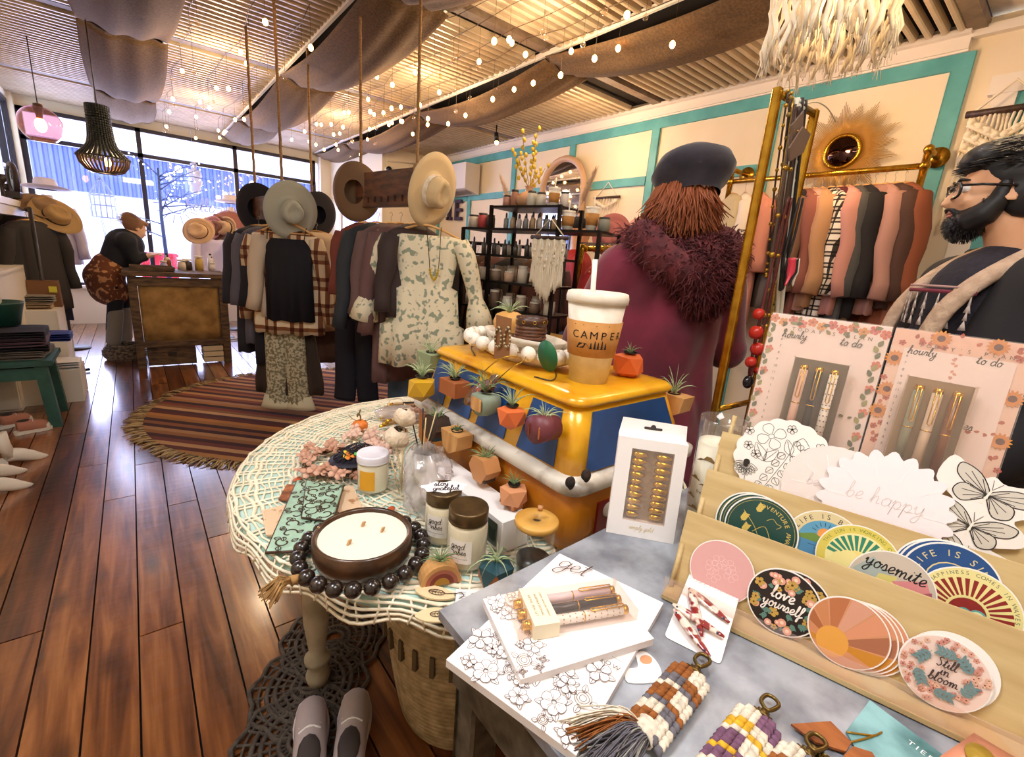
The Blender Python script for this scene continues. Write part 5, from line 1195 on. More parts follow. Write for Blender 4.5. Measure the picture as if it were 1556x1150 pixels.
def art_still(fl,r):
    fl.ell(0,0,r*.965,None,'#ead0c4_0.4', n=44);rg=random.Random(9)
    for k in range(90):
        a=rg.uniform(0,6.28);d=r*math.sqrt(rg.uniform(.1,.84));x,y=d*cos(a),d*sin(a)
        if abs(y)<r*.36 and abs(x)<r*.42: continue
        s_=r*.075;fl.flower(x,y,s_,5,0,BLK,('#dca08c', '#cc8a7c', '#e4b49c')[k % 3],('#5a2c28', '#8a6a28')[k % 2])
    for a in (.4,2.2,3.3,4.4,5.5,1.2): fl.sprig(r*.6*cos(a),r*.6*sin(a),r*.5,a+1.9,4,.2,.0004,'#6c8a8c', fill='#6c8a8c', leafL=.4)
    for i,w_ in enumerate(('Still', 'in', 'bloom')): fl.script(w_,0,r*.16-i*r*.22,r*.27,r*.028,'#4a3834')
def art_adv(fl,r):
    fl.ell(0,0,r*.96,None,'#1c4640_0.4', n=44);Y_='#d2b85c'
    fl.curve([(r*.9*cos(t),r*.9*sin(t)) for t in [k*.3 for k in range(21)]],.0004,Y_,True,2)
    fl.text('ADVENTURE AWAITS', 0,0,r*.17,Y_,arc=(r*.68,35,9.2));fl.curve([(-r*.55,r*.45),(-r*.2,r*.1),(0,-r*.2),(r*.3,-r*.5)],.0006,Y_)
    for x,y in ((-.55,.1),(-.45,-.2),(-.2,.5)): fl.sprig(x*r,y*r,r*.3,1.2,4,.25,.0004,Y_,Y_,.4)
    fl.curve([(r*.1,r*.35),(r*.25,r*.45),(r*.38,r*.35),(r*.5,r*.32),(r*.4,r*.2)],.0006,Y_);fl.curve([(-r*.2,-r*.1),(r*.1,r*.15),(r*.35,-r*.3)],.0007,Y_)
def art_lake(fl,r):
    fl.ell(0,0,r*.97,None,'#d8c89a_0.4', n=44);fl.ell(0,0,r*.7,None,'#5a9cc0_0.4', n=36);fl.text('LIFE IS BETTER', 0,0,r*.2,'#1c2430', arc=(r*.76,88,10.5))
    fl.ell(-.05*r,r*.3,r*.18,None,'#e89a4c');[fl.stroke([(-.05*r+r*.23*cos(a),r*.3+r*.23*sin(a)),(-.05*r+r*.34*cos(a),r*.3+r*.34*sin(a))],.0007,'#1c2430') for a in [k*.4+.1 for k in range(8)]]
    fl.poly([(-r*.68,.1*r),(-r*.3,r*.26),(0,.14*r),(r*.3,r*.26),(r*.66,.1*r),(r*.66,0),(-r*.68,0)],'#6a8a3c');fl.poly([(-r*.69,.0),(r*.69,0),(r*.5,-.48*r),(0,-r*.68),(-r*.5,-.48*r)],'#4a86b0')
    for k in range(5): fl.stroke([(-r*.4+k*.16*r,-.1*r-.08*k*r),(-r*.2+k*.16*r,-.1*r-.08*k*r)],.0006,'#1c2430')
def rays(fl,r,cx_,cy_,n,a0,a1,r0,r1,m,duty=.55,alt=1):
    for k in range(n):
        a=a0+(a1-a0)*k/n;b=a+(a1-a0)/n*duty*(alt if k % 2 else 1);fl.poly([(cx_+r0*cos(a),cy_+r0*sin(a)),(cx_+r1*cos(a),cy_+r1*sin(a)),(cx_+r1*cos(b),cy_+r1*sin(b)),(cx_+r0*cos(b),cy_+r0*sin(b))],m)
def art_greensun(fl,r):
    fl.ell(0,0,r*.97,None,'#d8c85c_0.4', n=44);fl.ell(0,0,r*.76,None,'#e8e0a0_0.4', n=36);rays(fl,r,0,-r*.05,13,.05,3.1,r*.25,r*.75,'#2c8468', .6)
    fl.ell(0,-.02*r,r*.3,None,'#e6d684'); 
    for x,y,s_ in ((-.4,-.1,.2),(-.2,-.02,.24),(.1,-.1,.2),(-.55,-.3,.2),(.3,-.2,.2)): fl.ell(x*r,y*r,s_*r,None,'#e8dc94')
    fl.text('THE SUN IS WORKING ON IT', 0,0,r*.13,'#7a8a3c', arc=(r*.82,90,6.2))
def art_yos(fl,r):
    fl.ell(0,0,r*.97,None,'#c8bcae_0.4', n=44);fl.poly([(-r*.9,r*.2),(-r*.5,r*.7),(0,r*.3),(-r*.5,-.1*r)],'#a8b4b0');fl.poly([(-r*.3,r*.3),(r*.1,r*.35),(r*.05,.0),(-r*.4,.0)],'#d8cc78');fl.poly([(0,r*.2),(r*.7,r*.5),(r*.92,0),(r*.3,-.1*r)],'#d88a8c');fl.poly([(r*.4,0),(r*.85,r*.25),(r*.93,-.1*r)],'#a85868')
    fl.poly([(-r*.1,-.3*r),(r*.1,.05*r),(r*.3,-.05*r),(r*.5,-.25*r),(r*.7,-.5*r),(-r*.1,-.6*r)],'#6a5a50');fl.curve([(r*.05,-.1*r),(r*.1,.08*r),(r*.25,.06*r),(r*.3,-.1*r),(r*.5,-.2*r)],.0012,'#1c1818')
    fl.script('yosemite', 0,r*.38,r*.40,r*.035,'#1c1818', rot=-.08)
def art_blue(fl,r): fl.ell(0,0,r*.96,None,'#1f4c86_0.4', n=44);fl.text('LIFE IS SIMPLE', 0,0,r*.24,'#d8c88c', arc=(r*.66,82,13));fl.ell(0,0,r*.5,None,'#d8c88c');fl.ell(0,0,r*.47,None,'#2a5c98')
def art_happy(fl,r):
    fl.ell(0,0,r*.97,None,'#e6dc98_0.4', n=44);fl.text('HAPPINESS COMES IN WAVES', 0,0,r*.125,'#5a6058', arc=(r*.83,78,6.4))
    rays(fl,r,0,-r*.1,17,-.1,3.25,r*.42,r*.84,'#8a1f1c', .55);fl.ell(0,-.1*r,r*.36,None,'#8a1f1c');rays(fl,r,0,-r*.1,18,0,3.2,r*.36,r*.4,'#e6dc98', .7)
    for x,y,s_ in ((-.3,-.25,.15),(-.05,-.15,.16),(.2,-.12,.17),(.5,-.2,.16),(.72,-.35,.12)): fl.ell(x*r,y*r,s_*r,None,'#58a8a4');fl.ell(x*r,y*r,s_*r*.75,None,'#dce4b4')
    fl.poly([(-r*.8,-.3*r),(r*.8,-.35*r),(r*.6,-.7*r),(0,-r*.95),(-r*.6,-.7*r)],'#8cc4b4')
cw=lambda *a: None
sticker(0,(1096,868),.041,.001,'plain dusty pink round sticker in the front row, behind the hair clips', art_pink)
sticker(0,(1206,917),.04,.0,'rear copy of the black floral round sticker, peeking out at its right', art_love)
sticker(0,(1190,915),.041,.004,'black floral round sticker reading love yourself in the front row', art_love)
for k,dx in enumerate((26,17,9)): sticker(0,(1290+dx,962+dx*.3),.04,.0005+k*.0022,'boho sunburst sticker, %s of the copies fanned out behind the front one' % ('rearmost', 'middle', 'nearest')[k],art_sun)
sticker(0,(1288,961),.040,.008,'front sunburst sticker in orange, peach and brown rays', art_sun)
sticker(0,(1445,1017),.038,.001,'blank edged copy behind the still in bloom sticker', None)
sticker(0,(1434,1022),.038,.005,'floral round sticker reading still in bloom, nearest in the front row', art_still)
for k,dx in enumerate((14,7)): sticker(1,(1150-dx+4,803-dx*.35),.046,.0005+k*.0015,'dark green adventure sticker, %s copy of the stack' % ('rear', 'middle')[k],art_adv)
sticker(1,(1155,806),.046,.005,'front dark green sticker reading adventure awaits in yellow', art_adv)
sticker(1,(1252,828),.044,.001,'lake sunrise sticker reading is better, half hidden in the second row', art_lake)
sticker(1,(1302,852),.044,.005,'round sticker with green sun rays and yellow rim in the second row', art_greensun)
for k,dx in enumerate((-12,-5)): sticker(1,(1440+dx,880+dx*.2),.044,.0005+k*.001,'navy round sticker, %s of the copies behind the life is simple one' % ('rearmost', 'nearest')[k],art_blue)
sticker(1,(1443,884),.044,.0035,'navy blue sticker reading life is simple in the second row', art_blue)
sticker(1,(1352,893),.043,.009,'watercolour sticker with a handwritten word yosemite', art_yos)
sticker(1,(1470,925),.045,.008,'yellow and red sunburst sticker reading happiness comes in waves', art_happy)
# third row: white die cut stickers
def scal(n,r,a,sq=1): return [(r*(1+a*abs(sin(n*t/2)))*cos(t),r*sq*(1+a*abs(sin(n*t/2)))*sin(t)) for t in [2*PI*k/120 for k in range(120)]]
def art_bot(fl,r):
    K2='#1a1614_0.5'; w_=.0006
    fl.flower(-r*.35,r*.5,r*.3,4,w_,K2,None,None,.6);fl.stroke([(-.35*r,r*.2),(-.35*r,-.1*r)],w_,K2);fl.leaf(-.35*r,-.1*r,r*.45,2.2,.3,w_,K2);fl.leaf(-.35*r,-.1*r,r*.4,1.0,.3,w_,K2)
    fl.curve([(.15*r,.05*r),(.1*r,.4*r),(.25*r,.65*r),(.42*r,.5*r)],w_,K2);fl.leaf(.12*r,.2*r,r*.36,2.0,.3,w_,K2)
    for x,y in ((.25,.5),(.34,.42),(.42,.48),(.16,.56)): fl.leaf(x*r,y*r,r*.13,-1.4,.6,w_,K2)
    fl.stroke([(-.25*r,-.85*r),(.05*r,.05*r),(.1*r,.25*r)],w_,K2)
    for k in range(5):
        for s_ in (-1,1): fl.leaf(-.2*r+k*.07*r+s_*.07*r,-.6*r+k*.2*r,r*.18,-PI/2+s_*.7,.5,w_,K2)
    fl.flower(.5*r,-.1*r,r*.24,5,w_,K2); 
    for k in range(9): fl.leaf(-.68*r,-.3*r,r*.27,-PI*(k+.5)/9,.28,w_,K2)
    fl.ell(-.68*r,-.24*r,r*.07,None,K2);fl.stroke([(-.65*r,-.4*r),(-.6*r,-.85*r)],w_,K2)
    for x,y in ((0,.78),(.62,.55),(-.75,.15),(-.55,0),(.3,.05),(-.4,-.75),(.15,-.8),(.55,-.6),(-.82,.5)): fl.flower(x*r,y*r,r*.1,5,w_,K2,None,K2)
    for k in range(14): fl.stroke([(.62*r+.02*r*k-.14*r,.22*r),(.5*r+.024*r*k-.03*r,.34*r+.03*r*sin(k))],w_,K2)
sticker(2,(1188,702),.064,.001,'white die cut sticker with black line drawn wild flowers', art_bot,'white die cut stickers in the third row', '#f6f0ea_0.4', 'flower_sticker', [(x*1.0,y*.98) for x,y in scal(18,.062,.05)],-.05)
def art_em(fl,r):
    for k in range(10): fl.stroke([(r*.5*cos(k*.63),r*.5*sin(k*.63)),(r*.85*cos(k*.63),r*.85*sin(k*.63))],.0009,'#fbf6f8_0.2')
    fl.script('be happy', 0,0,r*.3,.0009,'#ddd2d2_0.2')
sticker(2,(1264,745),.058,.004,'plain pearly white oval sticker behind the scalloped one', art_em,'white die cut stickers in the third row', '#eee2de_0.25', 'pearl_sticker', scal(30,.06,.02))
sticker(2,(1340,768),.075,.008,'large pearly white scalloped sunburst sticker with faint embossed writing', art_em,'white die cut stickers in the third row', '#f4ecf0_0.12', 'scalloped_sticker', scal(22,.062,.17))
def art_bf(fl,r):
    for (x,y,s_,ro) in ((0,.48,.86,0),(-.05,-.16,.8,.1),(.02,-.72,.66,0)):
        c_,q_=cos(ro-.25),sin(ro-.25);P=lambda a,b: (x*r+s_*r*(a*c_-b*q_),y*r+s_*r*(a*q_+b*c_))
        for sd in (-1,1):
            for W in ([(0,.05),(sd*.3,.34),(sd*.66,.38),(sd*.62,.14),(sd*.3,0)],[(0,0),(sd*.42,.02),(sd*.5,-.22),(sd*.28,-.34),(sd*.06,-.12)]):
                sp=[(p.x,p.y) for p in spline([(*P(a,b),0) for a,b in W],4,True)];fl.poly(sp,'#cfc8bc_0.5');fl.stroke(sp,.0012,'#2a2624', True)
                cc=P(sd*.02,0)
                for k in range(4,len(sp),3): fl.stroke([cc,((cc[0]*.25+sp[k][0]*.75),(cc[1]*.25+sp[k][1]*.75))],.0008,'#2a2624')
        fl.stroke([P(0,.12),P(0,-.2)],.0022,'#efe8dc');fl.stroke([P(0,.14),P(.08,.34)],.0005,'#2a2624');fl.stroke([P(0,.14),P(-.08,.34)],.0005,'#2a2624')
bfo=[(-.62,.98),(-.2,.72),(0,.8),(.2,.72),(.72,.8),(.8,.45),(.45,.18),(.62,.02),(.66,-.2),(.3,-.4),(.6,-.5),(.5,-.9),(0,-.95),(-.5,-.85),(-.45,-.5),(-.62,-.3),(-.72,.0),(-.4,.2),(-.75,.5)]
rb=.066;sticker(2,(1485,790),rb,.004,'tall white sticker of three line drawn butterflies', art_bf,'white die cut stickers in the third row', '#f2ebe4_0.4', 'butterfly_sticker', [(p.x,p.y) for p in spline([(a*rb*.98,b*rb*1.05,0) for a,b in bfo],4,True)],-.1)
# planner pads at the back of the rack
PA=A1+NB*.235+V((0,0,.13));UP=(NB*.18+V((0,0,1))).normalized();NP=E.cross(UP)
def Pp2(px,py,o=PA): r=ray(px,py);return O0+r*((o-O0).dot(NP)/r.dot(NP))
def planner(x0,x1,label,style):
    TL,TR=Pp2(*x0),Pp2(*x1);W_=(TR-TL).length;H_=W_*1.42
    M=frame(TL,TR-TL,UP);t=thing('planner_pad', label,'planner pad', M=M,group='daily planner pads behind the stickers')
    q=MB('paper');q.prism([(0,-H_),(W_,-H_),(W_,0),(0,0)],-.010,0);b_=q.build('pad_block', t)
    fl=Flat(step=.00008);rg=random.Random(style)
    K2='#2a2420'; b=.1*W_;tb=.18*W_
    if style==1:
        for k in range(12): x=.03*W_+k*.085*W_;fl.flower(x,-.05*W_-(k % 2)*.03*W_,.045*W_,5,0,K2,('#d8865c', '#dca04c', '#cf6a62', '#d87058')[k % 4],'#a04c3c', k)
        for k in range(16): x=.03*W_+rg.random()*.94*W_;fl.leaf(x,-.03*W_-rg.random()*.13*W_,.06*W_,rg.uniform(0,6),.35,0,K2,('#6c7c4c', '#8c8c50', '#4c6040')[k % 3])
        for side in (0,1):
            for k in range(20):
                y=-.2*W_-k*.058*W_;x=(.045 if side==0 else .955)*W_
                if k % 4==3: fl.flower(x,y,.04*W_,5,0,K2,'#d87a5c', '#8c3c30')
                else: fl.leaf(x-.02*W_,y,.07*W_,1.2+.8*(k % 2),.35,0,K2,('#6c7c4c', '#98a05c', '#4c6444')[k % 3])
        for k in range(9): fl.leaf((.56+.03*k*1.2)*W_,-.92*W_,.04*W_,.5+(k % 2)*2,.35,0,K2,'#6c6c44')
    else:
        fl.poly([(0,0),(W_,0),(W_,-tb),(0,-tb)],'#f0d2c0');fl.poly([(0,-tb),(b,-tb),(b,-H_),(0,-H_)],'#f2dccc');fl.poly([(W_-b,-tb),(W_,-tb),(W_,-H_),(W_-b,-H_)],'#f2dccc')
        def sunf(x,y,r):
            for k in range(14): fl.leaf(x+r*.3*cos(k*.449),y+r*.3*sin(k*.449),r*.8,k*.449,.26,0,K2,'#dc9438', False)
            fl.ell(x,y,r*.42,None,'#5c2c1c', n=14)
        for k in range(30): x,y=rg.choice(((rg.random()*W_,-rg.random()*tb),(rg.random()*b,-rg.random()*H_),(W_-rg.random()*b,-rg.random()*H_)));fl.leaf(x,y,.05*W_,rg.uniform(0,6),.4,0,K2,('#b85a40', '#c8785c', '#a84c38')[k % 3])
        for k in range(16): x,y=rg.choice(((rg.random()*W_,-tb*rg.random()),(rg.random()*b,-rg.random()*H_),(W_-rg.random()*b,-rg.random()*H_)));fl.flower(x,y,.03*W_,5,0,K2,'#c0604c', '#702820')
        for x,y in ((.35,-.05),(.75,-.06),(.05,-.3),(.06,-.62),(.04,-.85),(.94,-.5),(.95,-.9)): sunf(x*W_,y*W_,.075*W_)
        fl.poly([(.1*W_,-tb),(.9*W_,-tb),(.9*W_,-H_),(.1*W_,-H_)],'paper')
        for k in range(18): fl.leaf(.5*W_,-tb-k*.03*W_,.035*W_,rg.uniform(0,6),.4,0,K2,'#d8a490')
        for k in range(16): fl.leaf((.46+.028*k)*W_,-.86*W_,.035*W_,rg.uniform(0,6),.4,0,K2,'#c07058')
    for i,ch in enumerate("TODAY'S PLAN"):
        if ch != ' ': fl.text(ch,(.22+i*.058)*W_,-.155*W_,.05*W_,'#5c4c44')
    fl.script('hourly', .24*W_,-.235*W_,.085*W_,.0012,K2);fl.script('to do', .72*W_,-.235*W_,.085*W_,.0012,K2);fl.script('notes', .66*W_,-.86*W_,.085*W_,.0012,K2)
    for k,s_ in enumerate(('6', '7', '8', '9', '10', '11', '12', '1', '2', '3', '4', '5', '6', '7')): fl.text(s_,.14*W_,-(.27+k*.07)*W_,.036*W_,'#5c504c')
    fl.build('printed_page', b_)
    q=MB('clear_plastic');q.box((W_/2,-H_/2,.0022),(W_+.002,H_+.002,.001));q.build('cellophane', t)
    return t,M,W_,H_
T1_,M1_,W1_,H1_=planner((1175,475),(1357,497),'left planner pad with a border of orange flowers and green leaves', 1)
T2_,M2_,W2_,H2_=planner((1363,498),(1580,526),'right planner pad with a border of sunflowers', 2)
q=None
for (lab,TLp,TRp,o_,cols) in (('clear pen box with pink, black and spotted pens, on the left planner pad', (1208,546),(1290,560),PA-NB*.02,(('#e4bca8_0.35', None,'pale pink pen'),('#241c1c_0.3', None,'black pen'),('#f2ece0_0.35', '#6a5444_0.4', 'white pen with brown spots'))),
                            ('clear pen box with olive, beige and brown pens, on the right planner pad', (1378,575),(1482,594),PA-NB*.02,(('#8c8c74_0.35', None,'olive pen'),('#d8c0a4_0.35', None,'beige pen'),('#7c4c28_0.3', None,'brown pen')))):
    TL,TR=Pp2(*TLp,o_),Pp2(*TRp,o_);W_=(TR-TL).length;M=frame(TL,TR-TL,UP);L_=.145
    t=thing('boxed_pens', lab,'pen set', M=M,group='pen boxes standing on the planner pads')
    q=MB('#cdbf9c_0.6');q.box((W_/2,-L_/2-.002,-.0035),(W_,L_+.012,.001));q.build('backing_card', t)
    q=MB('clear_plastic');q.box((W_/2,-L_/2-.002,.006),(W_+.004,L_+.016,.018),bev=.002);q.build('clear_case', t)
    for k,(col,dots,l2) in enumerate(cols): x=W_*(.22+.28*k);pen(t,(x,-L_,.005),(x,-.006,.005),col,.0058,dots,l2,up=V((0,0,1)))
# ================================================================== GENERATORS: clothes, hats, people
def plaid(name,c1,c2,c3,sc):
    m=mat(name,c1,.85);nt=m.node_tree;N=nt.nodes;L=nt.links;b=N['Principled BSDF'];tc=N.new('ShaderNodeTexCoord');last=None
    for i,(ax,c) in enumerate((('X', c2),('Z', c3))):
        w_=N.new('ShaderNodeTexWave');w_.bands_direction=ax;w_.inputs['Scale'].default_value=sc;L.new(tc.outputs['Object'],w_.inputs['Vector'])
        r=N.new('ShaderNodeValToRGB');r.color_ramp.interpolation='CONSTANT'; e=r.color_ramp.elements;e[0].color=(1,1,1,1);e[1].position=.5;e[1].color=rgb(c);k=e.new(.9);k.color=(.75,.7,.65,1);L.new(w_.outputs['Fac'],r.inputs[0])
        mx=N.new('ShaderNodeMix');mx.data_type='RGBA'; mx.blend_type='MULTIPLY'; mx.inputs[0].default_value=1
        if last: L.new(last,mx.inputs[6])
        else: mx.inputs[6].default_value=rgb(c1)
        L.new(r.outputs[0],mx.inputs[7]);last=mx.outputs[2]
    L.new(last,b.inputs['Base Color'])
plaid('brown_plaid', 'e6d2b0', '8a5c44', '9a6a4c', 1.7);plaid('bw_plaid', 'efe8dc', '3a3434', '3a3434', 4.5)
mat('floral_cream', 'ece2c4', .85,col2='98a088', sc=30,contrast=(.55,.62),detail=1);mat('skirt_floral', '6e3c20', .85,col2='c89060', sc=26,contrast=(.54,.6),detail=1)
mat('snake_print', 'c4bc9c', .8,col2='7c745c', sc=55,contrast=(.45,.55),detail=2);mat('denim', '3c5068', .85,col2='5c7088', sc=6);mat('studs', 'e8e0d0', .2,.9)
mat('hanger_wood', 'd8a868', .45);mat('rope', 'a8835a', .85,col2='7c5c38', sc=60,stretch=(1,1,4));mat('rack_wood', '6e4228', .5,col2='42261a', sc=5,stretch=(6,1,6),detail=8,contrast=(.38,.6))
mat('felt_tan', 'd6bd90', .85,sheen=.3);mat('felt_grey', 'a8a898', .85,sheen=.3);mat('felt_black', '16141e', .9,sheen=.1);mat('felt_brown', '7a5e44', .85);mat('pipe_gold', 'c89c38', .25,.95,col2='a87c24', sc=30)
def hanger(t,W,z0,m='hanger_wood', bar=True):
    q=MB(m);q.tube(spline([(-W*.5,0,z0-.055),(-W*.25,0,z0-.012),(0,0,z0+.012),(W*.25,0,z0-.012),(W*.5,0,z0-.055)],3),.009,7,flat=.8)
    if bar: q.tube([(-W*.46,0,z0-.06),(W*.46,0,z0-.06)],.005,6)
    q.tube(spline([(0,0,z0+.01),(0,0,z0+.045),(.012,0,z0+.062),(0,0,z0+.078),(-.012,0,z0+.066)],4),.0016,5,m='#a8a098_0.3');q.build('hanger', t)
def garment(name,label,cat,loc,rot,m,W=.42,L=.65,sleeves=.5,flare=1.1,D=.085,ruf=.012,group=None,hang=True,m2=None,neck=.075,seed=1,strap=False,sang=.16,gap=.078,tiers=0,hm='hanger_wood'):
    t=thing(name,label,cat,tuple(loc),rot,group);z0=-gap-.01
    if hang: hanger(t,W*.92,z0,hm)
    n=44;q=MB(m);rg=random.Random(seed);ph=rg.random()*6;k1=rg.choice((7,8,9)); 
    prof=[(neck/W*2,0,.3),(.8,-.035,.8),(1.0,-.06,1),(.97,-.2*L,1),(.95,-.45*L,1),(.5*(1+flare),-.7*L,1),(flare,-.9*L,1.05),(flare,-L,1.1),(flare*.99,-L,1.05)]
    if strap: prof=[(.6,-.1,1),(.88,-.17,1),(.86,-.5*L,1),(flare,-L,1),(flare*.98,-L,.95)]
    if tiers: prof=[(.8,-.05,.9),(.98,-.06,1),(.9,-.2*L,1),(.76,-.42*L,.9),(.92,-.44*L,1.1),(1.0,-.7*L,1.15),(1.15,-.72*L,1.3),(1.2,-L,1.35),(1.19,-L,1.3)]
    vs=[]; 
    for (w_,z,d_) in prof:
        for k in range(n):
            a=2*PI*k/n;f=1+ruf*6*max(0,-z)/L*sin(k1*a+ph+z*3)*(1 if not tiers else 1.3)
            vs.append((w_*W/2*cos(a)*(1+.02*sin(3*a+ph)),D*d_*sin(a)*f+.3*ruf*sin(k1*cos(a)*2.2+ph)*(-z/L)*2,z0+z-(.012*abs(sin(k1*a*.5)) if z<-L*.95 else 0)))
    fs=[(j*n+k,j*n+(k+1) % n,(j+1)*n+(k+1) % n,(j+1)*n+k) for j in range(len(prof)-1) for k in range(n)]
    q.add(vs,fs,m);q.build('body', t,solid=.003)
    if sleeves:
        for s in (-1,1):
            q=MB(m2 or m);a=V((s*W*.47,0,z0-.075));P=[a];Ls=sleeves
            for i in range(1,7): P.append(a+V((s*Ls*sang*(i/6)**.7,.012*sin(i*1.7+seed),-Ls*i/6)))
            R_=[.05,.058,.055,.05,.046,.044+(.03 if tiers else 0),.046+(.045 if tiers else 0)];q.tube(P,R_,12,flat=1.15,up=(0,1,0));q.build('sleeve', t)
    if strap:
        q=MB(m)
        for s in (-1,1): q.tube([(s*W*.36,0,z0-.02),(s*W*.34,-.03,z0-.11)],.003,5);q.tube([(s*W*.36,0,z0-.02),(s*W*.34,.03,z0-.11)],.003,5)
        q.build('straps', t)
    return t
def trousers(name,label,loc,rot,m,W=.3,L=1.0,flare=1.2,group=None,m2=None,gap=.08):
    t=thing(name,label,'trousers', tuple(loc),rot,group);hanger(t,W,-gap)
    for s in (-1,1):
        q=MB(m);z0=-gap-.06;P=[(s*W*.22,0,z0),(s*W*.23,.01,z0-.3*L),(s*W*.25,.015,z0-.65*L),(s*W*.27,.02,z0-.85*L),(s*W*(.28+.02*flare),.02,z0-L)]
        r=W*.27;q.tube(spline(P,3),[r*(1 if i<9 else 1+(flare-1)*(i-8)/4) for i in range(13)],14,flat=.42,up=(0,1,0));q.build('leg', t)
        if m2: q=MB(m2);q.tube([V(P[-1])+V((0,0,.1)),V(P[-1])+V((0,0,.03)),V(P[-1])-V((0,0,.004))],[r*flare*.8,r*flare*.98,r*flare*1.12],20,flat=.40,up=(0,1,0));q.build('hem_band', t)
    return t
def hatM(c,zdir,xdir=(0,0,1)):
    z=V(zdir).normalized();x=V(xdir)-z*V(xdir).dot(z);return frame(c,x,z.cross(x),z)
def hat(label,M,R_=.19,m='felt_tan', band=None,curl=.02,ch=.1,cr=.085,group=None,pinch=1,name='felt_hat'):
    t=thing(name,label,'hat', M=M,group=group);q=MB(m)
    prof=[(cr*.8,-.001),(cr*1.02,0),(cr*1.3,.002),(R_*.8,.006),(R_,curl*.6),(R_*1.003,curl*.6+.004),(R_*.8,.011),(cr*1.3,.007),(cr*1.02,.012),(cr,.03),(cr*.93,ch*.8),(cr*.78,ch*.99),(cr*.5,ch*.93),(cr*.2,ch*.86),(0,ch*.84)]
    def f(x,y,z,th,i):
        x*=1.12;z+=curl*(abs(sin(th))**2)*(math.hypot(x,y)/R_)**3*.8
        if i>=9: d=pinch*.02*max(0,z/ch) ; y*=1-.28*max(0,x/cr)*max(0,z/ch)*pinch;z-=.015*pinch*(abs(x)/cr)*0+d*.4*(1 if abs(y)<cr*.3 else 0)
        return x,y,z
    q.lathe(prof,48,fn=f);q.build('felt_body', t)
    q=MB(band or '#2a1c14_0.6');q.lathe([(cr*1.035,.012),(cr*1.03,.012+(.03 if band else .016)),(cr*1.0,.013+(.03 if band else .016))],40,fn=lambda x,y,z,th,i: (x*1.12,y,z));q.build('hat_band', t)
    return t
# ------------------------------------------------------------------ hanging racks in the middle of the room
def ropes(parent,pts):
    for (x,y,z1) in pts:
        q=MB('rope');n=60;z0=2.83
        q.tube([(x+.0012*cos(i*1.3),y+.0012*sin(i*1.3),z0+(z1-z0)*i/n) for i in range(n+1)],.0095,7);q.build('rope', parent,world=True)
        q=MB('rope');q.sph((x,y,z1-.01),.024,sc=(1,1,1.2));q.build('knot', parent,world=True)
def beam(label,A,B,h,z,holes):
    c=((A[0]+B[0])/2,(A[1]+B[1])/2);d=V((B[0]-A[0],B[1]-A[1],0));L_=d.length;d.normalize()
    t=thing('hanging_clothes_rack', label,'clothes rack', (*c,z));M=frame((*c,z),d,(0,0,1));q=MB('rack_wood', M)
    n=holes;x0=-L_/2-.04;x1=L_/2+.04;hw=.012;step=(x1-x0-.16)/(n-1)
    q.box(((x0+x1)/2,h*.5+.012,0),(x1-x0,h,.035));q.box(((x0+x1)/2,-.04,0),(x1-x0,.03,.035))
    xs=[x0+.08+step*i for i in range(n)];e=[x0]+[v for x in xs for v in (x-hw,x+hw)]+[x1]
    for i in range(0,len(e),2): q.box(((e[i]+e[i+1])/2,-.0065,0),(e[i+1]-e[i],.037,.035))
    q.build('slotted_board', t,world=True)
    ropes(t,[(A[0],A[1],z+h+.02),(B[0],B[1],z+h+.02)])
    return t,d
RB,RA,RCp,RE,RD=(.85,3.65),(.80,4.28),(1.22,4.27),(1.36,2.66),(1.25,3.25)
zA=1.52
beam('left hanging wooden clothes rack on two ropes, behind the grey hat', RB,RA,.1,zA,7)
beam('right hanging dark wooden clothes rack with a row of slots, behind the tan hat', RE,RD,.15,1.63,8)
t=thing('hanging_rope', 'thick rope with hook holding the cream sweater, right of the grey hat', 'rope', (RCp[0],RCp[1],1.6));ropes(t,[(RCp[0],RCp[1],1.62)])
q=MB('#6a5a48_0.4');q.tube(spline([(RCp[0],RCp[1],1.6),(RCp[0]+.02,RCp[1],1.56),(RCp[0],RCp[1],1.53),(RCp[0]-.02,RCp[1],1.55)],4),.004,6);q.build('hook', t,world=True)
toc=lambda p: (O0-V(p)).normalized()
p=Pv(440,321,*RB)+V((-.02,-.10,0));hat('pale grey wide brim felt hat hanging crown outwards on the left rack', hatM(p,toc(p)+V((.25,0,-.12)),(0,.3,1)),.172,'felt_grey', 'felt_grey', .012,.1,.072)
p=Pv(388,317,*RA)+V((.0,-.05,0));hat('black felt hat at the far end of the left rack, half behind the grey hat', hatM(p,toc(p)*-1+V((.5,0,0))),.17,'felt_black', None,.02)
p=Pv(484,327,*RCp);hat('black felt hat hanging to the right behind the grey hat', hatM(p,toc(p)*-1+V((-.5,0,.1))),.17,'felt_black', None,.012)
p=Pv(650,291,*RE)+V((-.01,-.06,0));hat('large tan felt hat with a patterned band at the near end of the right rack', hatM(p,toc(p)+V((.75,.0,-.1)),(0,.25,1)),.19,'felt_tan', 'whitewash', .01,.11,.08)
p=Pv(545,293,*RD)+V((-.04,-.02,0));hat('brown felt hat at the far end of the right rack', hatM(p,toc(p)*-1+V((.6,0,.0))),.17,'felt_brown', None,.03)
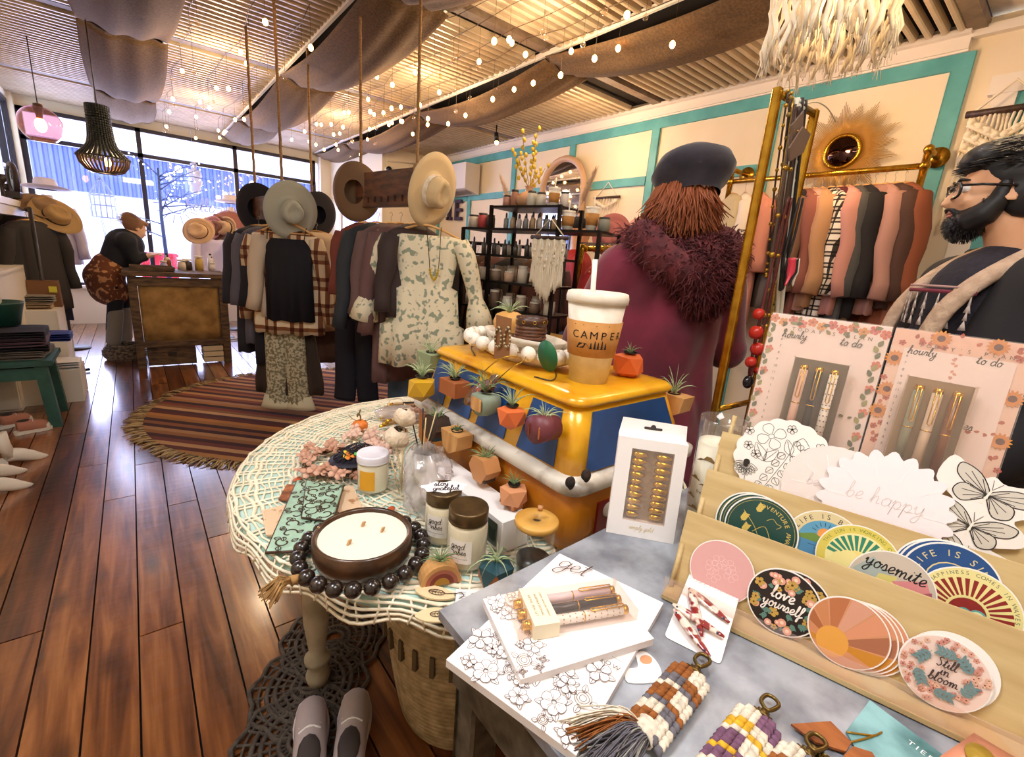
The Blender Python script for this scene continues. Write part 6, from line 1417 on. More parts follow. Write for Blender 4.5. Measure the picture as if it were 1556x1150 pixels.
# clothes on the left rack
r0=math.atan2(-.62,.78)      # shoulder axis parallel to the picture
def at(A,f,B): return A[0]+(B[0]-A[0])*f,A[1]+(B[1]-A[1])*f
G1='clothes on the left hanging rack'; zh=zA-.0
x,y=RB; 
garment('camisole', 'navy black camisole hanging in front of the plaid shirt', 'top', (x-.0,y-.075,zA+.0),r0,'#0e0c18_0.8', .37,.66,0,.92,.05,group=G1,strap=True)
garment('plaid_shirt', 'brown and cream plaid flannel shirt under the navy camisole', 'shirt', (x,y+.0,zA-.02),r0,'brown_plaid', .46,.74,.58,1.12,.07,group=G1,seed=3)
t=trousers('patterned_trousers', 'flared snakeskin patterned trousers with lace hem, nearly touching the rug', (x-.03,y+.02,.95),r0,'snake_print', .3,.74,1.35,G1,'#d8d0b0_0.8')
garment('long_skirt', 'dark brown long skirt behind the patterned trousers', 'skirt', (x+.02,y+.1,1.12),r0,'#3c3026_0.9', .42,.85,0,1.25,.08,.02,group=G1,seed=5)
for k,(lab,cat,m,L_,f,W_) in enumerate((('beige blouse behind the plaid shirt', 'blouse', '#cbb8a0_0.8', .62,.18,.4),('black long dress with wooden hanger on the left rack', 'dress', '#12101a_0.8', 1.0,.36,.4),('mid grey long cardigan on the left rack', 'cardigan', '#5c5864_0.8', .86,.55,.42),('dark charcoal long coat, farthest on the left rack', 'coat', '#26242e_0.8', .95,.75,.44))):
    xx,yy=at(RB,f,RA);garment(cat.replace(' ', '_'),lab,cat,(xx+.03-.02*k,yy,zA-.02),r0+1.0,m,W_*.9,L_,.5,1.1,.07,group=G1,seed=10+k)
garment('sweater', 'cream knitted sweater hanging on its own rope right of the plaid shirt', 'sweater', (RCp[0]+.02,RCp[1]-.03,1.5),r0,'#ddc8ac_0.9', .5,.82,.66,1.0,.09,group='clothes right of the plaid shirt', seed=7)
garment('pleated_skirt', 'grey brown pleated skirt below the cream sweater', 'skirt', (RCp[0]-.0,RCp[1]+.08,1.0),r0,'#6c5a58_0.9', .55,.62,0,1.3,.08,.03,group='clothes right of the plaid shirt', seed=8)
# clothes on the right rack
G2='clothes on the right hanging rack'; x,y=RE;zr=1.56
garment('floral_dress', 'cream floral tiered dress with wide sleeves on the near end of the right rack', 'dress', (x+.03,y-.06,zr-.03),r0,'floral_cream', .46,.84,.5,1.1,.08,.022,group=G2,seed=2,tiers=1,sang=.3,gap=.06)
t=thing('bead_necklace', 'dark cord necklace with yellow beads hanging over the floral dress', 'necklace', (x,y-.17,1.4));q=MB('#241a14');n_=V((-.62*.05,-.78*.05,0));xa=V((cos(r0),sin(r0),0));b0=V((x+.03,y-.06,1.46))+V((0,-.115,0))
N_=[b0-xa*.045,b0-xa*.03+V((0,-.01,-.18)),b0-xa*.022+V((0,-.012,-.26)),b0+V((0,-.014,-.30)),b0+xa*.022+V((0,-.012,-.26)),b0+xa*.03+V((0,-.01,-.18)),b0+xa*.04];sp=spline(N_,8);q.tube(sp,.0022,5);q.build('cord', t,world=True)
for i in range(14,35,2): q=MB('#c8a82c_0.4');q.sph(sp[i],.008,seg=8,rings=6);q.build('bead', t,world=True)
for k,(nm,lab,cat,m,L_,f,W_,off,sl) in enumerate((('shirt', 'dark shirt with a pale collar patch right behind the floral dress', 'shirt', '#3a2c2c_0.8', .55,.12,.42,.0,.45),('dress', 'dusty mauve long dress behind the floral dress on the right rack', 'dress', '#6c4e4c_0.85', 1.0,.34,.4,-.05,.6),('cardigan', 'brown grey cardigan, third on the right rack', 'cardigan', '#6a5250_0.85', .7,.5,.42,-.07,.5),('denim_jacket', 'dark studded denim jacket hanging on the right rack', 'jacket', '#2e3238_0.85', .62,.72,.44,-.1,.6),('top', 'rust red top at the far end of the right rack', 'top', '#7c3c30_0.85', .5,.95,.38,-.12,.4))):
    xx,yy=at(RE,f,RD);g=garment(nm,lab,cat,(xx+off*.3+.05,yy,zr),r0+.95,m,W_,L_,sl,1.08,.07,group=G2,seed=20+k)
    if nm == 'denim_jacket':
        q=MB('studs')
        for i in range(26): q.sph((rnd(-.18,.02),-.075-rnd(0,.004),rnd(-.34,-.22)),.005,seg=6,rings=4)
        q.build('studs', g,stuff=True)
trousers('jeans', 'blue flared jeans hanging behind the floral dress with hems near the rug', (x+.12,y+.22,1.08),r0,'denim', .36,1.0,1.25,G2)
trousers('dark_jeans', 'black jeans hanging below the studded denim jacket', (x-.15,y+.62,1.05),r0,'#141422_0.8', .3,.72,1.0,G2)
# ------------------------------------------------------------------ rug
RC=(1.12,3.88);Rr=1.19
def rugmat():
    m=mat('rug', '6a3224', .95);nt=m.node_tree;N=nt.nodes;L=nt.links;b=N['Principled BSDF'];g=N.new('ShaderNodeTexCoord');mp=N.new('ShaderNodeMapping');mp.inputs['Rotation'].default_value=(0,0,.79);L.new(g.outputs['Object'],mp.inputs[0])
    s_=N.new('ShaderNodeSeparateXYZ');L.new(mp.outputs[0],s_.inputs[0]);mm=N.new('ShaderNodeMath');mm.operation='MULTIPLY_ADD'; mm.inputs[1].default_value=1/1.5;mm.inputs[2].default_value=5.5;L.new(s_.outputs['Y'],mm.inputs[0]);fr_=N.new('ShaderNodeMath');fr_.operation='FRACT'; L.new(mm.outputs[0],fr_.inputs[0]);mm=fr_
    r=N.new('ShaderNodeValToRGB');r.color_ramp.interpolation='CONSTANT'; cols=['3c1c1c', 'a06a34', 'b87838', '5c241c', '4a2020', 'c89a68', '8a5a34', '7c3428', '34181a', 'a8703c', 'b08058', '5c2620', '8c4a2c', 'c08a50', '421c1e', '9c5c30', '6c3024', 'b48458', '3a1c1c', 'a06830', '7a3c28', 'c49464', '4c2220', 'a87440', '5c2a22', 'b88a5c', '6e3428', '442020', '946034', 'ac7c50', '401c1c', '8c5430']
    e=r.color_ramp.elements;e[0].color=rgb(cols[0]);e[1].position=1/32;e[1].color=rgb(cols[1])
    for i in range(2,32): k=e.new(i/32);k.color=rgb(cols[i])
    L.new(mm.outputs[0],r.inputs[0]);n=N.new('ShaderNodeTexNoise');n.inputs['Scale'].default_value=60;L.new(g.outputs['Object'],n.inputs[0]);mx=N.new('ShaderNodeMix');mx.data_type='RGBA'; mx.blend_type='MULTIPLY'; mx.inputs[0].default_value=.5;L.new(r.outputs[0],mx.inputs[6]);L.new(n.outputs[1],mx.inputs[7])
    mx.inputs[0].default_value=.25;L.new(mx.outputs[2],b.inputs['Base Color']);bp=N.new('ShaderNodeBump');bp.inputs['Strength'].default_value=.5;L.new(n.outputs[0],bp.inputs['Height']);L.new(bp.outputs[0],b.inputs['Normal'])
rugmat()
t=thing('round_rug', 'round striped woven rug in rust, brown and tan with a fringed edge', 'rug', (RC[0],RC[1],0))
q=MB('rug');q.lathe([(0,.012),(Rr*.98,.012),(Rr,.008),(Rr*1.005,0)],96);q.build('woven_field', t)
q=MB('#a88a5c_0.9')
for k in range(900):
    a=rnd(0,2*PI);l=rnd(.05,.11);c_,s_=cos(a),sin(a);d=rnd(-.5,.5)
    q.tube([(Rr*.99*c_,Rr*.99*s_,.01),((Rr+l*.5)*cos(a+d*.03),(Rr+l*.5)*sin(a+d*.03),rnd(.008,.02)),((Rr+l)*cos(a+d*.07),(Rr+l)*sin(a+d*.07),.004)],[.004,.004,.002],4,m=('#a88a5c_0.9', '#7a6040_0.9', '#c0a478_0.9')[k % 3])
q.build('fringe', t,stuff=True)
# ------------------------------------------------------------------ burlap swags under the ceiling
mat('burlap', '74593a', .95,col2='5a4630', sc=70,bump=.3,bsc=160)
names=('left', 'middle', 'right')
for si,(xa,xb) in enumerate(RAILS):
    t=thing('burlap_drape', '%s of the three long burlap drapes swagged below the ceiling' % names[si]+('most' if si!=1 else ''),'drape', ((xa+xb)/2,4.7,2.78));t['label']=('leftmost', 'middle', 'rightmost')[si]+' of the three long burlap drapes swagged below the ceiling'
    ys_=[.78,2.93,5.05,7.3,8.7]
    for j in range(4):
        y0,y1=ys_[j],ys_[j+1];sag=.15 if j<3 else .08;q=MB('burlap')
        def f(u_,v_,y0=y0,y1=y1,sag=sag,j=j):
            s_=4*v_*(1-v_);x_=xa-.02+(xb-xa+.04)*u_;tuck=.02+.0*s_
            xm=(xa+xb)/2;sq=.62+.38*(min(1,4*v_) if v_<.5 else min(1,4*(1-v_)));x_=xm+(x_-xm)*(sq*.15+.88)
            return V((x_,y0+(y1-y0)*v_,2.775-sag*s_*(.55+.45*sin(PI*u_))-.035*sin(PI*u_)-.012*sin(u_*19+j)*(1-.4*s_)-.008*sin(u_*7+v_*5)))
        q.grid(f,26,22);q.build('swag', t,world=True,solid=.004)
# ------------------------------------------------------------------ string lights
mat('bulb_glow', 'ffd9a0', .4,emis='ffb868', estr=26);glassy('bulb_glass', 'fff4e4', .5,.02,.05)
rg=random.Random(77);bm_l=MB('bulb_glow');bm_l.lathe([(0,-.04),(.011,-.034),(.0165,-.022),(.014,-.008),(.006,0),(0,0)],8); 
bm_u=MB('bulb_glass');bm_u.lathe([(0,-.036),(.012,-.03),(.017,-.02),(.014,-.008),(.006,0),(0,0)],10);d1=d2=None
def strand(k,lab,pts):
    global d1,d2
    t=thing('string_light', lab,'string lights', tuple(pts[0]),0,'strands of string lights under the ceiling');o=V(pts[0]);w_=MB('#5a4632_0.5');wl=[V(p)-o for p in pts];w_.tube(wl,.0022,5)
    for i,p in enumerate(wl):
        h_=rg.uniform(.05,.26);e=p-V((0,0,h_));w_.tube([p,e],.0012,4);lit=rg.random()<.68
        src=d1 if lit else d2
        if src is None:
            ob=(bm_l if lit else bm_u).build('bulb', t)
            if lit: d1=ob.data
            else: d2=ob.data
        else: ob=bpy.data.objects.new('bulb', src);COL.objects.link(ob);ob.parent=t
        ob.location=e
    w_.build('wire', t)
for k in range(3): x0=.5+.27*k;strand(k,('first', 'second', 'last')[k]+' string of bulbs from the left, in the bay between the left and middle drapes', [(x0+rg.uniform(-.05,.05),3.6+.36*i+rg.uniform(-.09,.09),2.79) for i in range(13)])
for k in range(5): x0=1.76+.18*k;strand(k,('first', 'second', 'third', 'fourth', 'last')[k]+' string of bulbs from the left, in the bay between the middle and right drapes', [(x0+rg.uniform(-.05,.05),1.9+.33*i+rg.uniform(-.08,.08),2.79) for i in range(16)])
# ------------------------------------------------------------------ people
def limb(q,P,R_,seg=14): 
    q.tube(P,R_,seg);[q.sph(p,r,seg=12,rings=8) for p,r in zip(P,R_)]
def head(q,M,beard=False):
    A_=lambda c,s,m=None: q.sph((0,0,0),1,m,18,12,M=M @ xf(c,(0,0,0),s))
    A_((0,-.012,.035),(.074,.094,.088));A_((0,.03,-.012),(.06,.066,.082));A_((0,.04,-.068),(.04,.042,.036));A_((0,.02,-.06),(.05,.05,.04))
    A_((0,.082,.03),(.046,.018,.014));A_((.03,.074,-.02),(.022,.02,.018));A_((-.03,.074,-.02),(.022,.02,.018))
    q.tube([M @ V((0,.088,.02)),M @ V((0,.104,-.006)),M @ V((0,.112,-.022)),M @ V((0,.094,-.034))],[.007,.010,.0135,.008],10);A_((.011,.098,-.025),(.008,.01,.007));A_((-.011,.098,-.025),(.008,.01,.007))
    A_((0,.092,-.048),(.022,.009,.006));A_((0,.09,-.059),(.02,.01,.007));A_((0,.085,-.082),(.018,.014,.014))
    for s in (-1,1): q.lathe([(.004,-.006),(.017,-.005),(.021,.003),(.014,.004),(.006,0)],14,M=M @ xf((s*.078,-.005,-.005),(0,s*PI/2*.82,0),(1.5,.95,1)))
def face_bits(t,M,eye='#3a2418_0.2', lip='#a8605a_0.5', brow='#1a120e'):
    for s in (-1,1):
        q=MB('#efe8e0_0.2');q.sph((0,0,0),.0125,M=M @ xf((s*.03,.078,.014)));e=q.build('eye', t,world=True);q=MB(eye);q.sph((0,0,0),.0062,M=M @ xf((s*.03,.0862,.014)));q.build('iris', e,world=True)
        q=MB(brow);q.tube([M @ V(p) for p in ((s*.012,.098,.034),(s*.03,.096,.04),(s*.05,.08,.034))],[.003,.0042,.002],6);q.build('eyebrow', t,world=True)
    q=MB(lip);q.sph((0,0,0),1,M=M @ xf((0,.095,-.05),(0,0,0),(.02,.008,.0045)));q.sph((0,0,0),1,M=M @ xf((0,.093,-.058),(0,0,0),(.018,.009,.005)));q.build('lips', t,world=True)
def hand(q,w_,d,up,s=1,curl=.5):
    d=V(d).normalized();up=V(up).normalized();sd=d.cross(up).normalized()*s;c=V(w_)
    for i in range(4):
        b=c+sd*(.028-i*.017)+d*.075;L_=(.036,.042,.04,.032)[i];p1=b+d*L_-up*L_*curl*.4;p2=p1+d*L_*.55-up*L_*curl;p3=p2+d*L_*.2-up*L_*curl
        q.tube([c+sd*(.02-i*.012)+d*.01,b,p1,p2,p3],[.013,.0105,.0095,.0085,.006],8)
    q.tube([c+d*.012,c+sd*.034+d*.036,c+sd*.05+d*.064,c+sd*.052+d*.088],[.014,.0125,.0105,.007],8);q.sph(c+d*.04,.03,sc=(1.1,1.1,.8))
def hairs(q,n,rootf,L_,dirf,r=.0016,rng=None,wav=.01):
    rng=rng or random.Random(1)
    for i in range(n):
        p,nn=rootf(rng);d=dirf(p,nn,rng);l=L_*rng.uniform(.6,1.15)
        q.tube([p,p+d*l*.5+V((rng.uniform(-wav,wav),rng.uniform(-wav,wav),rng.uniform(-wav,wav))),p+d*l+V((rng.uniform(-wav,wav),rng.uniform(-wav,wav),-l*.18))],[r,r,r*.2],3,caps=False)
def bodyfig(t,J,skin,vox=.01,hm=None,arms=True,legs=True,hands=True,build_=1):
    """one continuous figure: J gives joints"""
    q=MB(skin);b_=build_;hip,ch,nk=V(J['hip']),V(J['chest']),V(J['neck']);sx=V(J['side']).normalized()
    limb(q,[hip,(hip+ch)/2,ch],[.13*b_,.12*b_,.14*b_]);q.tube([hip-sx*.08,hip+sx*.08],.105*b_,14);q.tube([ch+sx*.15*b_,ch-sx*.15*b_],[.07*b_,.07*b_],14);q.tube([ch,nk,hm @ V((0,-.02,-.03))],[.085,.056,.052],14)
    head(q,hm)
    for s in ('l', 'r'):
        if arms and s+'e' in J:
            limb(q,[V(J[s+'s']),V(J[s+'e']),V(J[s+'w'])],[.056*b_,.043,.03])
            if hands: d=(V(J[s+'w'])-V(J[s+'e']));hand(q,J[s+'w'],d,J.get(s+'u', (0,0,1)),1 if s == 'l' else -1)
        if legs and s+'k' in J: limb(q,[V(J[s+'h']),V(J[s+'k']),V(J[s+'a'])],[.09*b_,.06,.042]);f_=V(J['fd']);a=V(J[s+'a']);q.tube([a,a+f_*.06-V((0,0,.035)),a+f_*.16-V((0,0,.05))],[.042,.04,.028],10)
    return q.build('body', t,world=True,remesh=vox,smoothmod=3)
def cloth(t,name,m,parts,vox=.012,sm=6,label=None):
    q=MB(m)
    for P,R_ in parts: limb(q,[V(p) for p in P],R_)
    return q.build(name,t,world=True,remesh=vox,smoothmod=sm,label=label)
mat('skin', 'e0ac84', .5,col2='d89c74', sc=8);mat('skin_pale', 'ecc0a0', .5)
mat('maroon_coat', '7c1c38', .8,col2='5a1028', sc=6,sheen=.3,bump=.15,bsc=14);mat('fur_dark', '4a1c22', .9,col2='6c2c30', sc=30);mat('hair_auburn', '9a5430', .6);mat('hair_black', '120e10', .5);mat('coat_black', '1c1a1e', .85,bump=.2,bsc=10);mat('sherpa', 'c8ac94', .95,col2='b0947c', sc=40,bump=.6,bsc=60)
# --- woman in the maroon coat
hp=Pz(1042,275,1.6);X_,Y_=hp.x,hp.y;W1=thing('person', 'person seen from behind in a maroon coat with fur hood and black beret', 'person', (X_,Y_,0))
fd=V((.55,.83,0)).normalized();hd=V((.25,1,0)).normalized();sd=fd.cross(V((0,0,1)))
B_=lambda s,f,z: V((X_,Y_,z))+sd*s+fd*f
hM=frame((X_,Y_,1.56),hd.cross(V((0,0,1))),hd) @ xf(sc=.95)
J=dict(hip=B_(0,-.02,.86),chest=B_(0,-.02,1.24),neck=B_(0,0,1.4),side=sd,ls=B_(-.18,0,1.3),le=B_(-.27,.06,1.04),lw=B_(-.2,.26,1.0),rs=B_(.18,0,1.3),re=B_(.28,.05,1.04),rw=B_(.16,.26,1.04),lh=B_(-.09,0,.84),lk=B_(-.1,.02,.46),la=B_(-.1,0,.09),rh=B_(.09,0,.84),rk=B_(.1,.02,.46),ra=B_(.1,0,.09),fd=fd)
bodyfig(W1,J,'skin_pale', .009,hM,build_=.72);face_bits(W1,hM)
cloth(W1,'trousers', '#1c1a22_0.8', [((J[s+'h'],J[s+'k'],V(J[s+'a'])+V((0,0,.05))),[.1,.075,.06]) for s in 'lr'],.014)
for s in 'lr': a=V(J[s+'a']);cloth(W1,'boot', '#2a1c18_0.5', [((a+V((0,0,.16)),a,a+fd*.08-V((0,0,.04)),a+fd*.17-V((0,0,.05))),[.062,.055,.045,.038])],.012,2)
cloth(W1,'coat', 'maroon_coat', [((B_(0,-.0,1.3),B_(0,-.01,1.1),B_(0,-.0,.95),B_(0,0,.8),B_(0,0,.62)),[.125,.14,.135,.18,.24]),((B_(-.1,0,1.28),B_(-.1,0,1.0),B_(-.12,0,.62)),[.1,.1,.14]),((B_(.1,0,1.28),B_(.1,0,1.0),B_(.12,0,.62)),[.1,.1,.14]),((J['ls'],J['le'],V(J['lw'])*.85+V(J['le'])*.15),[.088,.078,.062]),((J['rs'],J['re'],V(J['rw'])*.85+V(J['re'])*.15),[.088,.078,.062]),((B_(-.16,0,1.31),B_(0,-.02,1.35),B_(.16,0,1.31)),[.085,.1,.085])],.012,5)
hood=[B_(.125*cos(a)*1.1,-.05+.12*sin(a)*(1 if sin(a)<0 else .8),1.385-.05*(sin(a)<0)*abs(sin(a))+.03*cos(a*2)) for a in [2*PI*k/20 for k in range(20)]]
q=MB('fur_dark');q.tube(hood,[.055]*20,12,closed=True);q.sph(B_(.06,-.12,1.3),.11,sc=(1.1,.85,1.15));rg=random.Random(8)
fh=q.build('fur_hood', W1,world=True,remesh=.014)
def rootf(rg):
    if rg.random()<.6: p=hood[rg.randrange(20)];n=V((rg.gauss(0,1),rg.gauss(0,1),rg.gauss(0,1))).normalized();return p+V((rg.uniform(-.03,.03),rg.uniform(-.03,.03),0))+n*.042,n
    n=V((rg.gauss(0,1),rg.gauss(0,1),rg.gauss(0,1))).normalized();return B_(.06,-.12,1.3)+V((n.x*.115,n.y*.09,n.z*.12)),n
q=MB('fur_dark');hairs(q,5200,rootf,.032,lambda p,n,rg: (n+V((0,0,-.4))+V((rg.uniform(-.4,.4),)*3)).normalized(),.0024,rg);q.build('fur_strands', fh,world=True,stuff=True)
q=MB('hair_auburn');rr=random.Random(4)
for i in range(900):
    a=rr.uniform(-2.4,2.4)+PI;p=hM @ V((.08*sin(a),.09*cos(a)*1.0,rr.uniform(-.06,.04)));o_=(p-hM.translation);o_.z=0;o_.normalize();l=rr.uniform(.08,.17)
    q.tube([p,p+o_*.02-V((0,0,l*.35)),p+o_*rr.uniform(.01,.06)-V((0,0,l*.8))+V((rr.uniform(-.02,.02),rr.uniform(-.02,.02),0))],[.003,.0035,.001],4)
q.build('hair', W1,world=True,stuff=True)
mat('beret', '1e1a24', .9,col2='2c2630', sc=20,sheen=.2,bump=.3,bsc=12);q=MB('beret')
q.lathe([(.086,-.03),(.09,-.008),(.118,.012),(.135,.04),(.122,.07),(.085,.092),(.03,.1),(.004,.1),(.004,.112),(0,.112)],36,M=hM @ xf((.01,-.026,.022),(-.3,.1,0),(1.0,1.02,1.2)),fn=lambda x,y,z,th,i: (x*(1+.03*sin(5*th+i)),y*(1+.03*sin(4*th)),z));q.build('beret', W1,world=True)
# --- man with beard and glasses
hp=Pd(1518,296,1.22);X_,Y_=hp.x,hp.y;W2=thing('person', 'bearded person in glasses and a black coat with fleece lining over a patterned sweater', 'person', (X_,Y_,0));zh_=hp.z
hd=V((-.36,.93,-.03)).normalized();fd=V((-.6,.8,0)).normalized();sd=fd.cross(V((0,0,1)))
hM=frame((X_,Y_,zh_),hd.cross(V((0,0,1))),hd) @ xf(sc=.94);cz=zh_-.31
B_=lambda s,f,z: V((X_,Y_,z))+sd*s+fd*f+V((.02,-.06,0))
J=dict(hip=B_(0,-.0,zh_-.78),chest=B_(0,0,cz),neck=B_(0,.0,zh_-.14),side=sd,ls=B_(-.19,0,cz+.07),le=B_(-.3,-.02,cz-.22),lw=B_(-.26,.16,cz-.4),rs=B_(.19,0,cz+.07),re=B_(.3,-.02,cz-.22),rw=B_(.26,.16,cz-.4),lh=B_(-.1,0,.86),lk=B_(-.1,.03,.47),la=B_(-.1,0,.09),rh=B_(.1,0,.86),rk=B_(.1,.03,.47),ra=B_(.1,0,.09),fd=fd)
bodyfig(W2,J,'skin', .007,hM);face_bits(W2,hM,lip='#b8706a_0.5')
cloth(W2,'jeans', '#26303c_0.85', [((J[s+'h'],J[s+'k'],V(J[s+'a'])+V((0,0,.03))),[.105,.08,.065]) for s in 'lr'],.014)
for s in 'lr': a=V(J[s+'a']);cloth(W2,'boot', '#2a1c18_0.5', [((a+V((0,0,.1)),a,a+fd*.08-V((0,0,.04)),a+fd*.19-V((0,0,.05))),[.06,.055,.045,.038])],.012,2)
mat('knit', '2a2630', .9,col2='221e28', sc=60,bump=.3,bsc=90)
sw=cloth(W2,'sweater', 'knit', [((B_(0,.02,cz+.04),B_(0,.03,cz-.15),B_(0,.03,cz-.45)),[.14,.15,.145]),((B_(-.08,.02,cz+.04),B_(-.08,.02,cz-.4)),[.09,.09]),((B_(.08,.02,cz+.04),B_(.08,.02,cz-.4)),[.09,.09]),((B_(0,.0,cz+.04),B_(0,.015,cz+.125)),[.1,.07])],.012,4)
# fair isle motif follows the chest as a thin knitted layer
q=MB('#c8b8b0_0.9'); 
def chestp(u_,v_): a=u_;return B_(.17*sin(a),.03+.158*cos(a)*1.0,cz+v_)
for (v0,v1,m_) in ((.045,.055,'#7c3040_0.9'),(.06,.066,'#b89490_0.9'),(-.105,-.085,'#7c3040_0.9'),(-.075,-.068,'#b89490_0.9')):
    q.add([chestp(-.9+1.8*i/16,v) for v in (v0,v1) for i in range(17)],[(i,i+1,i+18,i+17) for i in range(16)],m_)
for i in range(9):
    a=-.85+i*.21
    for dv,w_ in ((.02,.02),(0,.045),(-.02,.03),(-.045,.05)): q.add([chestp(a-w_,dv),chestp(a+w_,dv),chestp(a,dv+.026)],[(0,1,2)])
q.build('knitted_motif', sw,world=True,solid=.002)
cloth(W2,'coat', 'coat_black', [((J[s+'s'],J[s+'e'],V(J[s+'w'])*.9+V(J[s+'e'])*.1),[.095,.085,.068]) for s in 'lr']+[((B_(k*.15,.0,cz+.07),B_(k*.17,.03,cz-.15),B_(k*.18,.04,cz-.6)),[.1,.13,.14]) for k in (-1,1)]+[((B_(0,-.09,cz+.1),B_(0,-.1,cz-.2),B_(0,-.1,cz-.6)),[.1,.12,.13])],.012,5)
for k in (-1,1):
    q=MB('sherpa');P=[B_(k*.03,-.11,cz+.19),B_(k*.085,-.05,cz+.19),B_(k*.11,.05,cz+.14),B_(k*.105,.15,cz+.04),B_(k*.1,.195,cz-.1),B_(k*.1,.215,cz-.45)]
    q.tube(spline(P,4),.03,10,flat=.6);q.build('fleece_lining', W2,world=True,remesh=.009)
q=MB('coat_black');q.tube(spline([B_(-.16,-.0,cz+.13),B_(-.12,-.14,cz+.16),B_(0,-.19,cz+.15),B_(.12,-.14,cz+.16),B_(.16,0,cz+.13)],4),[.05]*17,12);q.build('hood', W2,world=True)
q=MB('hair_black');q.sph((0,0,0),1,M=hM @ xf((0,-.028,.052),(0,0,0),(.083,.1,.09)),seg=24,rings=16);[q.sph((0,0,0),1,M=hM @ xf((k*.055,-.045,.0),(0,0,0),(.032,.06,.07))) for k in (-1,1)];q.sph((0,0,0),1,M=hM @ xf((0,.045,.1),(-.3,0,0),(.062,.062,.042)));q.sph((0,0,0),1,M=hM @ xf((0,-.07,-.01),(0,0,0),(.07,.05,.07)))
hb=q.build('hair', W2,world=True,remesh=.008)
q=MB('hair_black');rr=random.Random(6)
for i in range(1300):
    a,b=rr.uniform(0,2*PI),rr.uniform(.1,1.45);n=V((cos(a)*cos(b),sin(a)*cos(b),sin(b)));p=V((n.x*.08,n.y*.094-.028,n.z*.086+.055))
    q.tube([hM @ p,hM @ (p+n*.012+V((0,.014,0))),hM @ (p+n*.012+V((rr.uniform(-.01,.01),.036 if n.y>0 else -.01,-.004)))],[.0016,.0016,.0004],3,caps=False)
q.build('hair_strands', hb,world=True,stuff=True)
q=MB('hair_black');q.sph((0,0,0),1,M=hM @ xf((0,.052,-.078),(0,0,0),(.05,.05,.048)))
for s in (-1,1): q.tube([hM @ V((s*.066,.008,.03)),hM @ V((s*.06,.012,-.02)),hM @ V((s*.048,.03,-.055)),hM @ V((s*.022,.066,-.078))],[.013,.024,.033,.034],10);q.tube([hM @ V((s*.03,.088,-.05)),hM @ V((s*.02,.1,-.04)),hM @ V((0,.104,-.038))],[.007,.006,.006],8)
bd_=q.build('beard', W2,world=True,remesh=.006)
q=MB('hair_black')
for i in range(1100):
    s=rr.choice((-1,1));u_=rr.random();c=V((0,.055,-.08)) if u_<.6 else V((s*.056,.03,-.04));n=V((rr.gauss(0,1),rr.gauss(0,1)+.4,rr.gauss(0,1)-.4)).normalized();r_=V((.047,.047,.046)) if u_<.6 else V((.016,.02,.03));p=c+V((n.x*r_.x,n.y*r_.y,n.z*r_.z))
    q.tube([hM @ p,hM @ (p+n*.006-V((0,0,.005)))],[.0012,.0004],3,caps=False)
q.build('beard_strands', bd_,world=True,stuff=True)
gl_=MB('#141012_0.2'); 
for s in (-1,1): gl_.tube([hM @ V((s*.033+.028*(abs(cos(a))**.6)*(1 if cos(a)>0 else -1),.106-.008*abs(cos(a)),.008+.021*(abs(sin(a))**.6)*(1 if sin(a)>0 else -1))) for a in [2*PI*k/16 for k in range(16)]],.0035,6,closed=True);gl_.tube([hM @ V((s*.056,.1,.02)),hM @ V((s*.078,.06,.018)),hM @ V((s*.083,-.01,.012))],.0032,6)
gl_.tube([hM @ V((-.007,.105,.016)),hM @ V((.007,.105,.016))],.003,6);go=gl_.build('glasses_frame', W2,world=True)
for s in (-1,1): q=MB('clear_glass');q.lathe([(0,0),(.023,0)],16,M=hM @ xf((s*.031,.104,.01),(PI/2,0,0),(1,.8,1)));q.build('lens', go,world=True,solid=.001)
# --- shop assistant leaning over the counter
YW=6.3;P_=lambda a,b,y=YW: Py(a,b,y)
W3=thing('person', 'person bending over the counter in dark jacket, brown floral skirt, leggings and grey boots', 'person', tuple(Pz(168,530,0)))
h3=P_(205,347);hM=frame(h3,(.35,-.93,.0),(.88,.33,-.5)) @ xf(sc=.95);fd=V((.95,-.1,0));hip=P_(160,405);hip.z=.88
J=dict(hip=hip,chest=P_(190,372),neck=P_(199,357),side=(.1,1,0),ls=P_(192,366,YW-.15),le=P_(205,395,YW-.12),lw=P_(222,390,YW-.12),rs=P_(192,366,YW+.15),re=P_(207,393,YW+.14),rw=P_(224,388,YW+.1),lh=hip+V((.02,-.09,-.04)),lk=P_(176,455,YW-.1),la=P_(172,515,YW-.08),rh=hip+V((.02,.09,-.04)),rk=P_(188,452,YW+.12),ra=P_(190,508,YW+.14),fd=fd)
for s in 'lr': a=J[s+'a'];J[s+'a']=V((a.x,a.y,.09))
bodyfig(W3,J,'skin_pale', .011,hM);face_bits(W3,hM)
cloth(W3,'jacket', '#181c24_0.8', [((J['hip']*.35+J['chest']*.65,J['chest'],J['neck']*.4+J['chest']*.6),[.14,.165,.11]),((J['hip']*.6+J['chest']*.4,J['chest']),[.125,.165]),((J['ls'],J['rs']),[.09,.09]),((J['ls'],J['le'],J['lw']*.8+J['le']*.2),[.08,.06,.045]),((J['rs'],J['re'],J['rw']*.8+J['re']*.2),[.08,.06,.045])],.014,3)
cloth(W3,'skirt', 'skirt_floral', [((hip+V((.03,0,.06)),hip+V((-.02,0,-.05)),hip+V((0,0,-.17))),[.145,.17,.165]),((hip+V((0,-.08,-.02)),hip+V((.03,-.06,-.2))),[.11,.13]),((hip+V((0,.08,-.02)),hip+V((.03,.06,-.2))),[.11,.13])],.014,3)
cloth(W3,'leggings', '#12121a_0.8', [((V(J[s+'h'])*.55+V(J[s+'k'])*.45,J[s+'k'],V(J[s+'a'])+V((0,0,.2))),[.095,.07,.055]) for s in 'lr'],.014)
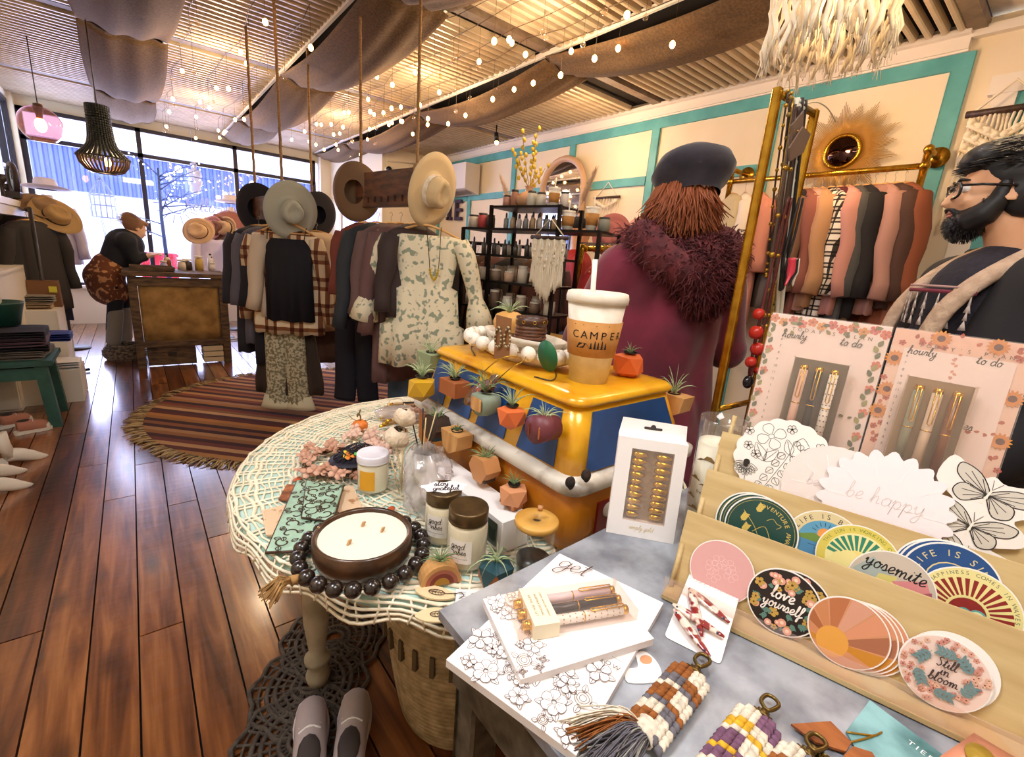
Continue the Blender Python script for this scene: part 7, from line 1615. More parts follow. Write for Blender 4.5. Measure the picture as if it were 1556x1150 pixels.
for s in 'lr': a=V(J[s+'a']);cloth(W3,'boot', '#8a8070_0.7', [((a*.25+V(J[s+'k'])*.75,a+V((0,0,.1)),a,a+fd*.08-V((0,0,.04)),a+fd*.18-V((0,0,.05))),[.07,.065,.05,.045,.036])],.012,2)
q=MB('#8a6448_0.6');q.sph((0,0,0),1,M=hM @ xf((0,-.03,.035),(0,0,0),(.088,.1,.095)));q.sph((0,0,0),1,M=hM @ xf((0,-.1,.07),(0,0,0),(.06,.05,.06)));q.sph((0,0,0),1,M=hM @ xf((0,.04,.09),(0,0,0),(.065,.05,.03)));hb=q.build('hair', W3,world=True,remesh=.012)
q=MB('#8a6448_0.6');rr=random.Random(9)
for i in range(500): a,b=rr.uniform(0,6.28),rr.uniform(-.3,1.4);n=V((cos(a)*cos(b),sin(a)*cos(b)*.8-.3,sin(b)));p=V((n.x*.09,n.y*.1-.02,n.z*.09+.04));q.tube([hM @ p,hM @ (p+n*.03+V((rr.uniform(-.02,.02),-.02,-.03)))],[.002,.0005],3,caps=False)
q.build('hair_strands', hb,world=True,stuff=True)
# --- shopper behind the shelves
h4=Pd(880,352,4.3);W4=thing('person', 'person with dark cap and red jacket glimpsed behind the shelves', 'person', (h4.x,h4.y,0));hM=frame(h4,(-.62,-.78,0),(.78,-.62,0));fd=V((.78,-.62,0));sd=fd.cross(V((0,0,1)))
B_=lambda s,f,z: V((h4.x,h4.y,z))+sd*s+fd*f
zc4=h4.z-.36;J=dict(hip=B_(0,0,.9),chest=B_(0,0,zc4),neck=B_(0,0,h4.z-.16),side=sd,ls=B_(-.17,0,zc4+.06),le=B_(-.22,.0,zc4-.2),lw=B_(-.15,.18,zc4-.3),rs=B_(.17,0,zc4+.06),re=B_(.22,0,zc4-.2),rw=B_(.15,.18,zc4-.3),lh=B_(-.09,0,.86),lk=B_(-.09,.02,.47),la=B_(-.09,0,.09),rh=B_(.09,0,.86),rk=B_(.09,.02,.47),ra=B_(.09,0,.09),fd=fd)
bodyfig(W4,J,'skin', .012,hM);face_bits(W4,hM)
cloth(W4,'jacket', '#a81c1c_0.7', [((B_(0,0,zc4+.05),B_(0,0,.85)),[.16,.17]),((B_(-.09,0,zc4+.05),B_(-.09,0,.85)),[.12,.12]),((B_(.09,0,zc4+.05),B_(.09,0,.85)),[.12,.12]),((J['ls'],J['le'],J['lw']),[.08,.065,.05]),((J['rs'],J['re'],J['rw']),[.08,.065,.05])],.016,3)
cloth(W4,'trousers', '#20222c_0.8', [((J[s+'h'],J[s+'k'],J[s+'a']),[.1,.08,.065]) for s in 'lr'],.016)
q=MB('#16141a_0.8');q.sph((0,0,0),1,M=hM @ xf((0,-.015,.06),(0,0,0),(.085,.1,.075)));q.sph((0,0,0),1,M=hM @ xf((0,.085,.05),(0,0,0),(.06,.06,.012)));q.build('cap', W4,world=True)
# ================================================================== LAMPS
def bulb(t,p,r=.022): q=MB('bulb_glow');q.sph(p,r,seg=12,rings=8,sc=(1,1,1.5));return q.build('bulb', t)
def chain(t,z1,z0=0,m='#3a322a_0.4', name='chain'): q=MB(m);q.tube([(0,0,z0),(0,0,z1)],.004,6);q.build(name,t)
# beaded chandelier
p=Pv(160,240,-.1,5.0);X_,Y_,zc_=-.1,5.0,p.z
t=thing('beaded_chandelier', 'dark beaded chandelier with flared beaded bowl and one glowing bulb', 'chandelier', (X_,Y_,zc_));s_=1.0
wid=(Pv(200,240,-.1,5.0)-Pv(120,240,-.1,5.0)).length*.5;R1=abs(Py(200,236,5.0).x-Py(120,236,5.0).x)/2;ht=Pv(150,162,-.1,5.0).z-zc_;hb=zc_-Pv(162,263,-.1,5.0).z
q=MB('#2a241e_0.4');[q.tube(ringp(r,z,28),.006,6,closed=True) for r,z in ((R1,0),(R1*.42,ht),(R1*.4,ht*.45),(R1*.45,-hb))];q.build('ring_frame', t)
q=MB('#20241f_0.35')
for k in range(30):
    a=2*PI*k/30;P=spline([(R1*.42,0,ht),(R1*.44,0,ht*.6),(R1*.55,0,ht*.25),(R1,0,0)],9)
    for pp in P: q.sph((pp.x*cos(a),pp.x*sin(a),pp.z),.0105,seg=6,rings=4)
q.build('upper_beads', t,stuff=True)
q=MB('#6a4c30_0.4')
for k in range(36): a=2*PI*k/36;q.tube([(r*cos(a),r*sin(a),z) for r,z in ((R1,0),(R1*.93,-hb*.45),(R1*.72,-hb*.85),(R1*.45,-hb))],.0065,5)
q.build('lower_rods', t,stuff=True)
bulb(t,(.02,-.02,-hb*.3),.022);chain(t,2.8-zc_,ht)
light('chandelier_bulb', 'POINT', (X_,Y_,zc_-.02),5,WARM,.03)
# globe pendant
p=Pv(62,190,-.6,6.0);t=thing('globe_pendant', 'clear glass globe pendant lamp on a thin cord in front of the window', 'lamp', tuple(p));R_=.15
glassy('smoke_glass', 'd8b8c0', .6,.03,.12);q=MB('smoke_glass');q.lathe([(.03,R_*.97)]+[(R_*cos(a),R_*sin(a)) for a in [1.3-k*.19 for k in range(13)]],28);q.build('globe', t)
q=MB('#5a3c28_0.4');q.lathe([(0,R_*1.15),(.03,R_*1.1),(.034,R_*.9),(.024,R_*.6),(.02,R_*.3),(0,R_*.3)],16);q.build('socket', t);bulb(t,(0,0,.0),.04);chain(t,2.8-p.z,R_,name='cord')
# macrame chandelier
t=thing('macrame_chandelier', 'cream macrame fringe chandelier glowing near the ceiling at the upper right', 'chandelier', (2.42,.97,2.42));R_=.235
q=MB('lace');[q.tube(ringp(r,z,36),.006,6,closed=True) for r,z in ((R_*.9,.33),(R_,.22))];q.build('hoop', t)
rr=random.Random(3)
for ring,n,R2 in ((0,40,R_),(1,26,R_*.62)):
    for k in range(n):
        a=2*PI*k/n+rr.uniform(-.04,.04);z1=-.17+rr.uniform(-.03,.05)+ring*.05;q=MB('lace');P=[]
        for i in range(8): u_=i/7;P.append(((R2+.014*sin(i*2.2+k))*cos(a+.05*sin(i*1.9+k*2)),(R2+.014*sin(i*2.2+k))*sin(a+.05*sin(i*1.9+k*2)),.3+(z1-.3)*u_))
        q.tube(P,[.006,.009,.007,.01,.007,.01,.011,.006],6)
        for j in range(7): e=V(P[-1]);q.tube([e+V((0,0,.05)),e+V((rr.uniform(-.02,.02),rr.uniform(-.02,.02),rr.uniform(-.05,0)))],.0018,3)
        q.build('fringe_cord', t)
for k in range(3): a=k*2.1;q=MB('#f0e8d8');q.cyl((.08*cos(a),.08*sin(a),.12),(.08*cos(a),.08*sin(a),.19),.014);q.build('candle_sleeve', t);bulb(t,(.08*cos(a),.08*sin(a),.21),.016)
chain(t,.4,.15);light('macrame_bulbs', 'POINT', (2.42,.97,2.6),5,WARM,.05)
# spotlight, air conditioner, camera
p=Px(755,188,3.4);t=thing('ceiling_spotlight', 'small black ceiling spotlight beside the right drape', 'lamp', (p.x,p.y,2.7));q=MB('#16141a_0.4');q.cyl((0,0,.1),(0,0,.0),.008);q.cyl((0,0,.02),(.01,0,-.07),.022,.03);q.build('housing', t);q=MB('bulb_glow');q.sph((.012,0,-.085),.024,seg=10,rings=6);q.build('lamp_face', t)
p=Px(694,275,3.85);t=thing('air_conditioner', 'white wall mounted air conditioner near the front of the right wall', 'air conditioner', tuple(p));q=MB('#d8d0c8_0.5');q.prism([(-.12,-.14),(.1,-.2),(.12,-.2),(.12,.2),(-.12,.2)],-.42,.42,M=frame((0,0,0),(1,0,0),(0,0,1)));q.build('casing', t);q=MB('#8a8078_0.5');q.box((-.02,0,-.175),(.12,.74,.01),R=Euler((0,.25,0)).to_matrix());q.build('outlet_louvre', t)
p=Pp(588,258,(3.06,7.05),(4,7.05));t=thing('security_camera', 'small dark dome security camera with conduit on the cream return wall', 'camera', (p.x,7.03,p.z));q=MB('#e8e4dc');q.lathe([(0,.03),(.05,.03),(.05,0),(0,0)],16,M=xf(rot=(PI/2,0,0)));q.build('base', t);q=MB('#1a1a22_0.2');q.sph((0,-.05,0),.045);q.build('dome', t);q=MB('#d8d0c4');q.tube([(0,0,.02),(0,0,.12),(.45,0,.16)],.01,6);q.build('conduit', t)
for i,(px_,ch) in enumerate(((683,'I'),(697,'E'))):
    p=Px(px_,319,3.975);t=thing('marquee_letter', 'dark block letter %s standing on the shelf by the front of the right wall' % ch,'letter', tuple(p));M=frame((0,0,0),(0,-1,0),(0,0,1));q=MB('#3a2c4c_0.5', M);h_,w_=.3,.2
    q.box((-.06 if ch == 'E' else 0,0,0),(.05,h_,.05))
    for yy in ((-h_/2+.025,0,h_/2-.025) if ch == 'E' else (-h_/2+.02,h_/2-.02)): q.box((.02 if ch == 'E' else 0,yy,0),(.13,.045,.05))
    q.build('letter_body', t)
# ================================================================== WINDOW DISPLAY AND COUNTER
mat('old_wood', '6c5236', .7,col2='3c2c20', sc=10,stretch=(1,1,4));mat('burlap_panel', 'a8844c', .9,col2='7c5c30', sc=9,bump=.3,bsc=90,contrast=(.35,.7));mat('white_paint', 'e4dccc', .55);mat('green_paint', '2c5c50', .5,col2='24483f', sc=10)
cx0,cx1,cy0,cy1,cz=-.06,.73,5.66,6.3,.94
t=thing('counter_table', 'rustic wooden counter with a burlap covered front panel and low drawers', 'counter', ((cx0+cx1)/2,(cy0+cy1)/2,0))
q=MB('old_wood');q.box(((cx0+cx1)/2,(cy0+cy1)/2,cz-.02),(cx1-cx0+.08,cy1-cy0+.06,.04),bev=.005);q.build('top', t,world=True)
for xx in (cx0+.03,cx1-.03):
    for yy in (cy0+.03,cy1-.03): q=MB('old_wood');q.box((xx,yy,(cz-.04)/2),(.07,.06,cz-.04),bev=.004);q.build('leg', t,world=True)
for zz,hh in ((cz-.09,.08),(.24,.06)): q=MB('old_wood');q.box(((cx0+cx1)/2,cy0+.015,zz),(cx1-cx0-.1,.03,hh));q.build('rail', t,world=True)
q=MB('burlap_panel');q.grid(lambda u_,v_: V((cx0+.07+(cx1-cx0-.14)*u_,cy0+.02+.012*sin(u_*14)*(1-v_*.5),.26+.6*v_)),24,6);q.build('burlap_panel', t,world=True,solid=.004)
q=MB('old_wood');q.box(((cx0+cx1)/2,(cy0+cy1)/2,.22),(cx1-cx0-.08,cy1-cy0-.06,.02));q.build('lower_shelf', t,world=True)
q=MB('old_wood');q.box((cx0+.28,cy0+.08,.11),(.4,.1,.19),bev=.004);d_=q.build('drawer', t,world=True);q=MB('#2a1c14');q.box((cx0+.28,cy0+.026,.13),(.07,.012,.03));q.build('pull', d_,world=True)
q=MB('#c8b898_0.8');[q.box((cx1-.16,cy0+.1,.05+k*.06),(.18,.2,.05),bev=.004) for k in range(3)];q.build('folded_stack', t,world=True)
p=Pz(188,548,0);t=thing('wicker_basket', 'low woven basket on the floor left of the counter', 'basket', (p.x+.02,p.y+.1,0));mat('wicker', '8c7860', .8,col2='4a3c30', sc=40,contrast=(.45,.6))
q=MB('wicker');[q.tube(ringp(.15+.03*sin(k*.45),.01+k*.018,24,.02,12,k*1.57),.010,5,closed=True) for k in range(9)];q.build('weave', t)
IT=[('bottle', 'b', 245,395,'tall cream', '#d8c8a8_0.4', .03,.15),('bottle', 'b', 253,402,'amber', '#8c4a30_0.3', .032,.13),('jar', 'j', 270,400,'wide cream', '#e4d8c8_0.4', .05,.09),('jar', 'j', 282,404,'dark', '#3a2c28_0.4', .045,.1),('bottle', 'b', 297,396,'clear white', '#e8e4e8_0.3', .03,.17),('candle', 'j', 262,384,'yellow', '#c8a858_0.5', .04,.14),('cup', 'j', 310,400,'pale', '#d8d0d0_0.4', .035,.08),('jar', 'j', 233,386,'lilac', '#b8b0d0_0.4', .04,.07),('bottle', 'b', 288,386,'red brown', '#6c2c24_0.3', .025,.14),('jar', 'j', 322,402,'small white', '#f0ece8_0.4', .03,.06)]
for nm,kd,a,b,col,m,R_,h_ in IT:
    p=Pz(a,b+4,cz);p.y=min(max(p.y,cy0+.06),cy1-.08);p.x=min(max(p.x,cx0+.05),cx1-.05)
    t=thing(nm,col+' %s standing on the rustic counter' % nm,nm,(p.x,p.y,cz),0,'bottles and jars on the counter');q=MB(m)
    q.lathe([(0,0),(R_,0),(R_,h_*.7),(R_*.9,h_*.78)]+([(R_*.35,h_*.86),(R_*.35,h_)] if kd == 'b' else [(R_*.9,h_*.9)])+[(0,h_)],16);q.build('body', t)
    q=MB('#2a241e' if kd == 'b' else '#e8e0d4');q.lathe([(0,h_),(R_*(.4 if kd == 'b' else .95),h_),(R_*(.4 if kd == 'b' else .95),h_+.018),(0,h_+.018)],16);q.build('cap', t)
t=thing('tray', 'low wooden tray with papers under the assistant arms', 'tray', (cx0+.2,cy0+.2,cz));q=MB('old_wood');q.box((0,0,.012),(.34,.24,.02));[q.box(c_,d_) for c_,d_ in (((0,.12,.03),(.34,.012,.04)),((0,-.12,.03),(.34,.012,.04)),((.17,0,.03),(.012,.24,.04)),((-.17,0,.03),(.012,.24,.04)))];q.build('tray_body', t);q=MB('paper');q.box((0,0,.03),(.26,.18,.01));q.build('papers', t)
p=Pz(305,404,cz);t=thing('round_mirror', 'small round framed mirror leaning on the counter', 'mirror', (p.x,p.y,cz+.08));q=MB('#e8e4e4_0.2');q.tube([(.075*cos(a),.03*sin(a)*0+.02*sin(a),.075*sin(a)) for a in [k*PI/12 for k in range(24)]],.007,6,closed=True);q.build('frame', t);q=MB('mirror_glass') if 'mirror_glass' in MATS or mat('mirror_glass', 'e8e8ea', .03,1) else None;q.lathe([(0,0),(.072,0)],24,M=xf(rot=(PI/2-.26,0,0)));q.build('glass', t)
# mannequins and hats in the window
def bust(label,base,h,m,ht_lab=None,hm=None,stand=True,W=.36,brim=.17,rot=0,long=.62):
    t=thing('mannequin', label,'mannequin', tuple(base),rot);q=MB('#e0d0bc_0.6');z=h
    q.tube([(0,0,z-.5),(0,0,z-.3),(0,0,z-.12),(0,0,z-.05),(0,0,z)],[.13,.12,.13,.06,.05],16,flat=.75);q.build('torso', t)
    if stand: q=MB('#3a3028_0.5');q.cyl((0,0,0),(0,0,z-.5),.016);q.lathe([(0,0),(.16,0),(.16,.015),(0,.02)],20);q.build('stand', t)
    garment('blouse', label.split(',')[0].replace('mannequin', 'blouse on the mannequin'),'blouse', (base[0],base[1],z+.01),rot,m,W,long,.5,1.15,.14,hang=False,seed=int(h*100),gap=.05)
    if ht_lab: M=hatM(V(base)+V((0,0,z+.05)),(0,.06,1),(1,0,0));hat(ht_lab,M,brim,hm,None,.02,.11,.085)
p=Pv(72,300,-.62,6.9);bust('mannequin in a pale white blouse by the left window, under a pale hat', (-.62,6.9,0),Pv(72,296,-.62,6.9).z,'#d4d0e4_0.7', 'pale white felt hat on top of the window mannequin at the left', '#d8d4e4_0.7', rot=-.4)
p=(1.15,7.9,0);bust('mannequin in a rust brown blouse, in the window behind the counter', p,Pv(325,312,1.15,7.9).z,'#a06450_0.7', 'white hat on the rust blouse mannequin', '#e8dcd8_0.7', rot=.1)
p=(.82,7.2,0);bust('mannequin in a white top, right behind the counter, with a straw hat', p,Pv(285,348,.82,7.2).z,'#e4dce8_0.7', 'yellow straw hat on the white mannequin behind the counter', '#c8a448_0.8', rot=.3,long=.5)
for lab,a,b,m,R_,Y_,nd in (('cream hat leaning on the counter end', 303,352,'#dcb890_0.7', .15,6.6,(-.5,-1,.3)),('pink hat on the rail of the front clothes rack', 325,347,'#c88c88_0.7', .14,6.8,(-.9,-.6,.2)),('brown hat on the rail of the front clothes rack', 334,348,'#7c5444_0.7', .14,6.75,(-.9,-.6,.2)),('beige hat on the rail of the front clothes rack', 345,348,'#c8a888_0.7', .14,6.7,(-.9,-.6,.2)),
                                 ('brown felt hat with dark band on the left clothes rack', 66,318,'#8c7050_0.8', .17,6.0,(.3,-.6,.9)),('tan felt hat below the brown one on the left clothes rack', 84,330,'#a88858_0.8', .17,5.95,(.5,-.7,.5))):
    hat(lab,hatM(Py(a,b,Y_),nd,(1,0,0)),R_,m)
# front clothes rack behind the counter
def rail(label,A,B,z,legs=True,m='#c8c0b8_0.3', r=.014):
    t=thing('clothes_rail', label,'clothes rack', ((A[0]+B[0])/2,(A[1]+B[1])/2,0));q=MB(m);q.tube([(*A,z),(*B,z)],r,8);q.build('rail', t,world=True)
    if legs:
        for P in (A,B): q=MB(m);q.tube([(*P,z),(*P,.02)],r,8);q.tube([(P[0]-.2,P[1]-.1,.02),(P[0]+.2,P[1]+.1,.02)],r,8);q.build('upright', t,world=True)
    return t
def rackfill(A,B,z,n,cols,Lr,rot,grp,desc,kinds=('shirt',),W=.4,sl=.5,seed=0,jit=.0):
    rg=random.Random(seed)
    for k in range(n):
        f=(k+.5)/n;c=cols[k % len(cols)];kd=kinds[k % len(kinds)];garment(kd.replace(' ', '_'),'%s %s, %s from the %s' % (c[0],kd,ORD[k],desc),kd,(A[0]+(B[0]-A[0])*f,A[1]+(B[1]-A[1])*f,z-.01),rot+rg.uniform(-.15,.15),c[1],W*rg.uniform(.9,1.05),rg.uniform(*Lr),sl,rg.uniform(1,1.15),.05,group=grp,seed=k+seed)
rail('silver clothes rail behind the counter, in front of the window', (1.02,7.0),(1.55,6.2),1.42)
rackfill((1.04,6.95),(1.5,6.28),1.42,9,[('white', '#e4dce0_0.8'),('terracotta', '#b87858_0.8'),('pale blue', '#a8b0d0_0.8'),('peach', '#dca888_0.8'),('grey', '#8c8890_0.8'),('rose', '#c49088_0.8'),('cream', '#e0d0b8_0.8'),('lilac', '#b8a8c8_0.8'),('rust', '#a05c3c_0.8')],(.6,.8),1.0,'clothes on the rail behind the counter', 'far end of the rail behind the counter', ('blouse', 'shirt'),seed=50)
rail('dark clothes rail against the left wall under the two hats', (-.86,6.9),(-.62,5.6),1.42,m='#2a2422_0.4')
rackfill((-.85,6.85),(-.63,5.7),1.42,8,[('white and pink', '#d8c0c4_0.8'),('mauve', '#a08898_0.8'),('black', '#1c1a22_0.8'),('rosy', '#b89ca0_0.8'),('dark brown', '#3a2e28_0.8'),('pale grey', '#a8a0a0_0.8'),('navy', '#22243a_0.8'),('charcoal', '#34302e_0.8')],(.7,.9),.95,'coats on the left wall rail', 'window end of the left wall rail', ('coat', 'jacket'),W=.42,seed=70)
# hanging lanterns, sun and branch lights in the window
p=Py(157,312,8.3);t=thing('wire_lantern', 'pale blue wire birdcage hanging in the window with a small pot below', 'birdcage', tuple(p));mat('pale_wire', 'a8b8e0', .5)
q=MB('pale_wire');[q.tube(ringp(.13,z,16),.006,5,closed=True) for z in (-.15,0,.12)];[q.tube([(.13*cos(a),.13*sin(a),-.15),(.13*cos(a),.13*sin(a),.12),(.05*cos(a),.05*sin(a),.28),(0,0,.34)],.004,5) for a in [k*PI/7 for k in range(14)]];q.build('cage', t)
q=MB('pale_wire');[q.tube([(.06*cos(a),.06*sin(a),-.15),(.03*cos(a),.03*sin(a),-.5)],.004,4) for a in (0,2,4)];q.sph((0,0,-.54),.075,'#5c8cb0_0.5', sc=(1,1,.8));q.build('hanging_pot', t);q=MB('pale_wire');q.cyl((0,0,.34),(0,0,2.8-p.z),.002);q.build('string', t)
p=Py(296,272,8.3);t=thing('paper_lantern', 'white tiered paper lantern hanging in the window', 'lantern', tuple(p));q=MB('#d4d8f0_0.7');q.lathe([(.01,.22),(.04,.2),(.03,.13),(.08,.11),(.09,.04),(.07,.02),(.09,-.02),(.08,-.08),(.06,-.1),(.07,-.16),(.03,-.2),(0,-.2)],18);q.build('shade', t);q=MB('pale_wire');q.cyl((0,0,.2),(0,0,2.8-p.z),.002);q.build('string', t)
p=Py(268,311,8.62);t=thing('window_sun_drawing', 'line drawn sun with rays on the shop window glass', 'window drawing', tuple(p));fl=Flat(frame((0,0,0),(1,0,0),(0,0,1)));fl.stroke([(.12*cos(a),.12*sin(a)) for a in [k*PI/14 for k in range(28)]],.012,'#5868a8', True);[fl.stroke([(.15*cos(a),.15*sin(a)),(.27*cos(a),.27*sin(a))],.009,'#5868a8') for a in [k*PI/7 for k in range(14)]];fl.script('hello summer', .62,-.06,.2,.012,'#a8b0d8');fl.mb.build('painted_lines', t,solid=.002)
t=thing('window_branch', 'bare branch wound with tiny white lights in the window', 'branch lights', tuple(Py(248,330,8.1)));o_=V(t.matrix_world.translation) if 0 else Py(248,330,8.1);q=MB('#5870a8');rr=random.Random(2);E_=[]
q.tube([(0,0,-1.1),(-.02,0,.0),(.0,0,.62)],[.03,.022,.012],7)
for k in range(14):
    z=rr.uniform(-.3,.55);e=V((rr.uniform(-.5,.75),rr.uniform(-.15,.15),z+rr.uniform(.0,.35)));q.tube([(0,0,z),e*.5+V((0,0,z*.5+.04)),e],[.009,.006,.003],5);E_+=[V((0,0,z)).lerp(e,f) for f in (.35,.5,.65,.8,.95)]
q.build('branch', t);q=MB('bulb_white') if mat('bulb_white', 'ffffff', .4,emis='e8ecff', estr=6) else None;[q.sph(e,.011,seg=5,rings=3) for e in E_];q.build('tiny_lights', t,stuff=True)
# ================================================================== LEFT SIDE FURNITURE
Xh=-.72
p0,p1=Px(2,300,Xh),Px(53,312,Xh);y_a,y_b=Px(-30,296,Xh).y,p1.y
t=thing('white_hutch', 'white painted shelf hutch with a moulded top at the left edge', 'cabinet', (Xh-.14,(y_a+y_b)/2,0));zt_=(p0.z+p1.z)/2;ln=y_b-y_a
q=MB('white_paint');q.box((Xh-.13,(y_a+y_b)/2,zt_-.02),(.30,ln+.08,.05),bev=.01);q.box((Xh-.13,(y_a+y_b)/2,zt_-.08),(.27,ln+.03,.08),bev=.01);q.build('cornice', t,world=True)
q=MB('white_paint');[q.box((Xh-.13,y,zt_/2),(.25,.05,zt_-.05)) for y in (y_a,y_b)];q.box((Xh-.245,(y_a+y_b)/2,zt_/2),(.02,ln,zt_-.05));q.build('carcass', t,world=True)
zl=Px(30,408,Xh).z;q=MB('white_paint');q.box((Xh-.13,(y_a+y_b)/2,zl),(.26,ln,.04));q.box((Xh-.10,(y_a+y_b)/2,zl/2),(.2,ln-.02,zl));q.build('lower_cupboard', t,world=True)
for (a,b,m,w_,h_,lab) in ((20,352,'#4c9098_0.6', .12,.08,'teal'),(38,350,'#b83850_0.6', .07,.06,'small dark red'),(34,370,'#d85868_0.6', .13,.07,'coral red')):
    p=Px(a,b,Xh-.225);q=MB(m);q.box(p,(.012,w_,h_));tag(q.build('note_card'),lab+' card pinned inside the white hutch', 'card')
for (a,b,h_,lab) in ((3,285,.2,'tallest dark candle holder on the hutch'),(12,290,.14,'short dark candle holder on the hutch'),(33,297,.1,'small dark trinket box at the end of the hutch top')):
    p=Px(a,b,Xh-.08);t=thing('candle_holder', lab,'candle holder', (p.x,p.y,zt_+.005),0,'dark ornaments on the hutch');q=MB('#241a1c_0.4');q.lathe([(0,0),(.04,0),(.045,.01),(.015,.03),(.012,h_*.6),(.035,h_*.75),(.035,h_),(0,h_)],14);q.build('holder', t)
p=Px(20,272,Xh-.02);t=thing('clock', 'round dark framed clock with pale blue face on the hutch', 'clock', tuple(p));M=frame((0,0,0),(.3,-.95,0),(0,0,1));q=MB('#2a1e24_0.4', M);q.tube([(.1*cos(a),.12*sin(a),0) for a in [k*PI/12 for k in range(24)]],.022,7,closed=True);q.build('frame', t);q=MB('#b8dce8_0.4', M);q.lathe([(0,-.005),(.1,-.005),(.1,.005),(0,.005)],24,sy=1.2);fc=q.build('dial', t);q=MB('#2a1e24', M);q.box((0,.035,.008),(.008,.07,.003));q.box((.025,0,.008),(.05,.008,.003));q.build('hands', fc)
q=MB('#241a1c_0.4');q.box(Px(20,292,Xh-.03)+V((0,0,-.02)),(.1,.14,.05));q.build('plinth', t,world=True)
# white stepped display with clothes and boxes, green bench, shoes
t=thing('white_step_unit', 'cream painted stepped display boxes below the hutch', 'display unit', (-.72,5.3,0))
for (x,y,w_,d_,h_) in ((-.74,5.55,.42,.5,.62),(-.68,5.15,.42,.4,.42),(-.62,4.85,.45,.35,.25)): q=MB('white_paint');q.box((x,y,h_/2),(w_,d_,h_),bev=.006);q.build('step_box', t,world=True)
CL=[('folded beige knit on the top step', '#b8a080_0.9', -.72,5.5,.62),('folded grey knit on the top step', '#8c8478_0.9', -.7,5.52,.67),('folded blue scarf on the middle step', '#2a3c88_0.8', -.6,5.1,.42),('folded black sweater on the middle step', '#1c1824_0.9', -.72,5.12,.42),('folded white towel on the low step', '#e0dcd8_0.9', -.55,4.82,.25),('folded lace cloth on the low step', '#cfc0a4_0.9', -.7,4.84,.25)]
def folded(lab,m,x,y,z,w=.3,d=.24,h=.05,rot=0):
    t=thing('folded_clothes', lab,'folded clothes', (x,y,z),rot);q=MB(m)
    for k in range(3): q.grid(lambda u_,v_: V(((w/2)*(abs(cos(u_*2*PI))**.5)*(1 if cos(u_*2*PI)>0 else -1)*(1-.1*k*0),(v_-.5)*d*(1-.04*k),h/3*(k+.5)+(h/6)*(abs(sin(u_*2*PI))**.7)*(1 if sin(u_*2*PI)>0 else -1)+.004*sin(9*v_+k+u_*6)+.001)),20,8,cu=True)
    q.build('folds', t,solid=.003);return t
for lab,m,x,y,z in CL: folded(lab,m,x,y,z+.002)
t=thing('bag', 'brown paper bag with yellow tag on the top step', 'bag', (-.62,5.62,.62));q=MB('#7c5434_0.8');q.box((0,0,.11),(.2,.12,.22),taper=.95);q.build('bag_body', t);q=MB('#d8d040_0.6');q.box((.06,-.064,.15),(.05,.006,.05));q.build('tag', t)
bx,by=-.72,4.3;t=thing('green_bench', 'dark green painted wooden bench with folded clothes at the left edge', 'bench', (bx,by,0));q=MB('green_paint');q.box((bx,by,.44),(.5,.46,.035),bev=.004);q.build('seat', t,world=True)
for dx in (-.2,.2):
    for dy in (-.18,.18): q=MB('green_paint');q.box((bx+dx,by+dy,.21),(.06,.06,.43),R=Euler((.0,-.06 if dx>0 else .06,0)).to_matrix());q.build('leg', t,world=True)
q=MB('green_paint');q.box((bx,by-.18,.37),(.4,.03,.08));q.build('rail', t,world=True)
for k,(lab,m) in enumerate((('patterned grey cloth at the bottom of the bench pile', '#6c645c_0.9'),('black folded cloth in the bench pile', '#1a161c_0.9'),('mauve folded cloth in the bench pile', '#5c4450_0.9'),('black sweater on top of the bench pile', '#221c24_0.9'))): folded(lab,m,bx+.02,by+.02,.46+.042*k,.4,.36,.042,rnd(-.15,.15))
t=thing('green_tub', 'dark green round tub standing on the bench pile', 'tub', (bx-.03,by+.15,.64));q=MB('#1c4a40_0.4');q.lathe([(0,0),(.12,0),(.15,.14),(.155,.15),(.15,.15),(.14,.13),(.0,.1)],28);q.build('tub_body', t)
def shoe(t,M,m,sole='#e8e0d0', kind='boot', s=1):
    q=MB(m,M)
    if kind == 'boot': q.tube([(0,-.1,.2),(0,-.085,.12),(0,-.06,.05)],[.052,.046,.043],16);q.tube(spline([(0,-.09,.055),(0,-.02,.055),(0,.06,.036),(0,.13,.016),(0,.185,.01)],3),[.04,.042,.042,.042,.041,.04,.037,.034,.029,.024,.018,.011,.004],14,flat=.9,up=(1,0,0));q.build('upper', t);q=MB(sole,M);q.prism([(-.02,-.13),(.02,-.13),(.02,-.08),(-.02,-.08)],0,.04);q.build('heel', t)
    else:
        q.tube(spline([(0,-.12,.06),(0,-.06,.058),(0,.02,.045),(0,.08,.036),(0,.125,.03)],3),[.03,.038,.042,.043,.044,.044,.044,.045,.045,.044,.042,.034,.012],14,flat=.9,up=(1,0,0));q.build('upper', t)
        q=MB(sole,M);sp=[(p.x,p.y) for p in spline([(0,-.15,0),(.034,-.13,0),(.034,-.02,0),(.046,.07,0),(.03,.135,0),(0,.15,0),(-.03,.135,0),(-.046,.07,0),(-.034,-.02,0),(-.034,-.13,0)],3,True)];q.prism(sp,0,.022);q.build('sole', t)
        q=MB(sole,M);q.sph((0,.1,.034),.038,sc=(1.05,1,.75));q.build('toe_cap', t);q=MB('#f0ece4', M);[q.tube(spline([(-.026,.0+k*.018,.082-k*.006),(0,.006+k*.018,.092-k*.007),(.026,.0+k*.018,.082-k*.006)],3),.003,5) for k in range(4)];q.build('laces', t)
        q=MB('#3a302c', M);q.sph((0,-.065,.092),.034,sc=(.8,1.5,.3));q.build('opening', t)
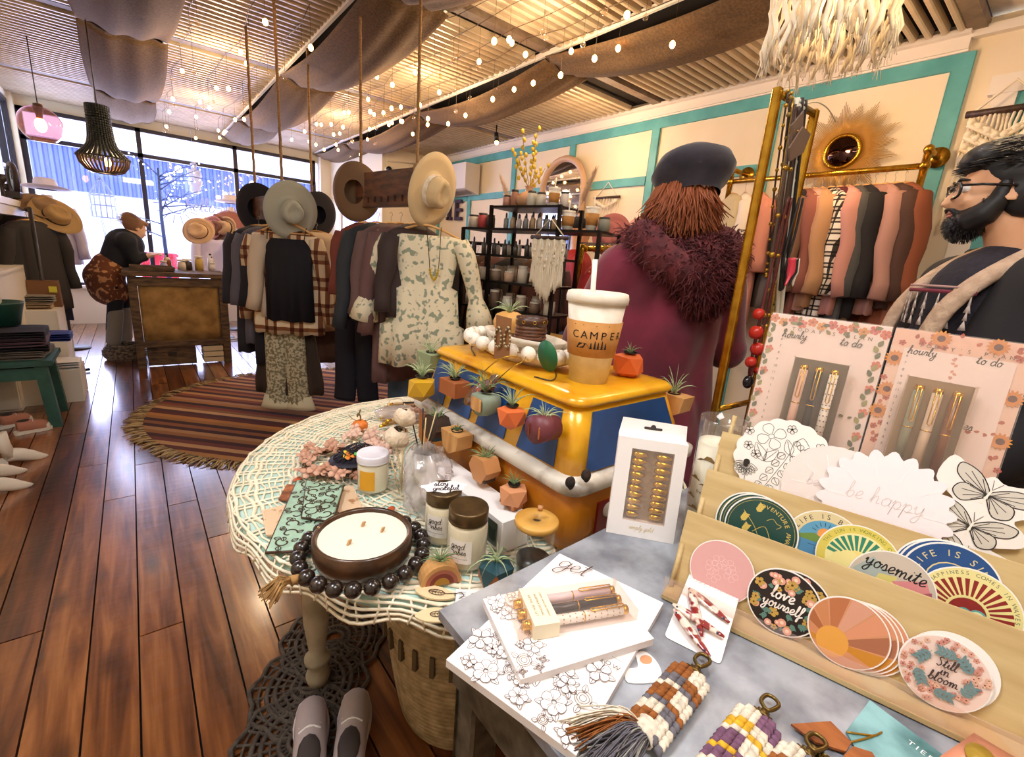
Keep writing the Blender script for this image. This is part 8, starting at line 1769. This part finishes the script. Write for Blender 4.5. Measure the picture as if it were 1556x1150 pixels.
SH=[((80,650),'pink canvas sneaker with white sole nearest the bench leg', '#b87c64_0.8', 'sneaker', -1.2),((52,640),'second pink canvas sneaker behind the first, left of it', '#b87c64_0.8', 'sneaker', -1.0),((74,694),'white pointed ankle boot, upper of the three', '#e6dccc_0.4', 'boot', -1.4),((42,716),'white pointed ankle boot, middle of the three', '#e6dccc_0.4', 'boot', -1.2),((51,738),'white pointed ankle boot, lowest of the three', '#e6dccc_0.4', 'boot', -1.35)]
for (a,b),lab,m,kd,r_ in SH:
    p=Pz(a,b,0)-V((-sin(r_),cos(r_),0))*(.11 if kd == 'boot' else .09) ; t=thing('white_boot' if kd == 'boot' else 'canvas_sneaker', lab,'shoe', (p.x,p.y,.001),r_,'shoes on the floor at the left');shoe(t,xf(sc=(.74,.6,.9)),m,kind=kd)
# under the round table: basket, sneakers, crochet mats
mat('rope_basket', 'b8a078', .9,col2='8f7a54', sc=30,bump=.3,bsc=60);p=Pz(600,1150,0);bc=V((.66,.92,0))
t=thing('rope_basket', 'large coiled rope basket with dark slots, standing under the round table', 'basket', tuple(bc));q=MB('rope_basket')
for k in range(26): z=.01+k*.016;R_=.17+.06*(k/25)**.7 ; q.tube(ringp(R_*1.0,z,40),.0105,6,closed=True)
q.tube([(.235*cos(a),.235*sin(a),.425+.03*abs(cos(a))**3) for a in [k*PI/20 for k in range(40)]],.015,8,closed=True);q.lathe([(0,.01),(.17,.01)],24);q.build('coils', t)
q=MB('#5c4c34_0.9');[q.box((.233*cos(a),.233*sin(a),.33),(.012,.012,.06),R=Euler((0,0,a)).to_matrix()) for a in [k*2*PI/30 for k in range(30)]];q.build('slots', t,stuff=True)
for i,(a,b,r_) in enumerate(((462,1110,.2),(523,1098,.05))): p=Pz(a,b,.04);t=thing('pale_sneaker', ('left' if i==0 else 'right')+' pale lilac grey canvas shoe on the crochet mat under the table', 'shoe', (p.x,p.y-.06,.02),r_-.5,'pale shoes under the table');shoe(t,xf(sc=1.0),'#b0a2a0_0.8', '#ccc0c0', 'sneaker')
t=thing('coiled_basket', 'olive yellow coiled rope basket on the floor under the metal table', 'basket', (.95,.62,0));q=MB('#9a8a50_0.9');[q.tube(ringp(.15+.05*(k/22)**.6,.01+k*.014,36),.009,6,closed=True) for k in range(23)];q.lathe([(0,.01),(.15,.01)],20);q.build('coils', t)
mat('grey_crochet', '5c5248', .95,col2='463c34', sc=50)
for i,(a,b) in enumerate(((480,985),(440,1060),(420,1150))):
    p=Pz(a,b,0);t=thing('crochet_mat', ('far', 'middle', 'near')[i]+' grey brown crocheted floor mat beneath the round table', 'mat', (p.x+.06,p.y,.006),0,'grey crochet mats under the table');q=MB('grey_crochet')
    for k in range(7): q.tube(ringp(.03+.022*k,.004,40,.05 if k==6 else 0,10),.0075 if k % 3!=2 else .004,4,closed=True)
    for k in range(24): a_=k*PI/12;q.tube([(.03*cos(a_),.03*sin(a_),.004),(.16*cos(a_),.16*sin(a_),.004)],.0045,4)
    q.build('crochet', t)
# ================================================================== MIDDLE RIGHT: SHELVES AND WALL
SA,SB=(1.78,2.78),(2.03,1.78);dv=V((SB[0]-SA[0],SB[1]-SA[1],0));SL=dv.length;dv.normalize();nb=V((-dv.y,dv.x,0)) 
nb=nb if nb.x>0 else -nb
MS=frame((SA[0],SA[1],0),dv,nb,(0,0,-1));MS=Matrix((dv,nb,V((0,0,1)))).transposed().to_4x4();MS.translation=(SA[0],SA[1],0)
unit=thing('display_shelves', 'black metal display shelving with glass shelves crowded with bottles and cups', 'shelving', M=MS)
mat('black_metal', '1e1a1a', .4,.6);u1=(V((*Pp(745,350,SA,SB).xy,0))-V((*SA,0))).dot(dv);u2=(V((*Pp(848,350,SA,SB).xy,0))-V((*SA,0))).dot(dv)
for u_ in (0,u1,u2,SL):
    for v_ in (0,.26): q=MB('black_metal');q.box((u_,v_,(1.5 if u_ in (0,SL) else 1.64)/2),(.02,.02,1.5 if u_ in (0,SL) else 1.64));q.build('post', unit)
LV=[(1.495,0,SL),(1.63,u1,u2),(1.33,0,u2),(1.16,0,u2),(.98,0,u2),(.45,0,SL)]
for z,a,b in LV: q=MB('black_metal');q.box(((a+b)/2,.13,z),(b-a,.28,.014));q.build('shelf', unit)
def stand_item(kind,u_,v_,z,m,R_,h_,lab,grp,cap='#2a2422_0.4'):
    p=MS @ V((u_,v_,z));t=thing(kind,lab,kind.split('_')[-1],tuple(p),0,grp);q=MB(m)
    if kind == 'takeaway_cup': q.lathe([(0,0),(R_*.75,0),(R_,h_),(0,h_)],16);q.build('cup_body', t);q=MB('kraft');q.lathe([(R_*.84,h_*.25),(R_*.99,h_*.8)],16);q.build('sleeve', t,solid=.002);q=MB('cup_white');q.lathe([(R_*1.04,h_),(R_*1.04,h_+.012),(0,h_+.014)],16);q.tube([(0,0,h_),(.006,0,h_+.07)],.004,6);q.build('lid', t)
    elif kind == 'dropper_bottle': q.lathe([(0,0),(R_,0),(R_,h_*.6),(R_*.4,h_*.7),(0,h_*.7)],10);q.build('bottle', t);q=MB(cap);q.lathe([(R_*.42,h_*.68),(R_*.4,h_*.9),(R_*.2,h_),(0,h_)],8);q.build('dropper', t)
    else: q.lathe([(0,0),(R_,0),(R_,h_*.85),(R_*.85,h_*.95),(0,h_*.95)],16);q.build('jar', t);q=MB(cap);q.lathe([(R_*.92,h_*.93),(R_*.92,h_*1.08),(0,h_*1.09)],16);q.build('lid', t)
rr=random.Random(12);zt1=1.638;g_='cups and jars on the upper shelves'
for f,kind,m,R_,h_,lab in ((.08,'small_jar', '#c08c78_0.4', .028,.07,'rose jar at the left end of the top shelf'),(.2,'small_jar', '#b07c60_0.5', .026,.1,'tan carton like jar on the top shelf'),(.46,'small_jar', '#d8d0bc_0.3', .03,.09,'cream labelled jar in the middle of the top shelf'),(.6,'small_jar', '#e0d8c4_0.3', .03,.08,'second cream jar on the top shelf'),(.78,'takeaway_cup', 'cup_white', .036,.1,'white cup with brown sleeve on the top shelf'),(.93,'small_jar', '#e8dcd0_0.2', .026,.08,'clear glass jar at the right end of the top shelf')): stand_item(kind,u1+(u2-u1)*f,.1,zt1,m,R_,h_,lab,g_)
for u_,kind,m,R_,h_,lab in ((SL-.1,'takeaway_cup', 'cup_white', .04,.12,'white cup with tan sleeve at the right end of the shelves'),(SL-.02,'small_jar', '#8c8c7c_0.6', .034,.07,'olive grey candle right of the cup'),(SL-.26,'takeaway_cup', 'cup_white', .04,.1,'striped gold and cream cup in the right bay'),(.02,'small_jar', '#d8c8b0_0.5', .04,.08,'cream candle at the left end of the long shelf'),(.1,'small_jar', '#c04c4c_0.5', .034,.09,'red candle at the left of the long shelf'),(.17,'small_jar', '#3c3434_0.4', .03,.08,'black lidded jar at the left of the long shelf')): stand_item(kind,u_,.08,1.503,m,R_,h_,lab,g_)
for row,(z,n,a,b,cols,g2) in enumerate(((1.503,15,u1+.08,SL-.34,['#8c8c88_0.3', '#c8c0b8_0.2', '#b89c78_0.3'],'small glass vials on the long shelf'),(1.338,16,.05,u2-.03,['#4c4438_0.3', '#c8bcb0_0.3'],'black topped dropper bottles on the second shelf'),(1.168,13,.04,u2-.05,['#c8a88c_0.5', '#8c7460_0.5', '#d8ccb8_0.4'],'pale pots on the third shelf'),(.988,13,.04,u2-.05,['#d8d0c0_0.4', '#7c6450_0.6', '#b0a08c_0.5'],'pots and jars on the fourth shelf'))):
    for k in range(n): stand_item('dropper_bottle' if row<2 else 'small_jar', a+(b-a)*k/(n-1),.06+.1*(k % 2),z,cols[k % len(cols)],(.016 if row<2 else .034),rr.uniform(.09,.11) if row<2 else rr.uniform(.06,.11),('vial' if row==0 else 'dropper bottle' if row==1 else 'pot')+', one of the row of %s' % g2,g2,'#16141a_0.4' if row<2 else '#d8ccb8_0.5')
q=MB('#e8b050_0.5');q.box((SL*.62,.14,.7),(SL*.5,.2,.3));tt=q.build('lit_drawer_box', unit)
rail('dark clothes rail behind the display shelves', (2.0,3.35),(2.75,2.75),1.42,m='black_metal')
rackfill((2.0,3.35),(2.7,2.8),1.42,9,[('mauve', '#5c3c3c_0.85'),('black', '#1a181c_0.85'),('dark grey', '#3c3838_0.85'),('brown', '#4c3428_0.85')],(.8,1.0),r0+.6,'dark clothes behind the display shelves', 'floral dress side of the rail behind the shelves', ('dress', 'coat'),W=.4,seed=160)
# vase with yellow stems, pampas, arched mirror
p=MS @ V((u1+(u2-u1)*.33,.16,zt1));t=thing('vase', 'peach round vase with a spray of yellow seed pods on the top shelf', 'vase', tuple(p));q=MB('#c89870_0.5');q.lathe([(0,0),(.05,0),(.085,.03),(.09,.06),(.06,.09),(.024,.105),(.024,.13),(.03,.135)],24);q.build('vase_body', t)
for k in range(7):
    e=V((rr.uniform(-.16,.12),rr.uniform(-.05,.05),rr.uniform(.26,.42))) if k else V((.02,0,.46));q=MB('#a88c30_0.7');q.tube(spline([(0,0,.12),e*.6+V((0,0,.03)),e],4),.0022,5);st=q.build('stem', t)
    for j in range(6): pp=e*(.5+.1*j)+V((rr.uniform(-.02,.02),rr.uniform(-.02,.02),.02));q=MB('#d8b430_0.6');q.sph(pp,.014,seg=8,rings=5,sc=(1,.4,1.1));q.build('seed_pod', st)
for i,(u_,dx,lab) in enumerate(((u1+.06,V((-.5,.2,.9)),'left pale pampas plume beside the vase'),(u2+.02,V((.35,-.25,.9)),'right pale pampas plume in front of the arched mirror'))):
    p=MS @ V((u_,.16,1.6));d=(dv*dx.x+V((0,0,dx.z))).normalized();t=thing('pampas_plume', lab,'dried grass', tuple(p));q=MB('#d8bca0_0.9');q.tube([(0,0,0),d*.1],.003,5)
    for k in range(420): f=rr.random();o=d*(.06+.2*f);n_=V((rr.uniform(-1,1),rr.uniform(-1,1),rr.uniform(-.2,1)));q.tube([o,o+n_*.03*(1.1-f*.7)+d*.03],[.0016,.0003],3,caps=False)
    q.build('plume', t,stuff=True)
pc=Px(856,300,3.95);yl,yr=Px(822,310,3.95).y,Px(890,300,3.95).y;w_=(yl-yr)/2;ztop=Px(857,238,3.95).z;zb_=1.25;t=thing('arched_mirror', 'arched mirror with a pale wooden frame on the teal striped wall', 'mirror', (3.93,(yl+yr)/2,zb_))
arch=lambda r: [(-r,0),(-r,ztop-zb_-w_)]+[(r*cos(a),ztop-zb_-w_+r*sin(a)) for a in [PI-k*PI/16 for k in range(1,16)]]+[(r,ztop-zb_-w_),(r,0)]
M=frame((0,0,0),(0,-1,0),(0,0,1));q=MB('#c8a484_0.5', M);q.tube([(x,y,0) for x,y in arch(w_*.92)],.035,8,closed=True);q.build('frame', t);q=MB('mirror_glass', M);q.prism(arch(w_*.9),-.01,0);q.build('glass', t)
# macrame hangings
def macrame(label,c,xd,W_,H_,n,m='lace', r=.006,deco=3,rodm='wood_dark', vshape=.3):
    t=thing('macrame_hanging', label,'wall hanging', tuple(c));xd=V(xd).normalized();q=MB(rodm);q.tube([-xd*W_*.58,xd*W_*.58],r*1.8,8);q.build('rod', t);q=MB(m);q.tube([-xd*W_*.5,V((0,0,W_*.5)),xd*W_*.5],r*.6,5);q.build('hanging_cord', t);rr=random.Random(n)
    nn=xd.cross(V((0,0,1)))
    for k in range(n):
        f=k/(n-1)*2-1;L_=H_*(1-vshape*abs(f))*rr.uniform(.93,1.04);q=MB(m);q.tube([xd*f*W_*.5+V((0,0,-L_*i/8))+xd*.12*W_/n*sin(i*2+k)*3+nn*.006*sin(i+k) for i in range(9)],r*.7,5);q.build('cord', t)
    q=MB(m)
    for j in range(deco):
        for s in (0,1): q.tube([xd*(W_*.5*(u_/10*2-1))+V((0,0,-H_*(.08+.11*j)-H_*.16*(1-abs(u_/10*2-1))))+nn*-(r*1.3)+V((0,0,r*(1 if s else -1))) for u_ in range(11)],r*1.1,6)
        for k in range(8): q.sph(xd*(W_*.45*(k/7*2-1))+V((0,0,-H_*(.08+.11*j)-H_*.16*(1-abs(k/7*2-1))))-nn*r,r*2.1,seg=8,rings=5)
    q.build('knotwork', t)
    return t
c=Pp(840,362,SA,SB)-nb*.04;macrame('cream knotted macrame with long fringe hanging from the front of the shelves', c,dv,.22,.38,30,r=.0065)
c=Px(922,300,3.98);macrame('small pale macrame hanging on the wall right of the arched mirror', c,(0,1,0),.3,.42,9,r=.007,deco=1,vshape=.2)
c=Px(1532,166,3.9);macrame('cream woven macrame on a dark rod at the right edge of the picture', c,(0,1,0),.3,.6,16,r=.011,deco=4,rodm='wood_dark', vshape=.0)
# hats on the far shelf, rope rail with clothes behind the person in maroon
for lab,a,b,m,R_ in (('dusty pink felt hat with spotted band on the ledge by the wall', 930,358,'#b06a68_0.8', .15),('pale pink felt hat right of the dusty pink one', 975,362,'#d8a898_0.8', .15)): c=Pd(a,b,3.6);hat(lab,hatM(c,toc(c)+V((-.5,0,.3)),(0,0,1)),R_,m)
c=[Pd(902,378,3.0),Pd(985,376,2.9)];t=thing('rope_rail', 'gold arched clothes rail wrapped with rope behind the person in maroon', 'clothes rack', tuple(c[0]));q=MB('pipe_gold');dn=V((0,0,-1));a0=c[0];q.tube(spline([a0+V((-.06,.05,-1.3)),a0+V((-.06,.05,-.1)),a0+V((-.04,.03,-.01)),a0,c[1],c[1]+(c[1]-a0)],6),.017,10);q.build('rail', t,world=True)
q=MB('rope');n_=160;e1=c[1]+(c[1]-a0);q.tube([a0.lerp(e1,i/n_)+V((0,.022*sin(i*.8),.022*cos(i*.8))) for i in range(n_)],.006,5);q.build('rope_wrap', t,world=True)
q=MB('pipe_gold');q.tube([e1,V((e1.x,e1.y,0))],.017,8);q.tube([a0+V((-.06,.05,-1.2)),V((a0.x-.06,a0.y+.05,0))],.017,8);q.build('upright', t,world=True)
e1=a0.lerp(e1,.8);rackfill((a0.x,a0.y),(e1.x,e1.y),a0.z,8,[('red', '#a82420_0.8'),('white', '#e0d8cc_0.8'),('grey', '#5c5450_0.8'),('brown', '#6c4438_0.8'),('tan', '#c0a07c_0.8'),('maroon', '#5c2028_0.8')],(.5,.65),.5,'clothes on the rope wrapped rail', 'left end of the rope wrapped rail', ('top', 'shirt'),W=.34,seed=90)
# gold pipe rack on the right wall
yr_,zr_=Px(1405,252,3.72).y,Px(1405,252,3.72).z;yl_=1.98
t=thing('gold_pipe_rack', 'gold pipe clothes rack fixed to the right wall below the sunburst mirror', 'clothes rack', (3.72,(yr_+yl_)/2,zr_));q=MB('pipe_gold');q.tube([(3.72,yl_,zr_),(3.72,yr_,zr_)],.018,10);q.build('rail', t,world=True)
for y_ in (yl_,yr_):
    q=MB('pipe_gold');q.tube([(3.72,y_,zr_+.09),(3.72,y_,.03)],.02,10);q.tube([(3.72,y_,zr_+.09),(3.96,y_,zr_+.09)],.018,10);q.sph((3.72,y_,zr_+.09),.028);q.cyl((3.955,y_,zr_+.09),(3.965,y_,zr_+.09),.06,seg=20);q.sph((3.72,y_,zr_),.03);q.build('pipe_bracket', t,world=True)
rackfill((3.72,yr_+.05),(3.72,1.6),zr_,15,[('rust brown', '#8c4c30_0.8'),('dark brown', '#4a3026_0.85'),('mauve pink', '#b4887c_0.85'),('dusty mauve', '#a87c70_0.85'),('black', '#1c1a1e_0.85'),('dark grey', '#4c4c4c_0.85'),('pink', '#c48c80_0.85'),('burgundy', '#5c1c2c_0.85'),('black and white plaid', 'bw_plaid'),('tan', '#b88c64_0.85'),('pale pink', '#cc9c8c_0.85'),('dusty rose', '#8c5448_0.85'),('black', '#201a1c_0.85'),('brown', '#7c5c48_0.85'),('grey', '#6c645c_0.85')],(.72,.92),.75,'clothes on the gold pipe rack', 'bracket end of the gold pipe rack', ('shirt', 'cardigan', 'sweater'),W=.4,sl=.62,seed=120)
rackfill((3.72,1.7),(3.72,2.0),zr_,3,[('salmon', '#d08c78_0.8'),('white', '#e8dccc_0.8'),('pastel striped', '#c8b890_0.8')],(.9,1.1),.75,'clothes left of the jewellery stand', 'jewellery stand side of the gold pipe rack', ('blouse',),W=.4,seed=140)
# sunburst mirror
c=Px(1280,231,3.95);t=thing('sunburst_mirror', 'round convex mirror with a wide golden sunburst frame on the wall', 'mirror', tuple(c));M=frame((0,0,0),(0,-1,0),(0,0,1));mat('ray_gold', 'c89c50', .4,.6)
R0=.105
for k in range(20):
    q=MB('ray_gold', M)
    for j in range(9):
        a=2*PI*(k+j/9.)/20;L_=.12+.1*(1-abs(j-4)/5)*(1 if k % 2 else .75);q.tube([(R0*cos(a),R0*sin(a),.004),(( R0+L_)*cos(a),(R0+L_)*sin(a),.004)],[.0035,.0018],4)
    q.build('ray_bundle', t)
q=MB('pipe_gold', M);q.tube([(R0*cos(a),R0*sin(a),.012) for a in [k*PI/16 for k in range(32)]],.014,8,closed=True);q.build('rim', t);q=MB('mirror_dark', M) if mat('mirror_dark', '4a3430', .04,1) else None;q.lathe([(0,.035),(.05,.028),(.08,.018),(R0,.006)],32);q.build('convex_glass', t)
# ================================================================== JEWELLERY STAND
JX,JY=1.20,.565;zt_=Pv(1192,132,JX,JY).z;dj=V((.97,-.05,0)).normalized();Wj=.20
t=thing('jewellery_stand', 'tall gold framed stand crowded with hanging necklaces', 'jewellery stand', (JX+.06,JY,0)); 
for s_ in (0,Wj): o=V((JX,JY,0))+dj*s_;q=MB('pipe_gold');q.box(o+V((0,0,zt_/2)),(.018,.02,zt_),bev=.003);q.build('post', t,world=True)
for z in (zt_-.01,.95,.3): q=MB('pipe_gold');a=V((JX,JY,z));q.tube([a,a+dj*Wj],.009,6);q.build('crossbar', t,world=True)
q=MB('pipe_gold');q.box(V((JX,JY,.01))+dj*Wj/2,(.3,.2,.02));q.build('foot', t,world=True)
def necklace(lab,px0,pxe,m,r,bead=None,br=.006,every=2,w=.03,dd=0,pend=None):
    A_,B_=V((JX,JY-.012-dd,0)),V((JX+dj.x*Wj,JY+dj.y*Wj-.012-dd,0));p0=Pp(*px0,A_,B_);p1=Pp(*pxe,A_,B_);L_=p0.z-p1.z;x0=p0.x;xe=p1.x
    t=thing('necklace', lab,'necklace', tuple(p0),0,'necklaces on the gold stand');y=lambda X: A_.y+dj.y/dj.x*(X-JX)
    P=spline([V((X,y(X),z)) for X,z in ((x0-w*.3,p0.z),(x0-w*.5+(xe-x0)*.5,p0.z-L_*.5),(xe-w*.35,p0.z-L_*.92),(xe,p1.z),(xe+w*.35,p0.z-L_*.92),(x0+w*.5+(xe-x0)*.5,p0.z-L_*.5),(x0+w*.3,p0.z))],10)
    q=MB(m);q.tube(P,r,6);q.build('cord', t,world=True)
    if bead:
        q=MB(bead);[q.sph(p,br*(1+.25*(i % 2)),seg=7,rings=5) for i,p in enumerate(P[::every])];q.build('beads', t,world=True,stuff=True)
    if pend: pend(t,V((xe,y(xe)-.01,p1.z)))
N_=[((1200,140),(1165,420),'#3a2a1c_0.4', .0022,'brass', .0045,2,'gold bead chain nearest the left post'),((1204,150),(1172,470),'#2a1c16_0.5', .003,'#8c7434_0.3', .005,2,'antique gold link chain'),((1208,152),(1155,560),'brass', .002,None,0,2,'long thin gold chain reaching the bottom'),((1214,150),(1178,500),'#d8d0bc_0.5', .006,None,0,2,'thick white cord necklace'),((1218,155),(1190,400),'#b0a890_0.3', .003,'#c8c0ac_0.3', .0055,1,'silver braided necklace'),((1222,150),(1186,440),'#1c1618_0.5', .0045,None,0,2,'black cord necklace at the right post'),((1211,160),(1180,390),'#3c2418_0.5', .004,None,0,2,'brown leather cord necklace'),((1206,200),(1160,500),'#4a3424_0.5', .0035,'brass', .006,4,'brown cord with brass drops')]
for k,(a,b,m,r,bd,br,ev,lab) in enumerate(N_): necklace(lab+' on the jewellery stand', a,b,m,r,bd,br,ev,dd=.004*k)
def pend_red(t,p):
    for k,(a,b,r_) in enumerate(((1153,477,.013),(1149,505,.016),(1151,530,.016),(1141,550,.013),(1150,563,.008))):
        pp=Pp(a,b,(JX,JY-.05),(JX+dj.x*Wj,JY-.06));q=MB('#b8281c_0.3');q.sph(pp,r_*1.05,seg=14,rings=8,fn=lambda v: v*(1+.12*sin(6*math.atan2(v.y,v.x))));q.build('red_bead', t,world=True)
    q=MB('#16141a_0.15');q.sph(Pp(1137,580,(JX,JY-.05),(JX+dj.x*Wj,JY-.06)),.02,seg=18,rings=10,sc=(1,.6,.9));q.build('black_pendant', t,world=True)
necklace('long necklace of chunky red beads with a black disc pendant on the jewellery stand', (1200,300),(1140,570),'#5c1c18_0.4', .004,None,0,2,dd=.03,pend=pend_red)
def pend_horn(t,p):
    for m,dx,s in (('#c83444_0.3', -.012,1),('#f0e8dc_0.3', .012,-1),('#1c2420_0.3', .004,.5)): q=MB(m);q.tube(spline([p+V((dx,-.01,.03)),p+V((dx+.004,-.012,-.005)),p+V((dx-.012*s,-.012,-.04))],4),[.010]*5+[.006,.004,.003,.001],8,flat=.6);q.build('horn_pendant', t,world=True)
necklace('black cord necklace with pink, white and dark horn pendants', (1218,300),(1190,410),'#1c1618_0.5', .003,None,0,2,dd=.035,pend=pend_horn)
for i,(Q,lab) in enumerate(((((1204,190),(1222,168),(1219,215),(1203,224)),'brown leather tag on the jewellery stand, upper of the two'),(((1200,225),(1221,192),(1232,204),(1221,232),(1201,245)),'brown leather tag on the jewellery stand, lower of the two'))):
    P_=[Pp(a,b,(JX,JY-.045-.01*i),(JX+dj.x*Wj,JY-.055-.01*i)) for a,b in Q];n=len(P_);q=MB('#6c5444_0.6');d=V((0,.004,0));q.add(P_+[p+d for p in P_],[tuple(range(n)),tuple(range(2*n-1,n-1,-1))]+[(k,(k+1) % n,n+(k+1) % n,n+k) for k in range(n)],smooth=False);tag(q.build('leather_tag'),lab,'tag')
t=thing('wire_branch', 'thin pale wire curving out from the top of the jewellery stand', 'wire', tuple(Pp(1222,158,(JX,JY-.03),(JX+.2,JY-.04))));q=MB('#d0c0a0_0.4');q.tube(spline([Pp(a,b,(JX,JY-.03),(JX+.2,JY-.04)) for a,b in ((1220,160),(1240,155),(1258,165),(1270,185))],6),.0014,5);q.build('wire', t,world=True)
c=Pd(950,376,3.6);tag((lambda q:(q.box(c,(.5,.5,.03)),q.build('wall_ledge'))[1])(MB('old_wood')),'dark wooden ledge under the two pink felt hats','shelf')
